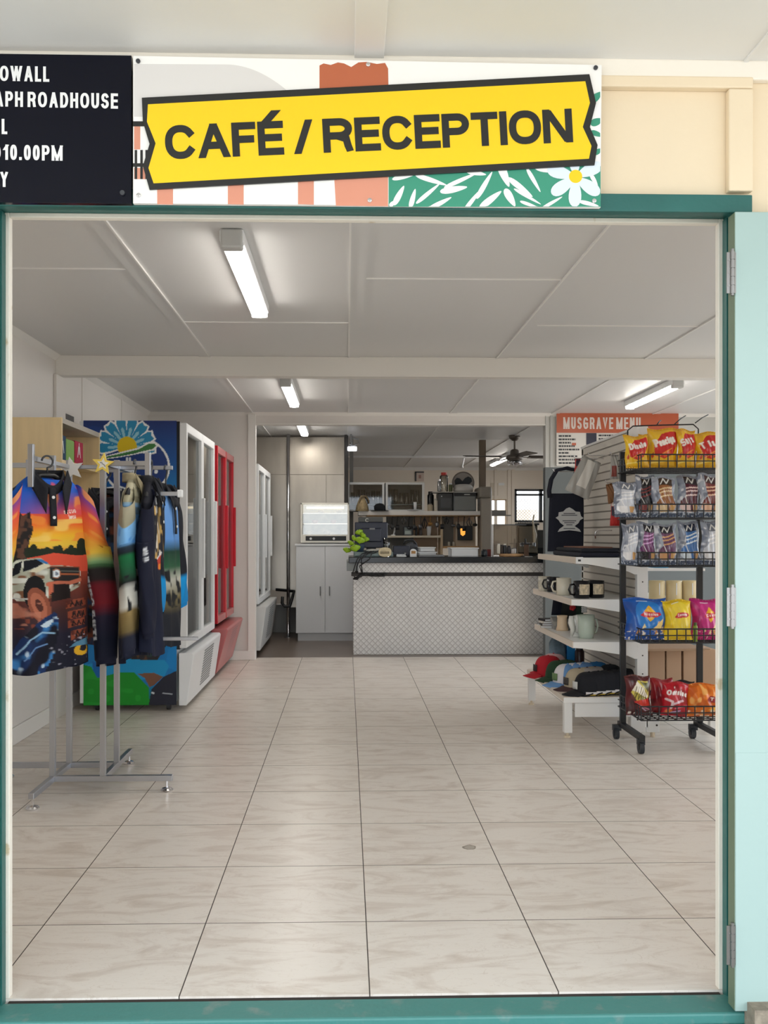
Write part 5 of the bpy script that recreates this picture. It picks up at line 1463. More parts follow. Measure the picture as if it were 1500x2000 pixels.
# two glass-door cupboards standing on the shelf
alu = M('pale_aluminium', (206, 206, 204), .35, metal=.3)
def glass_cupboard(label, px0, px1, seed):
    YS_ = 11.42
    x0, x1 = ax(px0, YS_), ax(px1, YS_)
    z0, z1 = zs1, az(942, YS_)
    t = thing('glass_cupboard', label, 'cupboard', ((x0+x1)/2, YS_+.2, z0), 0, 'glass-door cupboards on the overhead shelf')
    m = MB().box(x0, x0+.012, YS_+.02, YS_+.36, z0, z1).box(x1-.012, x1, YS_+.02, YS_+.36, z0, z1).box(x0, x1, YS_+.02, YS_+.36, z1-.012, z1).box(x0, x1, YS_+.35, YS_+.36, z0, z1).box(x0, x1, YS_+.02, YS_+.36, z0, z0+.03)
    part('carcass', m, M('cupboard_dark', (44, 50, 53), .5), t)
    w = .028
    f = MB().box(x0, x0+w, YS_, YS_+.02, z0, z1).box(x1-w, x1, YS_, YS_+.02, z0, z1).box(x0+w, x1-w, YS_, YS_+.02, z1-w, z1).box(x0+w, x1-w, YS_, YS_+.02, z0, z0+w*.7)
    d = part('door', f, alu, t, bevel=.002)
    part('pane', MB().box(x0+w-.002, x1-w+.002, YS_+.008, YS_+.013, z0+w*.6, z1-w+.002), glass, d)
    part('shelf', MB().box(x0+.012, x1-.012, YS_+.05, YS_+.34, z0+.08, z0+.088), M('shelf_tint', (96, 118, 122), .3), t)
    r = random.Random(seed)
    n = 6
    for i in range(n):
        x = x0+.07+(x1-x0-.14)*i/(n-1)
        h = .14+.05*r.random()
        m = MB().lathe([(.02, 0), (.024, .005), (.026, h), (.024, h), (.02, .01), (0, .01)], (x, YS_+.16+.05*(i % 2), z0+.088), 14)
        single('drinking_glass', 'clear drinking glass inside the glass-door cupboard %s' % ('nearest the straw shade' if seed == 1 else 'nearest the grey appliances'), 'glass', m, clear_glass('glassware', (214, 218, 218), .2) if 'glassware_' not in MATS else MATS['glassware_'],
               'drinking glasses in the cupboards', smooth=True)
glassware = clear_glass('glassware', (200, 206, 206), .2); MATS['glassware_'] = glassware
glass_cupboard('glass-door cupboard above the computer, half behind the straw shade', 678, 751, 1)
glass_cupboard('glass-door cupboard beside the grey appliances on the overhead shelf', 753, 829, 2)
# straw shade, black cap, white cup and saucer on the shelf
x, z = at(708, 1006, 11.12)
st = thing('straw_lampshade', 'tan straw cone shade at the end of the overhead shelf', 'lampshade', (x, 11.33, zs1+.017)); st.scale = (.82, .82, .95)
part('cone', MB().lathe([(.10, -.02), (.085, .05), (.05, .13), (.02, .18), (.015, .18), (.045, .125), (.08, .045), (.095, -.02)], n=22), M('straw', (184, 162, 122), .7, bump=(60, .5), var=(40, .25)), st, local=True, smooth=True)
part('ring', MB().tube([(.03+.07*math.cos(a), -.05, .06+.11*math.sin(a)) for a in np.linspace(.2, 3.3, 12)], .012, 7), M('straw_dark', (120, 104, 78), .7, bump=(60, .5)), st, local=True, smooth=True)
x, z = at(742, 997, 11.2)
hat = thing('black_hat', 'round black hat lying in front of the glass-door cupboard', 'hat', (x, 11.26, zs1))
hat.location.y = YS_+.01; hat.scale = (.72, .72, 1)
part('crown', MB().lathe([(.085, .004), (.085, .06), (.065, .085), (.03, .092), (0, .093)], n=22), M('hat_black', (20, 22, 26), .8), hat, local=True, smooth=True)
part('brim', MB().lathe([(.15, .0), (.15, .006), (.08, .010), (.0, .01)], n=26), MATS['hat_black'], hat, local=True)
x, z = at(811, 990, YS_-.03)
single('white_saucer', 'white saucer on the overhead shelf before the second glass cupboard', 'saucer', MB().lathe([(.03, 0), (.075, .014), (.077, .018), (.03, .006), (0, .006)], (ax(808, YS_-.05), YS_-.0, zs1), 24), tray_m, smooth=True)
single('white_beaker', 'narrow white beaker standing behind the white saucer', 'cup', MB().lathe([(.016, 0), (.02, .09), (.018, .09), (.014, .006), (0, .006)], (ax(811, YS_-.02), YS_-.0+.0, zs1+.018), 16), white_metal, smooth=True)
# appliances and jars further along
def block(name, label, cat, px0, px1, pt, Y, d, m, z0, bev=.006, group=None):
    x0, z1 = at(px0, pt, Y); x1 = ax(px1, Y)
    t = thing(name, label, cat, ((x0+x1)/2, Y+d/2, z0), 0, group)
    part('body', MB().box(x0, x1, Y, Y+d, z0, z1), m, t, bevel=bev)
    return t, x0, x1, z1
t, x0, x1, z1 = block('microwave_oven', 'grey microwave oven on the overhead shelf under the white bowl', 'microwave', 886, 930, 962, YS_+.04, .32, M('microwave_grey', (112, 116, 118), .35), zs1)
part('door', MB().box(x0+.01, x1-.012, YS_+.028, YS_+.04, zs1+.01, z1-.045), M('micro_door', (126, 130, 130), .2), t, bevel=.003)
part('control_strip', MB().box(x0+.004, x1-.004, YS_+.03, YS_+.04, z1-.04, z1-.004), black_plastic, t)
part('display', MB().box((x0+x1)/2-.01, (x0+x1)/2+.06, YS_+.028, YS_+.03, z1-.03, z1-.018), M('display_pale', (206, 206, 200), .4), t)
zmw = z1
t, x0, x1, z1 = block('black_appliance', 'black boxy appliance between the jars and the microwave', 'appliance', 856, 884, 963, YS_+.08, .26, M('appliance_black', (40, 42, 46), .35), zs1)
part('window', MB().box(x0+.03, x1-.02, YS_+.074, YS_+.08, zs1+.04, z1-.06), M('appliance_glass', (84, 88, 92), .1), t)
part('button', MB().cyl((x0+.04, YS_+.07, z1-.04), (x0+.04, YS_+.08, z1-.04), .008, n=10), white_metal, t)
single('board_shelf', 'thin pale board laid across the appliances', 'board', MB().box(ax(846, YS_), ax(934, YS_), YS_+.05, YS_+.36, zmw+.0, zmw+.012), M('board_pale', (190, 186, 178), .5))
ztop = zmw+.012
jar('storage_jar', 'cream jar beside the black appliance on the overhead shelf', 840, 984, YS_+.06, .034, M('jar_cream', (176, 160, 132), .4), M('jar_lid', (150, 140, 124), .4), 'jar', 'jars on the overhead shelf', z0=zs1)
jar('storage_jar', 'tall beige jar close to the black appliance', 851, 974, YS_+.07, .024, M('jar_beige', (206, 196, 180), .4), M('jar_lid2', (190, 186, 176), .4), 'jar', 'jars on the overhead shelf', z0=zs1)
jar('funnel_pot', 'black funnel-shaped pot above the cream jar', 841, 960, YS_+.2, .04, M('pot_black', (28, 28, 30), .3), M('pot_lid', (40, 40, 42), .3), 'pot', z0=zs1)
jar('blender_jug', 'clear blender jug with a red lid on the board above the appliances', 867, 923, YS_+.12, .05, clear_glass('jug_glass', (216, 214, 206), .2), M('lid_red', (196, 50, 36), .4), 'blender', z0=ztop)
jar('herb_jar', 'jar of green herbs next to the white bowl', 880, 944, YS_+.09, .026, M('herb_green', (92, 96, 62), .5, var=(40, .3)), tray_m, 'jar', z0=ztop)
jar('coffee_plunger', 'small steel coffee plunger on the board above the black appliance', 858, 936, YS_+.08, .022, M('plunger_steel', (150, 150, 150), .2, metal=.8), chrome, 'plunger', z0=ztop)
x, z = at(906, 958, YS_+.1)
single('white_bowl', 'white rounded bowl upturned on the board above the microwave', 'bowl', MB().lathe([(.115, 0), (.125, .02), (.118, .065), (.09, .09), (.05, .096), (0, .096)], (x, YS_+.17, ztop), 28), M('bowl_white', (206, 202, 196), .35), smooth=True)
x, z = at(905, 943, YS_+.3)
rs_ = thing('round_sign', 'round framed sign with a dark heart shape standing behind the white bowl', 'sign', (x, YS_+.31, ztop))
rz_ = z-ztop
part('disc', MB().cyl((0, 0, rz_), (0, .012, rz_), .13, n=36), M('disc_taupe', (150, 142, 134), .5), rs_, local=True)
part('rim', MB().tube([(.132*math.cos(a), .004, rz_+.132*math.sin(a)) for a in np.linspace(0, 2*PI, 40)[:-1]], .009, 8, closed=True), M('rim_taupe', (120, 108, 98), .5), rs_, local=True, smooth=True)
hp = [(-.10, -.02), (-.11, .03), (-.08, .062), (-.045, .055), (-.01, .02), (.02, .058), (.06, .08), (.10, .06), (.11, .02), (.06, -.03), (.0, -.07), (-.06, -.05)]
part('motif', MB().prism([(a, rz_+b) for a, b in hp], -.003, 0, 'y'), M('motif_dark', (40, 44, 48), .6), rs_, local=True)
part('stand', MB().box(-.05, .05, .012, .04, 0, .02).box(-.008, .008, .012, .022, 0, rz_-.10), black_plastic, rs_, local=True)
# things on the lower shelf
YL = YS_+.06
def small(name, label, cat, px0, px1, pt, m, z0, d=.05, bev=.003, Y=YL):
    x0, z1 = at(px0, pt, Y); x1 = ax(px1, Y)
    return single(name, label, cat, MB().box(x0, x1, Y, Y+d, z0, z1), m, bevel=bev)
x = ax(768, YL)
tp = thing('white_tap', 'white tap-shaped dispenser on the small shelf beside the monitor', 'tap', (x, YL+.03, lz1))
part('spout', MB().tube([(-.035, 0, .085), (.0, 0, .095), (.02, 0, .09), (.016, 0, .05), (.004, 0, .0)], .010, 8), white_metal, tp, local=True, smooth=True)
part('base', MB().lathe([(.028, 0), (.028, .01), (.012, .014)], n=16), white_metal, tp, local=True)
x0, z1 = at(788, 1028, YL); x1 = ax(806, YL)
fb = thing('black_framed_box', 'small black framed box with a pale front on the lower shelf', 'box', ((x0+x1)/2, YL+.03, lz1))
part('frame', MB().box(x0, x0+.012, YL, YL+.07, lz1, z1).box(x1-.012, x1, YL, YL+.07, lz1, z1).box(x0+.012, x1-.012, YL, YL+.07, z1-.012, z1).box(x0+.012, x1-.012, YL, YL+.07, lz1, lz1+.01), black_plastic, fb)
part('front', MB().box(x0+.012, x1-.012, YL+.01, YL+.02, lz1+.01, z1-.012), M('front_pale', (140, 152, 148), .4), fb)
part('label', MB().box(x0+.02, x1-.02, YL+.008, YL+.01, lz1+.02, lz1+.055), M('label_pale', (186, 196, 190), .5), fb)
jar('spice_bottle', 'black slim bottle on the lower shelf next to the framed box', 813, 1028, YL+.03, .016, black_plastic, dark_grey, 'bottle', 'dark bottles on the lower shelf', z0=lz1)
jar('spice_bottle', 'black and brown wider bottle on the lower shelf near the white cup', 821, 1027, YL+.03, .024, M('bottle_brown2', (52, 40, 34), .3), black_plastic, 'bottle', 'dark bottles on the lower shelf', z0=lz1)
x, z1 = at(838, 1028, YL+.02)
single('white_cup', 'tall white cup standing on the lower shelf', 'cup', MB().lathe([(.022, 0), (.03, z1-lz1), (.027, z1-lz1), (.018, .006), (0, .006)], (x, YL+.04, lz1), 20), white_metal, smooth=True)
# small black screen with a warm glow
x0, z1 = at(894, 1027, YS_+.05); x1, z0 = at(923, 1055, YS_+.05)
sn = thing('wall_screen', 'small black square screen with an orange glow behind the counter', 'screen', ((x0+x1)/2, YS_+.08, tz[1]))
part('stand', MB().box(x0-.02, x1+.03, YS_+.09, YS_+.14, tz[1], z1+.05), M('stand_tan', (186, 168, 146), .6), sn)
part('bezel', MB().box(x0, x1, YS_+.05, YS_+.09, z0, z1), black_plastic, sn, bevel=.004)
gx0, gz1 = at(899, 1032, YS_+.05); gx1, gz0 = at(909, 1047, YS_+.05)
gm = [(gx0, gz1-.01), (gx0+.006, gz1), (gx1-.005, gz1-.002), (gx1, gz1-.014), (gx1-.004, gz0+.02), ((gx0+gx1)/2, gz0), (gx0+.004, gz0+.018)]
part('glow', MB().prism(gm, YS_+.048, YS_+.05, 'y'), M('screen_glow', (230, 160, 70), .4, emit=((226, 150, 60), 1.0)), sn)
for px in (877, 886): jar('salt_shaker', 'small pale shaker on the timber rail beside the black screen', px, 1057, YS_+.08, .014, M('shaker_pale', (176, 168, 152), .4), M('shaker_lid', (110, 104, 96), .4), 'shaker', 'shakers on the timber rail', z0=tz[1])
# beige column with a boxed lower part
col = MB().box(ax(937, 11.72), ax(949, 11.72), 11.72, 11.80, 1.7, HC)
struct('pillar', col, M('post_brown', (128, 112, 96), .6))
lowc = MB().box(ax(940, 11.25), ax(961, 11.25), 11.25, 11.60, 0, az(955, 11.25))
cap_ = MB().box(ax(936, 11.2), ax(961, 11.2), 11.2, 11.65, az(972, 11.2), az(950, 11.2))
pb = struct('pillar_casing', lowc, M('casing_beige', (172, 162, 148), .5), bevel=.02)
part('casing_cap', cap_, M('casing_cap', (150, 142, 130), .5), pb, bevel=.025)
x0, x1, _, _, zl, zh = ext(961, 994, 1000, 1008, 11.6, .2)
ss = single('steel_ledge', 'thin steel ledge jutting from the beige column', 'ledge', MB().box(x0-.02, x1, 11.45, 11.6, zl, zl+.012).box(x0-.02, x1-.05, 11.52, 11.6, zl+.012, zh+.02), M('ledge_steel', (150, 146, 140), .4, metal=.5))
# pinned papers and a small picture on the far wall
def paper(name, label, cat, px0, px1, py0, py1, m, grp=None):
    x0, x1, _, _, z0, z1 = ext(px0, px1, py0, py1, YK-.01, .01)
    t = thing(name, label, cat, ((x0+x1)/2, YK-.005, z0), 0, grp)
    part('sheet', MB().box(x0, x1, YK-.008, YK, z0, z1), m, t)
    return t, x0, x1, z0, z1
paper('notice', 'buff notice sheet pinned on the far kitchen wall above the small window', 'notice', 958, 973, 943, 968, M('paper_buff', (206, 192, 172), .7), 'papers on the far kitchen wall')
paper('notice', 'white strip notice pinned beside the buff sheet', 'notice', 974, 985, 943, 948, MATS['paper_white'], 'papers on the far kitchen wall')
t, x0, x1, z0, z1 = paper('wall_picture', 'small framed picture on the far kitchen wall over the glass cupboards', 'picture', 811, 828, 921, 940, M('paper_pinkish', (206, 186, 172), .7))
part('frame', MB().box(x0, x0+.02, YK-.02, YK, z0, z1).box(x0, x1, YK-.02, YK, z1-.02, z1), dark_grey, t)
part('motif', MB().box(x0+.06, x1-.05, YK-.0085, YK-.008, z0+.05, z1-.06), M('motif_tan', (170, 130, 116), .6), t)
# dark tall frame edge near the cool room
single('shade_hook', 'small white hook hanging from the kitchen ceiling', 'hook', MB().tube([(ax(906, 14.5), 14.5, HC), (ax(905, 14.5), 14.5, HC-.05), (ax(903, 14.5), 14.5, HC-.12), (ax(904, 14.5), 14.5, HC-.15)], .012, 6), white_metal, smooth=True)

# ------------------------------------------------------------------ menu board on the wall beside the servery
YM = YB-.03
def em_(px0, px1, py0, py1, y0, y1):
    x0, x1, _, _, z0, z1 = ext(px0, px1, py0, py1, YM, .01)
    return (x0, x1, y0, y1, z0, z1)
mb_x = ext(1087, 1325, 806, 910, YM, .02)
mn = thing('menu_board', 'orange-topped MUSGRAVE MENU board on the wall above the tote bag', 'menu board', ((mb_x[0]+mb_x[1])/2, YM, mb_x[4]))
part('panel', MB().box(*em_(1087, 1325, 806, 910, YM, YM+.02)), M('menu_white', (222, 218, 212), .4), mn)
part('header', MB().box(*em_(1087, 1325, 806, 846, YM-.004, YM)), M('menu_orange', (190, 92, 58), .35), mn)
part('navy_column', MB().box(*em_(1145, 1165, 846, 905, YM-.003, YM)), M('menu_navy', (28, 32, 58), .4), mn)
lt = MB()
x0, z0 = at(1100, 838, YM); x1 = ax(1251, YM); h = at(1100, 815, YM)[1]-z0
wx = .5
for _ in range(30): wx *= ((x1-x0)/layout('MUSGRAVE MENU', h, h*.155, wx, .3)[1])**.5
text_mb(lt, 'MUSGRAVE MENU', h, h*.155, lambda a, b, l: (x0+a, YM-.0045-l, z0+b), wx, .3)
part('lettering', lt, M('menu_letters', (226, 214, 206), .5), mn)
rs = np.random.RandomState(5)
for cx0, cx1, y0_, rows, nm in ((1091, 1132, 850, 9, 'text_lines'), (1169, 1205, 849, 6, 'text_lines'), (1226, 1290, 850, 6, 'text_lines')):
    lt = MB(); 
    for r_ in range(rows):
        px = cx0; pe = cx0+(cx1-cx0)*(.5+.5*rs.rand())
        while px < pe:
            w = 2+5*rs.rand(); lt.box(*em_(px, min(pe, px+w), y0_+r_*6.6, y0_+r_*6.6+3.2, YM-.0035, YM-.003)); px += w+1.2
    part(nm, lt, dark_grey, mn)
part('price', MB().box(*em_(1117, 1125, 865, 870, YM-.0035, YM-.003)), MATS['menu_orange'], mn)

# ------------------------------------------------------------------ gondola shelving
g_white = M('gondola_white', (238, 238, 236), .4)
g_cream = M('shelf_lip', (226, 214, 200), .45)
go = thing('gondola_shelf', 'white slatwall gondola shelving unit with sloping ended shelves in the shop', 'shelving unit', (1.55, 6.2, 0))
XG = 1.735
GA, GB = 5.56, 6.70
sl = MB()
z = .26
sl.box(XG+.006, XG+.024, GA+.06, GB+.2, .26, 1.852)
while z < 1.84:
    sl.box(XG, XG+.006, GA+.06, GB+.2, z, min(1.85, z+.043)); z += .053
part('slat_panel', sl, M('slat_white', (214, 208, 198), .5), go)
sl = MB().box(XG+.05, XG+.06, GA+.06, GB+.2, .26, 1.852)
sl2 = MB().box(XG+.0045, XG+.006, GA+.06, GB+.2, .26, 1.85)
part('slat_groove_shade', sl2, M('groove_shade', (140, 133, 124), .5), go)  # groove shade put into this darker backing sheet
part('rear_panel', sl, M('slat_white', (214, 208, 198), .5), go)
part('top_cap', MB().box(XG-.004, XG+.066, GA+.05, GB+.21, 1.845, 1.862), g_white, go, bevel=.003)
for y in (GA+.03, GB+.17):
    u = MB().box(XG, XG+.066, y-.02, y+.02, .06, 1.86)
    up = part('upright', u, g_white, go, bevel=.002)
    d = MB()
    for i in range(12): d.cyl((XG+.033, y-.0215, .38+.11*i), (XG+.033, y-.02, .38+.11*i), .0045, n=8)
    part('slot', d, dark_grey, up)
ft = MB().box(XG-.04, XG+.05, GA+.0, GA+.06, .03, .165).box(XG+.055, XG+.135, GA+.01, GA+.06, .03, .16)
fo = part('upright_base', ft, g_white, go, bevel=.003)
for x, z in ((XG+.0, .11), (XG+.03, .11), (XG+.115, .075)): part('bolt_hole', MB().cyl((x, GA-.002, z), (x, GA+.0, z), .006, n=10), black_plastic, fo)
for x in (XG+.02, XG+.10): part('levelling_foot', MB().cyl((x, GA+.03, 0), (x, GA+.03, .03), .014, n=12), M('foot_cream', (222, 206, 180), .5), fo)
def gshelf(xf, zt, nm='shelf'):
    s = part(nm, MB().box(xf+.012, XG, GA+.005, GB, zt-.018, zt), g_white, go)
    part('front_lip', MB().box(xf, xf+.012, GA+.002, GB, zt-.036, zt+.002), g_cream, s, bevel=.002)
    for y in (GA, GB-.006):
        part('bracket', MB().prism([(xf+.004, zt), (xf+.004, zt-.034), (xf+.06, zt-.038), (XG-.06, zt-.082), (XG-.02, zt-.10), (XG, zt-.10), (XG, zt)], y-.004, y+.004, 'y'), g_white, s, bevel=.001)
    return s
ZA, ZB2, ZC2, ZD = 1.075, .826, .572, .245
gshelf(1.37, ZA); gshelf(1.335, ZB2); gshelf(1.345, ZC2)
single('price_tag', 'small white price tag clipped at the corner of the shelf below the tote bag', 'price tag', MB().mat(0).box(1.362, 1.405, GA-.010, GA-.005, ZA-.036, ZA+.004).mat(1).box(1.375, 1.392, GA-.011, GA-.010, ZA-.022, ZA-.010), [white_metal, dark_grey])
dk = part('deck', MB().box(1.295, XG, GA, GB+.02, ZD-.03, ZD), g_cream, go, bevel=.003)
part('end_apron', MB().box(1.36, XG-.04, GA+.004, GA+.016, .125, ZD-.036).box(1.29, XG-.04, GA-.006, GA, ZD-.034, ZD-.002), g_white, dk, bevel=.002)
for y in (GA+.03, GB-.02):
    l = part('leg', MB().box(1.297, 1.345, y-.024, y+.024, .03, ZD-.03), g_white, go, bevel=.002)
    part('levelling_foot', MB().cyl((1.32, y, .0), (1.32, y, .012), .02, .018, 14).cyl((1.32, y, .012), (1.32, y, .03), .008, n=10), M('foot_cream', (222, 206, 180), .5), l)
# other side of the gondola
rs2 = part('shelf', MB().box(XG+.066, XG+.50, GA+.14, GB+.18, .765, .785), g_white, go)
rs3 = part('shelf', MB().box(XG+.066, XG+.55, GA+.14, GB+.18, .215, .245), g_white, go)
part('shelf', MB().box(XG+.066, XG+.46, GA+.14, GB+.18, .50+.0, .515), M('under_shelf', (170, 140, 112), .6), go)
part('shelf', MB().box(XG+.066, XG+.46, GA+.14, GB+.18, .99, 1.005), g_white, go)
part('leg', MB().box(XG+.50, XG+.54, GA+.16, GA+.20, 0, .215).box(XG+.50, XG+.54, GB+.1, GB+.14, 0, .215), g_white, go)
for i, px in enumerate((1283, 1316, 1347)):
    x = ax(px, 5.86)
    t = thing('cream_canister', 'cream canister, %s, on the far side of the gondola' % ('beside the white upright' if i == 0 else 'between two like it' if i == 1 else 'next to the black stand post'), 'canister', (x, 5.86, .785), 0, 'cream canisters on the gondola')
    part('body', MB().lathe([(.047, 0), (.05, .004), (.05, .135), (.046, .139), (0, .139)], n=26), M('canister_cream', (226, 206, 160), .35), t, local=True, smooth=True)
    part('painted_highlight', MB().box(-.003, .003, -.0512, -.0505, .05, .125), white_metal, t, local=True)  # narrow white stripe painted on as a highlight
ky = 5.80
for i, (a, b) in enumerate(((1268, 1299), (1302, 1331), (1335, 1366), (1369, 1398))):
    x0, x1 = ax(a, ky), ax(b, ky)
    t = thing('cardboard_carton', 'tall brown carton, %s, behind the crisp stand' % ('closest to the white upright' if i == 0 else 'second from the white upright' if i == 1 else 'third from the white upright' if i == 2 else 'beyond the black stand post'), 'carton', ((x0+x1)/2, ky+.1, .245), 0, 'brown cartons on the gondola')
    part('box', MB().box(x0, x1, ky, ky+.2, .245, .498), M('cardboard', (182, 150, 122), .7, bump=(30, .1)), t, bevel=.004)
    part('tape', MB().box((x0+x1)/2-.012, (x0+x1)/2+.012, ky-.001, ky+.2, .497, .4995), M('tape_tan', (160, 126, 96), .4), t)
def lump(name, label, cat, x0, x1, y0, y1, z0, z1, m, seed=0, group=None, amp=.012):
    r = np.random.RandomState(seed); p = r.rand(4)*6
    def fn(u, v):
        a = 2*PI*u
        k = (1-.35*v**3)*(1-max(0, v-.85)*6.6) if v > .0 else 1
        c, s_ = math.cos(a), math.sin(a)
        return ((x0+x1)/2+(x1-x0)/2*k*math.copysign(abs(c)**.5, c)+amp*math.sin(5*a+p[0]+4*v)*v, (y0+y1)/2+(y1-y0)/2*k*math.copysign(abs(s_)**.5, s_), z0+(z1-z0)*v+amp*math.sin(3*a+p[1])*v*.6)
    return single(name, label, cat, MB().grid(fn, 28, 10, wrap=True), m, group, smooth=True)
lump('grey_cloth_bundle', 'folded grey cloth bundle above the cream canisters', 'cloth', ax(1300, 5.9), ax(1366, 5.9), 5.8, 6.1, 1.005-.0, 1.06, M('bundle_grey', (110, 116, 122), .8, bump=(30, .3)), 3)
lump('blue_cloth_bundle', 'folded blue cloth bundle above the cream canisters beside the grey one', 'cloth', ax(1268, 5.9), ax(1299, 5.9), 5.8, 6.0, 1.005, 1.05, M('bundle_blue', (62, 132, 170), .8, bump=(30, .3)), 4)

# ------------------------------------------------------------------ goods on the gondola
navy = M('navy_canvas', (20, 24, 40), .85, bump=(150, .15))
# tote bag
YT = 6.60
bx0, zt_ = at(1069, 964, YT); bx1, zb2 = at(1139, 1077, YT)
tb_ = thing('tote_bag', 'navy canvas tote bag with a white badge print hanging beside the slatwall', 'bag', ((bx0+bx1)/2, YT, zb2))
W_, H_ = bx1-bx0, zt_-zb2
part('body', MB().grid(lambda u, v: ((.5*W_*(1-.06*v))*math.copysign(abs(math.cos(2*PI*u))**.5, math.cos(2*PI*u))+.01*v, .035*math.copysign(abs(math.sin(2*PI*u))**.6, math.sin(2*PI*u))*(1-.4*v)+.006*math.sin(9*u+4*v), H_*v), 36, 12, wrap=True), navy, tb_, local=True, smooth=True)
for y in (-.02, .02):
    pts = [(-.11, y, H_-.03), (-.115, y, H_+.02), (-.10, y, H_+.10), (-.06, y, H_+.165), (.01, y, H_+.18), (.07, y, H_+.165), (.10, y, H_+.09), (.11, y, H_), (.11, y, H_-.03)]
    part('handle', MB().tube(pts, .012, 8), navy, tb_, local=True, smooth=True)
b_ = MB()
k_ = W_*.5
c0 = .545*H_
shield = [(-.78, .10), (-.62, .18), (-.60, .36), (-.34, .40), (-.18, .54), (.0, .60), (.18, .52), (.36, .40), (.60, .38), (.66, .18), (.80, .08), (.60, -.02), (.52, -.16), (.30, -.30), (.58, -.46), (.66, -.58), (.40, -.54), (0, -.50), (-.40, -.54), (-.66, -.58), (-.56, -.44), (-.30, -.28), (-.52, -.14), (-.60, -.02)]
b_.mat(0).prism([(p*k_*.98+.02, c0+q*k_*1.15) for p, q in shield], -.0385, -.0365, 'y')
for q, w in ((.30, .34), (.22, .46), (-.05, .40), (-.14, .3), (-.24, .18), (-.42, .34)):
    b_.mat(1).box(-w*k_*.95+.02, w*k_*.95+.02, -.0392, -.0386, c0+q*k_*1.15-.003, c0+q*k_*1.15+.003)
b_.mat(0).box(-.42*k_+.01, .44*k_+.01, -.0395, -.0388, c0+.06*k_, c0+.13*k_)
part('badge_print', b_, [M('badge_white', (206, 206, 204), .6), M('badge_grey', (84, 86, 92), .6)], tb_, local=True)
hk = thing('slatwall_hook', 'steel hook on the slatwall carrying the navy tote bag', 'hook', (XG, YT, zt_+.17), 0, 'hooks on the slatwall')
def hook_mb(x, y, z, L): return MB().tube([(XG+.004, y, z), (XG-.02, y, z), (x, y, z), (x-.01, y, z+.018)], .0035, 6)
part('arm', hook_mb(bx0+.05, YT, zt_+.155, .3), chrome, hk, smooth=True)
# folded dark clothes and a brown card on the top shelf
def slab(name, label, cat, x0, x1, y0, y1, z0, z1, m, bev=.012): return single(name, label, cat, MB().box(x0, x1, y0, y1, z0, z1), m, bevel=bev)
f_ = thing('folded_shirt', 'dark navy folded shirts lying on the shelf below the tote bag', 'clothes', (1.55, 5.95, ZA))
part('lower_fold', MB().box(1.40, 1.72, 5.60, 6.35, ZA, ZA+.03), navy, f_, bevel=.012)
part('upper_fold', MB().box(1.41, 1.715, 5.61, 6.30, ZA+.03, ZA+.055), M('navy_fold', (24, 28, 38), .9, bump=(80, .2)), f_, bevel=.012)
slab('brown_card', 'flat brown card lying on the dark folded shirts', 'card', 1.44, 1.63, 5.72, 6.2, ZA+.055, ZA+.062, M('card_brown', (136, 92, 74), .7), .001)
# packets on hooks
def pack(name, label, cat, px, py0, py1, Y, w, m, extra=None, tilt=0.0, hook=True):
    x, zt2 = at(px, py0, Y); zb3 = az(py1, Y)
    t = thing(name, label, cat, (x, Y, zb3), 0, 'packs hanging on the slatwall')
    h = zt2-zb3
    def fn(sgn):
        def f(u, v):
            d = .022*max(0, math.sin(PI*u))**.6*max(0, math.sin(PI*min(1, v*1.08)))**.6
            xx = (u-.5)*w*(1-.25*v); zz = h*v
            return (xx*math.cos(tilt)-zz*math.sin(tilt)*-1+0, sgn*d+.004*math.sin(18*u+9*v), zz*math.cos(tilt)-xx*math.sin(tilt))
        return f
    part('sleeve', MB().grid(fn(-1), 18, 22).grid(fn(1), 18, 22), m, t, local=True, smooth=True)
    for nm, (u0, u1, v0, v1), mm in (extra or []):
        c = MB().grid(lambda u, v: tuple(Vector(fn(-1)(u0+(u1-u0)*u, v0+(v1-v0)*v))+Vector((0, -.002, 0))), 8, 10)
        part(nm, c, mm, t, local=True, smooth=True)
    if hook:
        hk = thing('slatwall_hook', 'steel hook holding the %s' % label.split(' hanging')[0], 'hook', (XG, Y, zt2), 0, 'hooks on the slatwall')
        part('arm', hook_mb(x+h*math.sin(tilt)-.02, Y, zt2+.002, .2), chrome, hk, smooth=True)
    return t
pk_w = M('header_white', (226, 222, 214), .6); pk_red = M('pack_red', (196, 44, 40), .5); pk_grey = M('pack_film', (170, 168, 162), .25, spec=.6); pk_brown = M('pack_brown', (128, 84, 48), .5); pk_navy = M('pack_navy', (40, 36, 56), .5)
pack('clear_pack', 'clear bag of pale goods with a long white label hanging on the slatwall', 'packet', 1126, 890, 966, 6.15, .17, pk_grey, [('label', (.3, .72, .22, .95), pk_w)], tilt=.42)
pack('red_trinket', 'red and navy trinket hanging next to the clear labelled bag', 'trinket', 1129, 896, 925, 6.3, .05, pk_red, [('navy_half', (.1, .9, .5, .98), pk_navy)])
pack('lure_pack', 'small grey and red pack hanging high on the slatwall by the black stand', 'packet', 1201, 889, 935, 5.85, .065, pk_grey, [('red_part', (.1, .6, .1, .55), M('pack_rust', (140, 66, 58), .5))])
pack('leaf_pack', 'brown wedge shaped pack hanging above the red and navy card', 'packet', 1199, 944, 982, 5.80, .07, pk_brown, tilt=-.2)
pack('colour_card', 'red and navy card hanging low on the slatwall by the black stand', 'card', 1203, 980, 1027, 5.80, .075, pk_red, [('navy_band', (.03, .97, .40, .80), pk_navy), ('pale_band', (.03, .97, .82, .98), pk_w)])
hk = thing('slatwall_hook', 'empty steel hook low on the bare part of the slatwall', 'hook', (XG, 6.1, az(1040, 6.1)), 0, 'hooks on the slatwall')
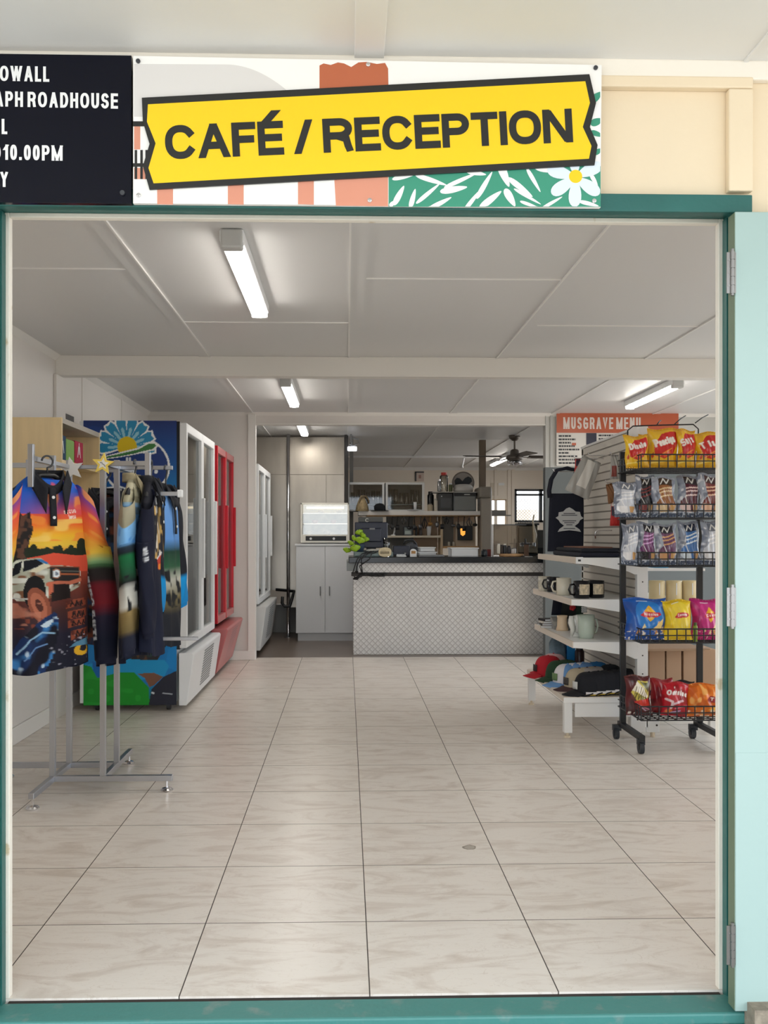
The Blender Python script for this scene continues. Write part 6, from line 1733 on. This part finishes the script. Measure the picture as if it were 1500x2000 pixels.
part('arm', MB().tube([(XG+.004, 6.1, az(1036, 6.1)), (XG-.10, 6.1, az(1036, 6.1)), (XG-.11, 6.1, az(1040, 6.1)), (XG-.11, 6.1, az(1052, 6.1))], .004, 6), chrome, hk, smooth=True)
# mugs
def mug(label, px, Y, z0, r, h, m, patch=None, rz=0.0, group='mugs on the middle gondola shelf', handle=True, prof=None):
    x = ax(px, Y)
    t = thing('mug', label, 'mug', (x, Y, z0), rz, group)
    part('body', MB().lathe(prof or [(r*.9, 0), (r, .006), (r, h), (r*.93, h), (r*.9, .01), (0, .01)], n=28), m, t, local=True, smooth=True)
    if handle: part('handle', MB().tube([(-r+.004, 0, h*.82), (-r-.024, 0, h*.78), (-r-.034, 0, h*.5), (-r-.022, 0, h*.24), (-r+.004, 0, h*.18)], .006, 8), m, t, local=True, smooth=True)
    if patch:
        part('picture', MB().grid(lambda u, v: ((r+.0012)*math.cos(R(-130+80*u)), (r+.0012)*math.sin(R(-130+80*u)), h*(.22+.6*v)), 12, 3), patch, t, local=True, smooth=True)
    return t
mug_black = M('mug_black', (20, 22, 28), .2); mug_cream = M('mug_cream', (222, 216, 198), .25); pic = M('mug_picture', (206, 190, 160), .5, var=(60, .5))
mug('black mug with a pale picture at the corner of the middle gondola shelf', 1136, 5.68, ZB2, .05, .105, mug_black, pic, .2)
mug('black mug with a pale picture nearer the slatwall on the middle gondola shelf', 1164, 5.72, ZB2, .05, .105, mug_black, pic, .1)
mug('plain cream mug with its handle out on the middle gondola shelf', 1101, 5.98, ZB2, .047, .11, mug_cream, None, .1)
mug('pale patterned mug at the far end of the middle gondola shelf', 1064, 6.42, ZB2, .045, .10, M('mug_pattern', (206, 200, 184), .3, var=(40, .3)), None, 2.6)
mug('black mug between the patterned mug and the cream mug', 1081, 6.32, ZB2, .045, .10, mug_black, None, -.6)
# lower shelf
mug('large pale green mug on the lower gondola shelf', 1145, 5.78, ZC2, .05, .145, M('mug_green', (190, 204, 190), .18), None, -2.8, None, True, [(.042, 0), (.043, .012), (.05, .03), (.052, .09), (.05, .145), (.046, .145), (.045, .03), (0, .02)])
x = ax(1124, 5.86)
st_ = thing('white_figurine', 'white ornamental figurine beside the large pale green mug', 'figurine', (x, 5.86, ZC2))
part('base', MB().lathe([(.035, 0), (.036, .01), (.022, .03), (.02, .06), (.03, .085), (.034, .11), (.022, .13), (.0, .135)], n=18), M('porcelain', (226, 226, 220), .2), st_, local=True, smooth=True)
part('drapery', MB().tube([(-.03, -.02, .13), (-.035, -.03, .09), (-.025, -.035, .05), (-.03, -.02, .01)], [.016, .02, .016, .01], 8).tube([(.0, -.03, .14), (.012, -.034, .09), (.005, -.03, .03)], .014, 8), M('porcelain', (226, 226, 220), .2), st_, local=True, smooth=True)
x = ax(1098, 6.25)
mug('stubby cream cup with a wide foot near the black books', 1098, 6.25, ZC2, .035, .10, M('cup_cream', (232, 206, 172), .4), None, 0, None, False, [(.04, 0), (.04, .012), (.034, .03), (.032, .08), (.036, .10), (.032, .10), (.028, .02), (0, .02)])
for i, (lab, c_) in enumerate((('cream notebook at the bottom of the small stack on the lower gondola shelf', (190, 180, 164)), ('black notebook second in the small stack on the lower gondola shelf', (30, 30, 32)), ('pale notebook under the topmost black one in the small stack', (206, 200, 190)), ('black notebook topmost of the small stack on the lower gondola shelf', (24, 24, 28)))):
    t = thing('notebook', lab, 'book', (ax(1074, 6.45), 6.45, ZC2+.016*i), .15*i-.2, 'notebooks stacked on the lower gondola shelf')
    part('cover', MB().box(-.065, .06, -.05, .05, 0, .0155), M('book_%d' % i, c_, .5), t, local=True, bevel=.002)
    part('pages', MB().box(-.06, .0605, -.0505, .045, .003, .0125), tray_m, t, local=True)
bs_ = thing('leaflet_rack', 'leaning dark leaflets with a red flower picture behind the white figurine', 'leaflets', (1.50, 6.3, ZC2))
M3 = Matrix.Rotation(.5, 3, 'X')
for i, (mm, dx) in enumerate(((M('leaf_dark', (30, 36, 34), .4), 0), (M('leaf_greenish', (52, 76, 62), .4), .06), (M('leaf_navy', (26, 30, 44), .4), -.05))):
    part('leaflet', MB().obox((dx, .03*i, .14+.01*i), (.10, .004, .16), M3), mm, bs_, local=True)
part('holder', MB().obox((0, .03, .055), (.22, .10, .03), Matrix.Rotation(.3, 3, 'X')).box(-.1, .1, 0, .08, 0, .045), M('holder_grey', (150, 150, 146), .4), bs_, local=True)
fl = MB()
for a in range(5): fl.ball((.02+.012*math.cos(a*1.257), -.012, .15+.012*math.sin(a*1.257)), (.011, .006, .011), 8, 6)
part('red_flower', fl, M('flower_red', (190, 34, 40), .5), bs_, local=True, smooth=True)
fl = MB()
for a in range(9): fl.ball((.09+.012*(a % 3), .0, .12+.014*(a//3)), (.008, .005, .008), 8, 5)
part('white_dots', fl, white_metal, bs_, local=True, smooth=True)
# under the lower shelf, far end of the deck
x0, x1, *_ = ext(1106, 1122, 1257, 1282, 6.6, .1)
slab('blue_box', 'bright blue box standing on the deck behind the caps', 'box', x0, x1, 6.58, 6.66, ZD, az(1257, 6.6), M('bright_blue', (24, 132, 200), .4), .003)
lump('grey_blue_bag', 'grey blue soft bag slumped at the far end of the gondola deck', 'bag', ax(1074, 6.62), ax(1105, 6.62), 6.56, 6.70, ZD, az(1240, 6.62), M('bag_bluegrey', (104, 126, 140), .8, var=(14, .4)), 6)
jar('dark_can', 'black and red can next to the bright blue box', 1132, 1262, 6.5, .033, M('can_dark', (54, 30, 34), .3, var=(20, .6)), black_plastic, 'can', z0=ZD)
# caps on the deck
def cap(label, x, y, z, rz, crown_m, front_m, brim_m, group, patch=None, s=1.0, band=None):
    t = thing('cap', label, 'cap', (x, y, z), rz, group)
    m = MB()
    def fn(u, v):
        a = 2*PI*u
        k = math.cos(v*PI/2)**.55 if v < 1 else 0
        return (.088*s*k*math.cos(a), .074*s*k*math.sin(a), .118*s*math.sin(v*PI/2)**.9)
    m.grid(fn, 24, 9, wrap=True)
    m.mi = [1 if -.25 < (i % 24-11.5)/24*2 < .25 else 0 for i in range(len(m.f))]
    part('crown', m, [crown_m, front_m], t, local=True, smooth=True)
    part('brim', MB().grid(lambda u, v: (-.070*s-.088*s*v*math.sin(PI*(.1+.8*u))**.6, (u-.5)*.148*s*(1-.18*v), .012+.012*math.sin(PI*u)-.02*v), 12, 6), brim_m, t, local=True, smooth=True, solid=.004)
    part('button', MB().ball((0, 0, .118*s), (.008, .008, .005), 8, 6), brim_m, t, local=True, smooth=True)
    if patch:
        part('front_patch', MB().grid(lambda u, v: (-.0905*s*math.cos((.045+.06*v)*PI/2)*math.cos((u-.5)*.7), .076*s*math.sin((u-.5)*.7), .035+.045*v), 6, 4), patch, t, local=True, smooth=True, solid=.003)
    if band:
        part('band', MB().grid(lambda u, v: (.0895*s*math.cos(-2.2+2.0*u)*.995, .0757*s*math.sin(-2.2+2.0*u), .006+.018*v), 14, 2), band[0], t, local=True, smooth=True, solid=.003)
        part('band_edge', MB().grid(lambda u, v: (.0905*s*math.cos(-2.2+2.0*u)*.995, .0767*s*math.sin(-2.2+2.0*u), .004+.006*v), 14, 2), band[1], t, local=True, smooth=True, solid=.003)
    return t
cb = M('hat_cloth_black', (20, 22, 30), .85); cgreen = M('hat_cloth_green', (34, 66, 40), .85); cred = M('hat_cloth_red', (186, 24, 40), .8); cwhite = M('hat_cloth_white', (226, 222, 224), .8); cblue = M('hat_cloth_blue', (112, 158, 212), .8)
cbeige = M('hat_cloth_beige', (190, 176, 150), .85); cbrown = M('hat_cloth_brown', (74, 50, 52), .85); cgreymesh = M('hat_cloth_mesh', (176, 168, 164), .85, bump=(200, .3)); cmidblue = M('hat_cloth_midblue', (40, 116, 176), .85); cgold = M('hat_cloth_gold', (214, 182, 60), .6)
gname = 'caps on the gondola deck'
for i in range(5):
    cap('black gold-banded cap, %s in its nested row' % ('foremost, its brim showing' if i == 0 else 'second' if i == 1 else 'third' if i == 2 else 'fourth' if i == 3 else 'last, against the black stand'), 1.47+.058*i, 5.66+.006*i, ZD+.002+.004*i, R(14), cb, cb, cb, gname, M('patch_white', (214, 214, 210), .6) if i == 0 else None, 1.12, (cwhite, cgold))
for i in range(3):
    cap('beige mesh cap with brown brim, %s in the row behind the black caps' % ('first' if i == 0 else 'second' if i == 1 else 'third'), 1.455+.05*i, 5.84+.004*i, ZD+.004*i, R(16), cgreymesh if i else cbeige, cbeige, cbrown, gname, M('patch_dark', (70, 66, 62), .6) if i == 0 else None, 1.12)
for i in range(3):
    cap('white-fronted light blue cap, %s in its nested row' % ('first' if i == 0 else 'second' if i == 1 else 'third'), 1.425+.05*i, 6.02+.004*i, ZD+.004*i, R(18), cblue, cwhite, cblue, gname, M('patch_green', (110, 140, 90), .6) if i == 0 else None, 1.14)
for i in range(2):
    cap('dark green cap, %s of the pair behind the white-fronted caps' % ('first' if i == 0 else 'second'), 1.415+.05*i, 6.22, ZD+.004*i, R(16), cgreen, cgreen, cgreen, gname, None, 1.1)
cap('red cap with a pale mesh back at the far corner of the deck', 1.385, 6.42, ZD, R(12), cred, cred, cred, gname, M('patch_ink', (40, 30, 34), .6), 1.16)
cap('pale pink cap tucked behind the red cap', 1.455, 6.57, ZD, R(12), M('hat_cloth_pink', (214, 176, 176), .85), M('hat_cloth_pink', (214, 176, 176), .85), cred, gname, None, 1.12)
cap('mid blue mesh cap near the slatwall behind the beige caps', 1.62, 6.05, ZD+.012, R(20), cmidblue, cmidblue, cmidblue, gname, None, 1.1)
cap('black cap with a white tag standing close to the slatwall', 1.655, 5.86, ZD+.015, R(60), cb, cb, cb, gname, M('patch_white', (214, 214, 210), .6), 1.15)

# ------------------------------------------------------------------ crisp stand of black wire and tube
bk = M('stand_black', (26, 30, 36), .4)
stn = thing('crisp_stand', 'black wheeled wire basket stand of crisps and socks in front of the gondola', 'display stand', (1.86, 5.35, 0))
PX0, PX1, YP = 1.628, 2.085, 5.50
for x in (PX0, PX1): part('post', MB().box(x-.017, x+.017, YP-.012, YP+.012, .08, 1.70), bk, stn, bevel=.002)
for x in (PX0, PX1):
    f = part('foot', MB().box(x-.016, x+.016, 5.13, 5.56, .075, .105), bk, stn, bevel=.003)
    for y in (5.16, 5.54):
        w = MB().cyl((x-.012+(-.028 if y > 5.3 else .0), y, .034), (x+.012+(-.028 if y > 5.3 else 0), y, .034), .034, n=20)
        w.cyl((x-.016+(-.028 if y > 5.3 else .0), y, .034), (x+.016+(-.028 if y > 5.3 else 0), y, .034), .014, n=12).box(x-.02+(-.028 if y > 5.3 else 0), x+.02+(-.02 if y > 5.3 else 0), y-.014, y+.014, .05, .085)
        part('caster', w, M('caster_dark', (48, 52, 58), .5), f)
part('cross_bar', MB().box(PX0, PX1, YP+.012, YP+.03, .26, .29).box(PX0, PX1, YP+.012, YP+.03, 1.60, 1.63), bk, stn, bevel=.002)
TZ = [1.572, 1.302, 1.040, .625, .205]
BX0, BX1 = 1.595, 2.33
BY0, BY1 = 5.05, 5.48
for z in TZ:
    m = MB(); r = .0032; H = .075
    for h in (0, .04, H):
        m.tube([(BX0, BY1, z+h), (BX0, BY0, z+h), (BX1, BY0, z+h), (BX1, BY1, z+h)], r*1.25 if h in (0, H) else r, 6)
    m.tube([(BX0, BY1, z), (BX1, BY1, z)], r*1.25, 6)
    n = 15
    for i in range(n+1):
        x = BX0+(BX1-BX0)*i/n
        m.cyl((x, BY0, z), (x, BY0, z+H), r, n=6)
        m.cyl((x, BY0, z), (x, BY1, z), r, n=6)
    for i in range(1, 9):
        y = BY0+(BY1-BY0)*i/9
        for x in (BX0, BX1): m.cyl((x, y, z), (x, y, z+H), r, n=6)
        m.cyl((BX0, y, z), (BX1, y, z), r, n=6)
    part('wire_basket', m, bk, stn)
tp_ = MB()
za, zb4 = az(862, 5.3), az(829, 5.3)
xa, xb_ = ax(1226, 5.3), ax(1364, 5.3)
tp_.tube([(xa, 5.3, 1.62), (xa, 5.3, zb4-.03), (xa+.03, 5.3, zb4-.005), ((xa+xb_)/2-.05, 5.3, zb4), (xb_-.03, 5.3, zb4+.006), (xb_, 5.3, zb4-.02), (xb_, 5.3, 1.62)], .004, 8)
for a, b in (((1283, 830), (1291, 821)), ((1318, 828), (1339, 812)), ((1358, 826), (1383, 810))):
    p, q = at(*a, 5.3), at(*b, 5.42); tp_.tube([(p[0], 5.3, p[1]), ((p[0]+q[0])/2, 5.36, (p[1]+q[1])/2+.004), (q[0], 5.42, q[1])], .0035, 6)
part('header_frame', tp_, bk, stn, smooth=True)
x0, x1, _, _, z0, z1 = ext(1228, 1268, 836, 872, 5.36, .01)
part('header_card', MB().box(x0, (x0+x1)/2-.002, 5.36, 5.364, z0, z1).box((x0+x1)/2+.002, x1, 5.36, 5.364, z0, z1), white_metal, stn)

crisp_print = paint_mat('crisp_print', .28, .6)
film_print = paint_mat('film_print', .2, .7)
def bag(name, label, cat, px0, px1, py0, z0, Y, cvs, depth=.075, lean=.16, rz=0.0, group=None, mat=crisp_print, seed=0, roll=0.0):
    x0, z1 = at(px0, py0, Y); x1 = ax(px1, Y)
    w, h = x1-x0, z1-z0
    t = thing(name, label, cat, ((x0+x1)/2, Y, z0), rz, group)
    nu, nv = cvs.w, cvs.h
    r = np.random.RandomState(seed); p = r.rand(8)*6
    M3 = Matrix.Rotation(roll, 3, 'Y') @ Matrix.Rotation(-lean, 3, 'X')
    def sheet(sgn):
        def f(u, v):
            vv = min(1, max(0, (v-.045)/.91))
            d = depth/2*(1-abs(2*u-1)**3)**.7*math.sin(PI*vv)**.45 if 0 < vv < 1 else 0
            d *= 1+.10*math.sin(7*u+5*v+p[0])+.09*math.sin(13*v-6*u+p[1])
            d += .003*math.sin(26*u+9*v+p[2])*math.sin(PI*v)*(1-abs(2*u-1)**4)
            cr = .0025*math.sin(60*u) if v > .955 or v < .045 else 0
            x = (u-.5)*w*(1-.09*math.sin(PI*v))+.004*math.sin(9*v+p[3])
            z = h*v+.006*math.sin(7*u+p[4])*v
            return tuple(M3 @ Vector((x, sgn*d+cr+.012*math.sin(3*u+p[5])*v, z)))
        return f
    m = MB().grid(sheet(-1), nu, nv)
    b = MB().grid(sheet(1), nu, nv)
    n0 = len(m.v)
    m.add(b.v, [q[::-1] for q in b.f])
    c = cvs.a.reshape(-1, 3)
    m.col = np.concatenate([c, cvs.a[:, ::-1].reshape(-1, 3)])
    part('bag_film', m, mat, t, smooth=True, local=True)
    part('top_seal', MB().grid(lambda u, v: tuple(Vector(sheet(-1)(u, .955+.045*v))+Vector((0, -.0012, 0))), 24, 3), M('seal_%s' % name+str(seed), tuple(int(255*min(1, q)**(1/2.2)*.93) for q in cvs.a[-2, cvs.w//2]), .3), t, local=True, smooth=True)
    return t
# top tier: yellow bags
def yellow(word, seed, twist=14):
    c = Cv(64, 84, (238, 190, 30), .62)
    c.grad([(0, (226, 172, 20)), (.3, (240, 190, 30)), (.7, (246, 204, 44)), (1, (236, 178, 24))])
    c.speck(5, 7, seed, .6, (214, 146, 20), al=.5)
    c.poly([(.18, .30), (.10, .58), (.42, .86), (.95, .90), (.98, .70), (.80, .32), (.5, .22)], (206, 34, 30))
    c.poly([(.50, .24), (.74, .34), (.62, .44), (.40, .36)], (236, 92, 34)); c.line([(.3, .28), (.72, .46)], .02, (248, 168, 60))
    c.text(word, .16, .50, .20, (250, 244, 238), t=.22, rot=twist, W=.74)
    c.poly([(.12, .40), (.06, .30), (.10, .22), (.16, .28)], (200, 60, 26)); c.line([(.05, .12), (.6, .17)], .03, (250, 224, 110))
    return c
Z1 = TZ[0]+.006
bag('crisp_packet', 'yellow and red crisp packet at the slatwall end of the top basket', 'crisps', 1221, 1268, 848, Z1, 5.14, yellow('Dixela', 3), seed=1, group='yellow crisp packets in the top basket')
bag('crisp_packet', 'tall yellow and red crisp packet second along the top basket', 'crisps', 1266, 1324, 835, Z1, 5.17, yellow('Pencigs', 4, 16), seed=2, group='yellow crisp packets in the top basket', roll=.05)
bag('crisp_packet', 'narrow yellow and orange crisp packet third along the top basket', 'crisps', 1322, 1362, 836, Z1, 5.15, yellow('Snyx', 5, 22), seed=3, group='yellow crisp packets in the top basket', roll=.03)
bag('crisp_packet', 'yellow and red crisp packet fourth along, beside the door frame in the top basket', 'crisps', 1360, 1412, 842, Z1, 5.14, yellow('Twisqi', 6, 10), seed=4, group='yellow crisp packets in the top basket')
bag('crisp_packet', 'plain yellow crisp packet half hidden behind the first two in the top basket', 'crisps', 1248, 1285, 846, Z1, 5.30, Cv(24, 30, (226, 172, 30)), seed=5, group='yellow crisp packets in the top basket')
# sock packs
def sockpack(kind, seed):
    c = Cv(56, 84, (164, 171, 186), .66)
    c.speck(5, 8, seed, .5, (118, 126, 146), al=.6); c.speck(7, 11, seed+1, .66, (232, 234, 240), al=.9); c.speck(6, 10, seed+7, .68, (96, 102, 118), al=.7)
    leg = [(.26, .95), (.82, .93), (.88, .48), (.94, .28), (.80, .13), (.28, .11), (.08, .20), (.12, .36), (.30, .46)]
    K = {'brown': ((150, 94, 50), (60, 42, 34), (226, 196, 150)), 'black': ((40, 38, 44), (24, 24, 28), (128, 46, 48)), 'maroon': ((92, 42, 56), (50, 40, 48), (236, 208, 206)), 'rust': ((120, 52, 50), (70, 40, 44), (236, 190, 160)),
         'purple': ((112, 54, 106), (28, 26, 34), (206, 150, 206)), 'plum': ((104, 62, 96), (40, 38, 50), (214, 160, 110)), 'blue': ((62, 112, 176), (24, 38, 66), (214, 226, 238)), 'pale': ((206, 210, 220), (110, 116, 130), (236, 236, 240))}
    a, b, d = K[kind]
    c.poly(leg, a)
    m = c.mpoly(leg)
    c.put(m*(c.Y > .76), b); c.put(m*(c.Y < .30)*(c.X < .55), d if kind != 'purple' else b); c.put(m*(c.Y < .30)*(c.X > .66), (206, 160, 104))
    for q in (.50, .60, .68): c.put(m*(abs(c.Y-q-.12*(c.X-.5)) < .018), d)
    c.line([(.34, .80), (.46, .92), (.58, .80), (.70, .92)], .03, (232, 232, 230))
    c.line([(.30, .46), (.44, .30)], .02, (240, 240, 240)); c.put((c.Y < .09)*1.0, (70, 84, 108)); c.speck(18, 30, seed+3, .72, (190, 200, 214), (c.Y < .12)*1.0)
    return c
gs = 'sock packs in the wire baskets'
Z2, Z3 = TZ[1]+.006, TZ[2]+.006
for i, (a, b, t_, kd, lab) in enumerate(((1199, 1243, 941, 'pale', 'pale pack with red edges leaning out at the open end of the second basket'), (1240, 1276, 928, 'black', 'clear pack of black and maroon socks in the second basket'), (1274, 1324, 930, 'brown', 'clear pack of brown and tan socks in the second basket'),
                                         (1322, 1366, 927, 'maroon', 'clear pack of maroon socks with a round label in the second basket'), (1364, 1410, 924, 'rust', 'clear pack of rust red socks by the door frame in the second basket'))):
    bag('sock_pack', lab, 'socks', a, b, t_, Z2, 5.12+.02*(i % 2), sockpack(kd, 20+i), depth=.06, seed=30+i, group=gs, mat=film_print, roll=(.0, .04, -.03, .05, .02)[i], lean=.12)
for i, (a, b, t_, kd, lab) in enumerate(((1212, 1244, 1022, 'pale', 'grey see-through pack at the open end of the third basket'), (1242, 1282, 1020, 'purple', 'clear pack of purple striped socks in the third basket'), (1281, 1325, 1022, 'plum', 'clear pack of plum and black socks in the third basket'),
                                         (1324, 1369, 1018, 'blue', 'clear pack of blue and white socks in the third basket'), (1367, 1410, 1017, 'pale', 'clear pack of pale grey socks by the door frame in the third basket'))):
    bag('sock_pack', lab, 'socks', a, b, t_, Z3, 5.12+.02*(i % 2), sockpack(kd, 40+i), depth=.06, seed=40+i, group=gs, mat=film_print, roll=(.08, .03, -.02, .0, .05)[i], lean=.12)
# fourth tier
def logo_bag(base, dark, logo, bgc, word, chips, seed):
    c = Cv(84, 84, base, 1.0)
    c.speck(4, 6, seed, .58, dark, al=.6)
    c.ell(.56, .58, .36, .36, bgc, al=.8)
    if logo == 'diamond': c.poly([(.56, .82), (.74, .62), (.56, .42), (.38, .62)], (246, 186, 40))
    c.poly([(.30, .56), (.42, .66), (.80, .66), (.84, .60), (.72, .54), (.40, .52)], (206, 34, 52))
    c.text(word, .40, .565, .07, (248, 244, 240), t=.2, rot=2, W=.36)
    if chips:
        for i in range(9):
            r = random.Random(seed*31+i); x, y = r.uniform(.1, .95), r.uniform(.06, .34)
            c.poly([(x, y), (x+.10, y+.04), (x+.05, y+.13)], ((236, 188, 108), (246, 222, 160), (214, 150, 70))[i % 3])
        c.poly([(.60, .22), (.86, .24), (.88, .52), (.78, .40)], (246, 214, 140)); c.speck(20, 20, seed+1, .74, (250, 240, 220), (c.Y < .2)*1.0)
    c.line([(.30, .90), (.55, .92)], .014, (236, 240, 246))
    return c
Z4, Z5 = TZ[3]+.006, TZ[4]+.006
gc = 'crisp packets in the lower baskets'
bag('crisp_packet', 'large blue corn chip packet at the open end of the fourth basket', 'crisps', 1220, 1305, 1168, Z4, 5.16, logo_bag((20, 88, 178), (12, 52, 130), 'diamond', (40, 132, 214), 'Nission', True, 61), depth=.10, seed=61, group=gc, lean=.14)
bag('crisp_packet', 'bright yellow crisp packet with a small red banner beside the blue one', 'crisps', 1297, 1352, 1172, Z4, 5.14, logo_bag((240, 206, 28), (228, 184, 14), 'oval', (248, 222, 70), 'Cornons', False, 62), depth=.085, seed=62, group=gc, lean=.14)
bag('crisp_packet', 'magenta crisp packet with a yellow diamond by the door frame', 'crisps', 1350, 1410, 1170, Z4, 5.15, logo_bag((196, 28, 120), (140, 16, 96), 'diamond', (214, 50, 140), 'Cumeio', True, 63), depth=.085, seed=63, group=gc, lean=.12)
jar('oil_bottle', 'small green oil bottle at the front of the fourth basket', 1358, 1216, 5.075, .012, M('bottle_green', (120, 140, 34), .2), M('bottle_greencap', (70, 84, 30), .4), 'bottle', z0=TZ[3]+.004)
# bottom tier
c = Cv(70, 84, (92, 26, 30), .7)
c.speck(5, 7, 71, .55, (54, 16, 22), al=.8)
c.poly([(.14, .58), (.44, .86), (.86, .88), (.90, .46), (.40, .36)], (206, 190, 80)); c.poly([(.18, .62), (.40, .84), (.86, .50), (.80, .44)], (240, 232, 214)); c.poly([(.50, .84), (.88, .84), (.88, .58)], (96, 92, 36))
for i in range(6): c.line([(.24+.1*i, .40+.01*i), (.34+.1*i, .70)], .016, (96, 70, 30))
c.text('TVIIT', .26, .42, .14, (110, 100, 34), t=.24, rot=-16, W=.5)
c.poly([(.30, .34), (.86, .44), (.92, .26), (.44, .20)], (206, 50, 36)); c.line([(.5, .24), (.9, .14)], .03, (206, 130, 150)); c.line([(.4, .28), (.7, .12)], .03, (196, 166, 190)); c.speck(14, 16, 73, .7, (220, 214, 206), (c.Y < .14)*1.0)
bag('crisp_packet', 'dark maroon crisp packet with pale sticks at the open end of the bottom basket', 'crisps', 1221, 1274, 1320, Z5, 5.17, c, depth=.09, seed=71, group=gc, lean=.14)
c = Cv(64, 84, (190, 22, 40), .8)
c.speck(5, 7, 75, .58, (140, 12, 30), al=.7); c.text('Oarsina', .1, .62, .16, (240, 236, 232), t=.24, rot=-3, W=.78); c.text('c', .35, .80, .08, (240, 236, 232), t=.26)
c.line([(.1, .5), (.3, .42), (.24, .24)], .07, (232, 206, 210)); c.line([(.3, .34), (.7, .46)], .06, (226, 190, 200)); c.line([(.4, .22), (.86, .34)], .05, (230, 120, 140)); c.ell(.2, .14, .12, .06, (226, 120, 60)); c.line([(.3, .10), (.6, .16)], .05, (196, 170, 214))
bag('crisp_packet', 'red crisp packet with white lettering in the bottom basket', 'crisps', 1290, 1345, 1333, Z5, 5.14, c, depth=.09, seed=75, group=gc, lean=.14, roll=.08)
c = Cv(24, 40, (150, 24, 34), .7); c.speck(4, 6, 77, .55, (110, 14, 26))
bag('crisp_packet', 'plain dark red crisp packet half hidden behind the lettered red one', 'crisps', 1270, 1318, 1326, Z5, 5.25, c, depth=.07, seed=77, group=gc, lean=.14)
c = Cv(84, 84, (232, 122, 30), .9)
c.speck(9, 5, 79, .58, (196, 84, 14), al=.7); c.speck(10, 4, 80, .72, (252, 196, 110), al=.7)
c.poly([(.52, .50), (.60, .62), (1, .60), (1, .44), (.58, .42)], (150, 28, 36)); c.text('Twis', .60, .48, .10, (244, 236, 226), t=.24, W=.4); c.poly([(.5, .18), (.9, .2), (.8, .36)], (250, 190, 70)); c.speck(8, 12, 81, .7, (250, 230, 200), (c.Y < .3)*1.0)
bag('crisp_packet', 'orange crisp packet by the door frame in the bottom basket', 'crisps', 1340, 1412, 1336, Z5, 5.13, c, depth=.10, seed=79, group=gc, lean=.14)
c = Cv(24, 40, (28, 26, 32), .7)
bag('crisp_packet', 'black topped packet between the red and orange ones in the bottom basket', 'crisps', 1316, 1356, 1330, Z5, 5.30, c, depth=.06, seed=83, group=gc, lean=.1)
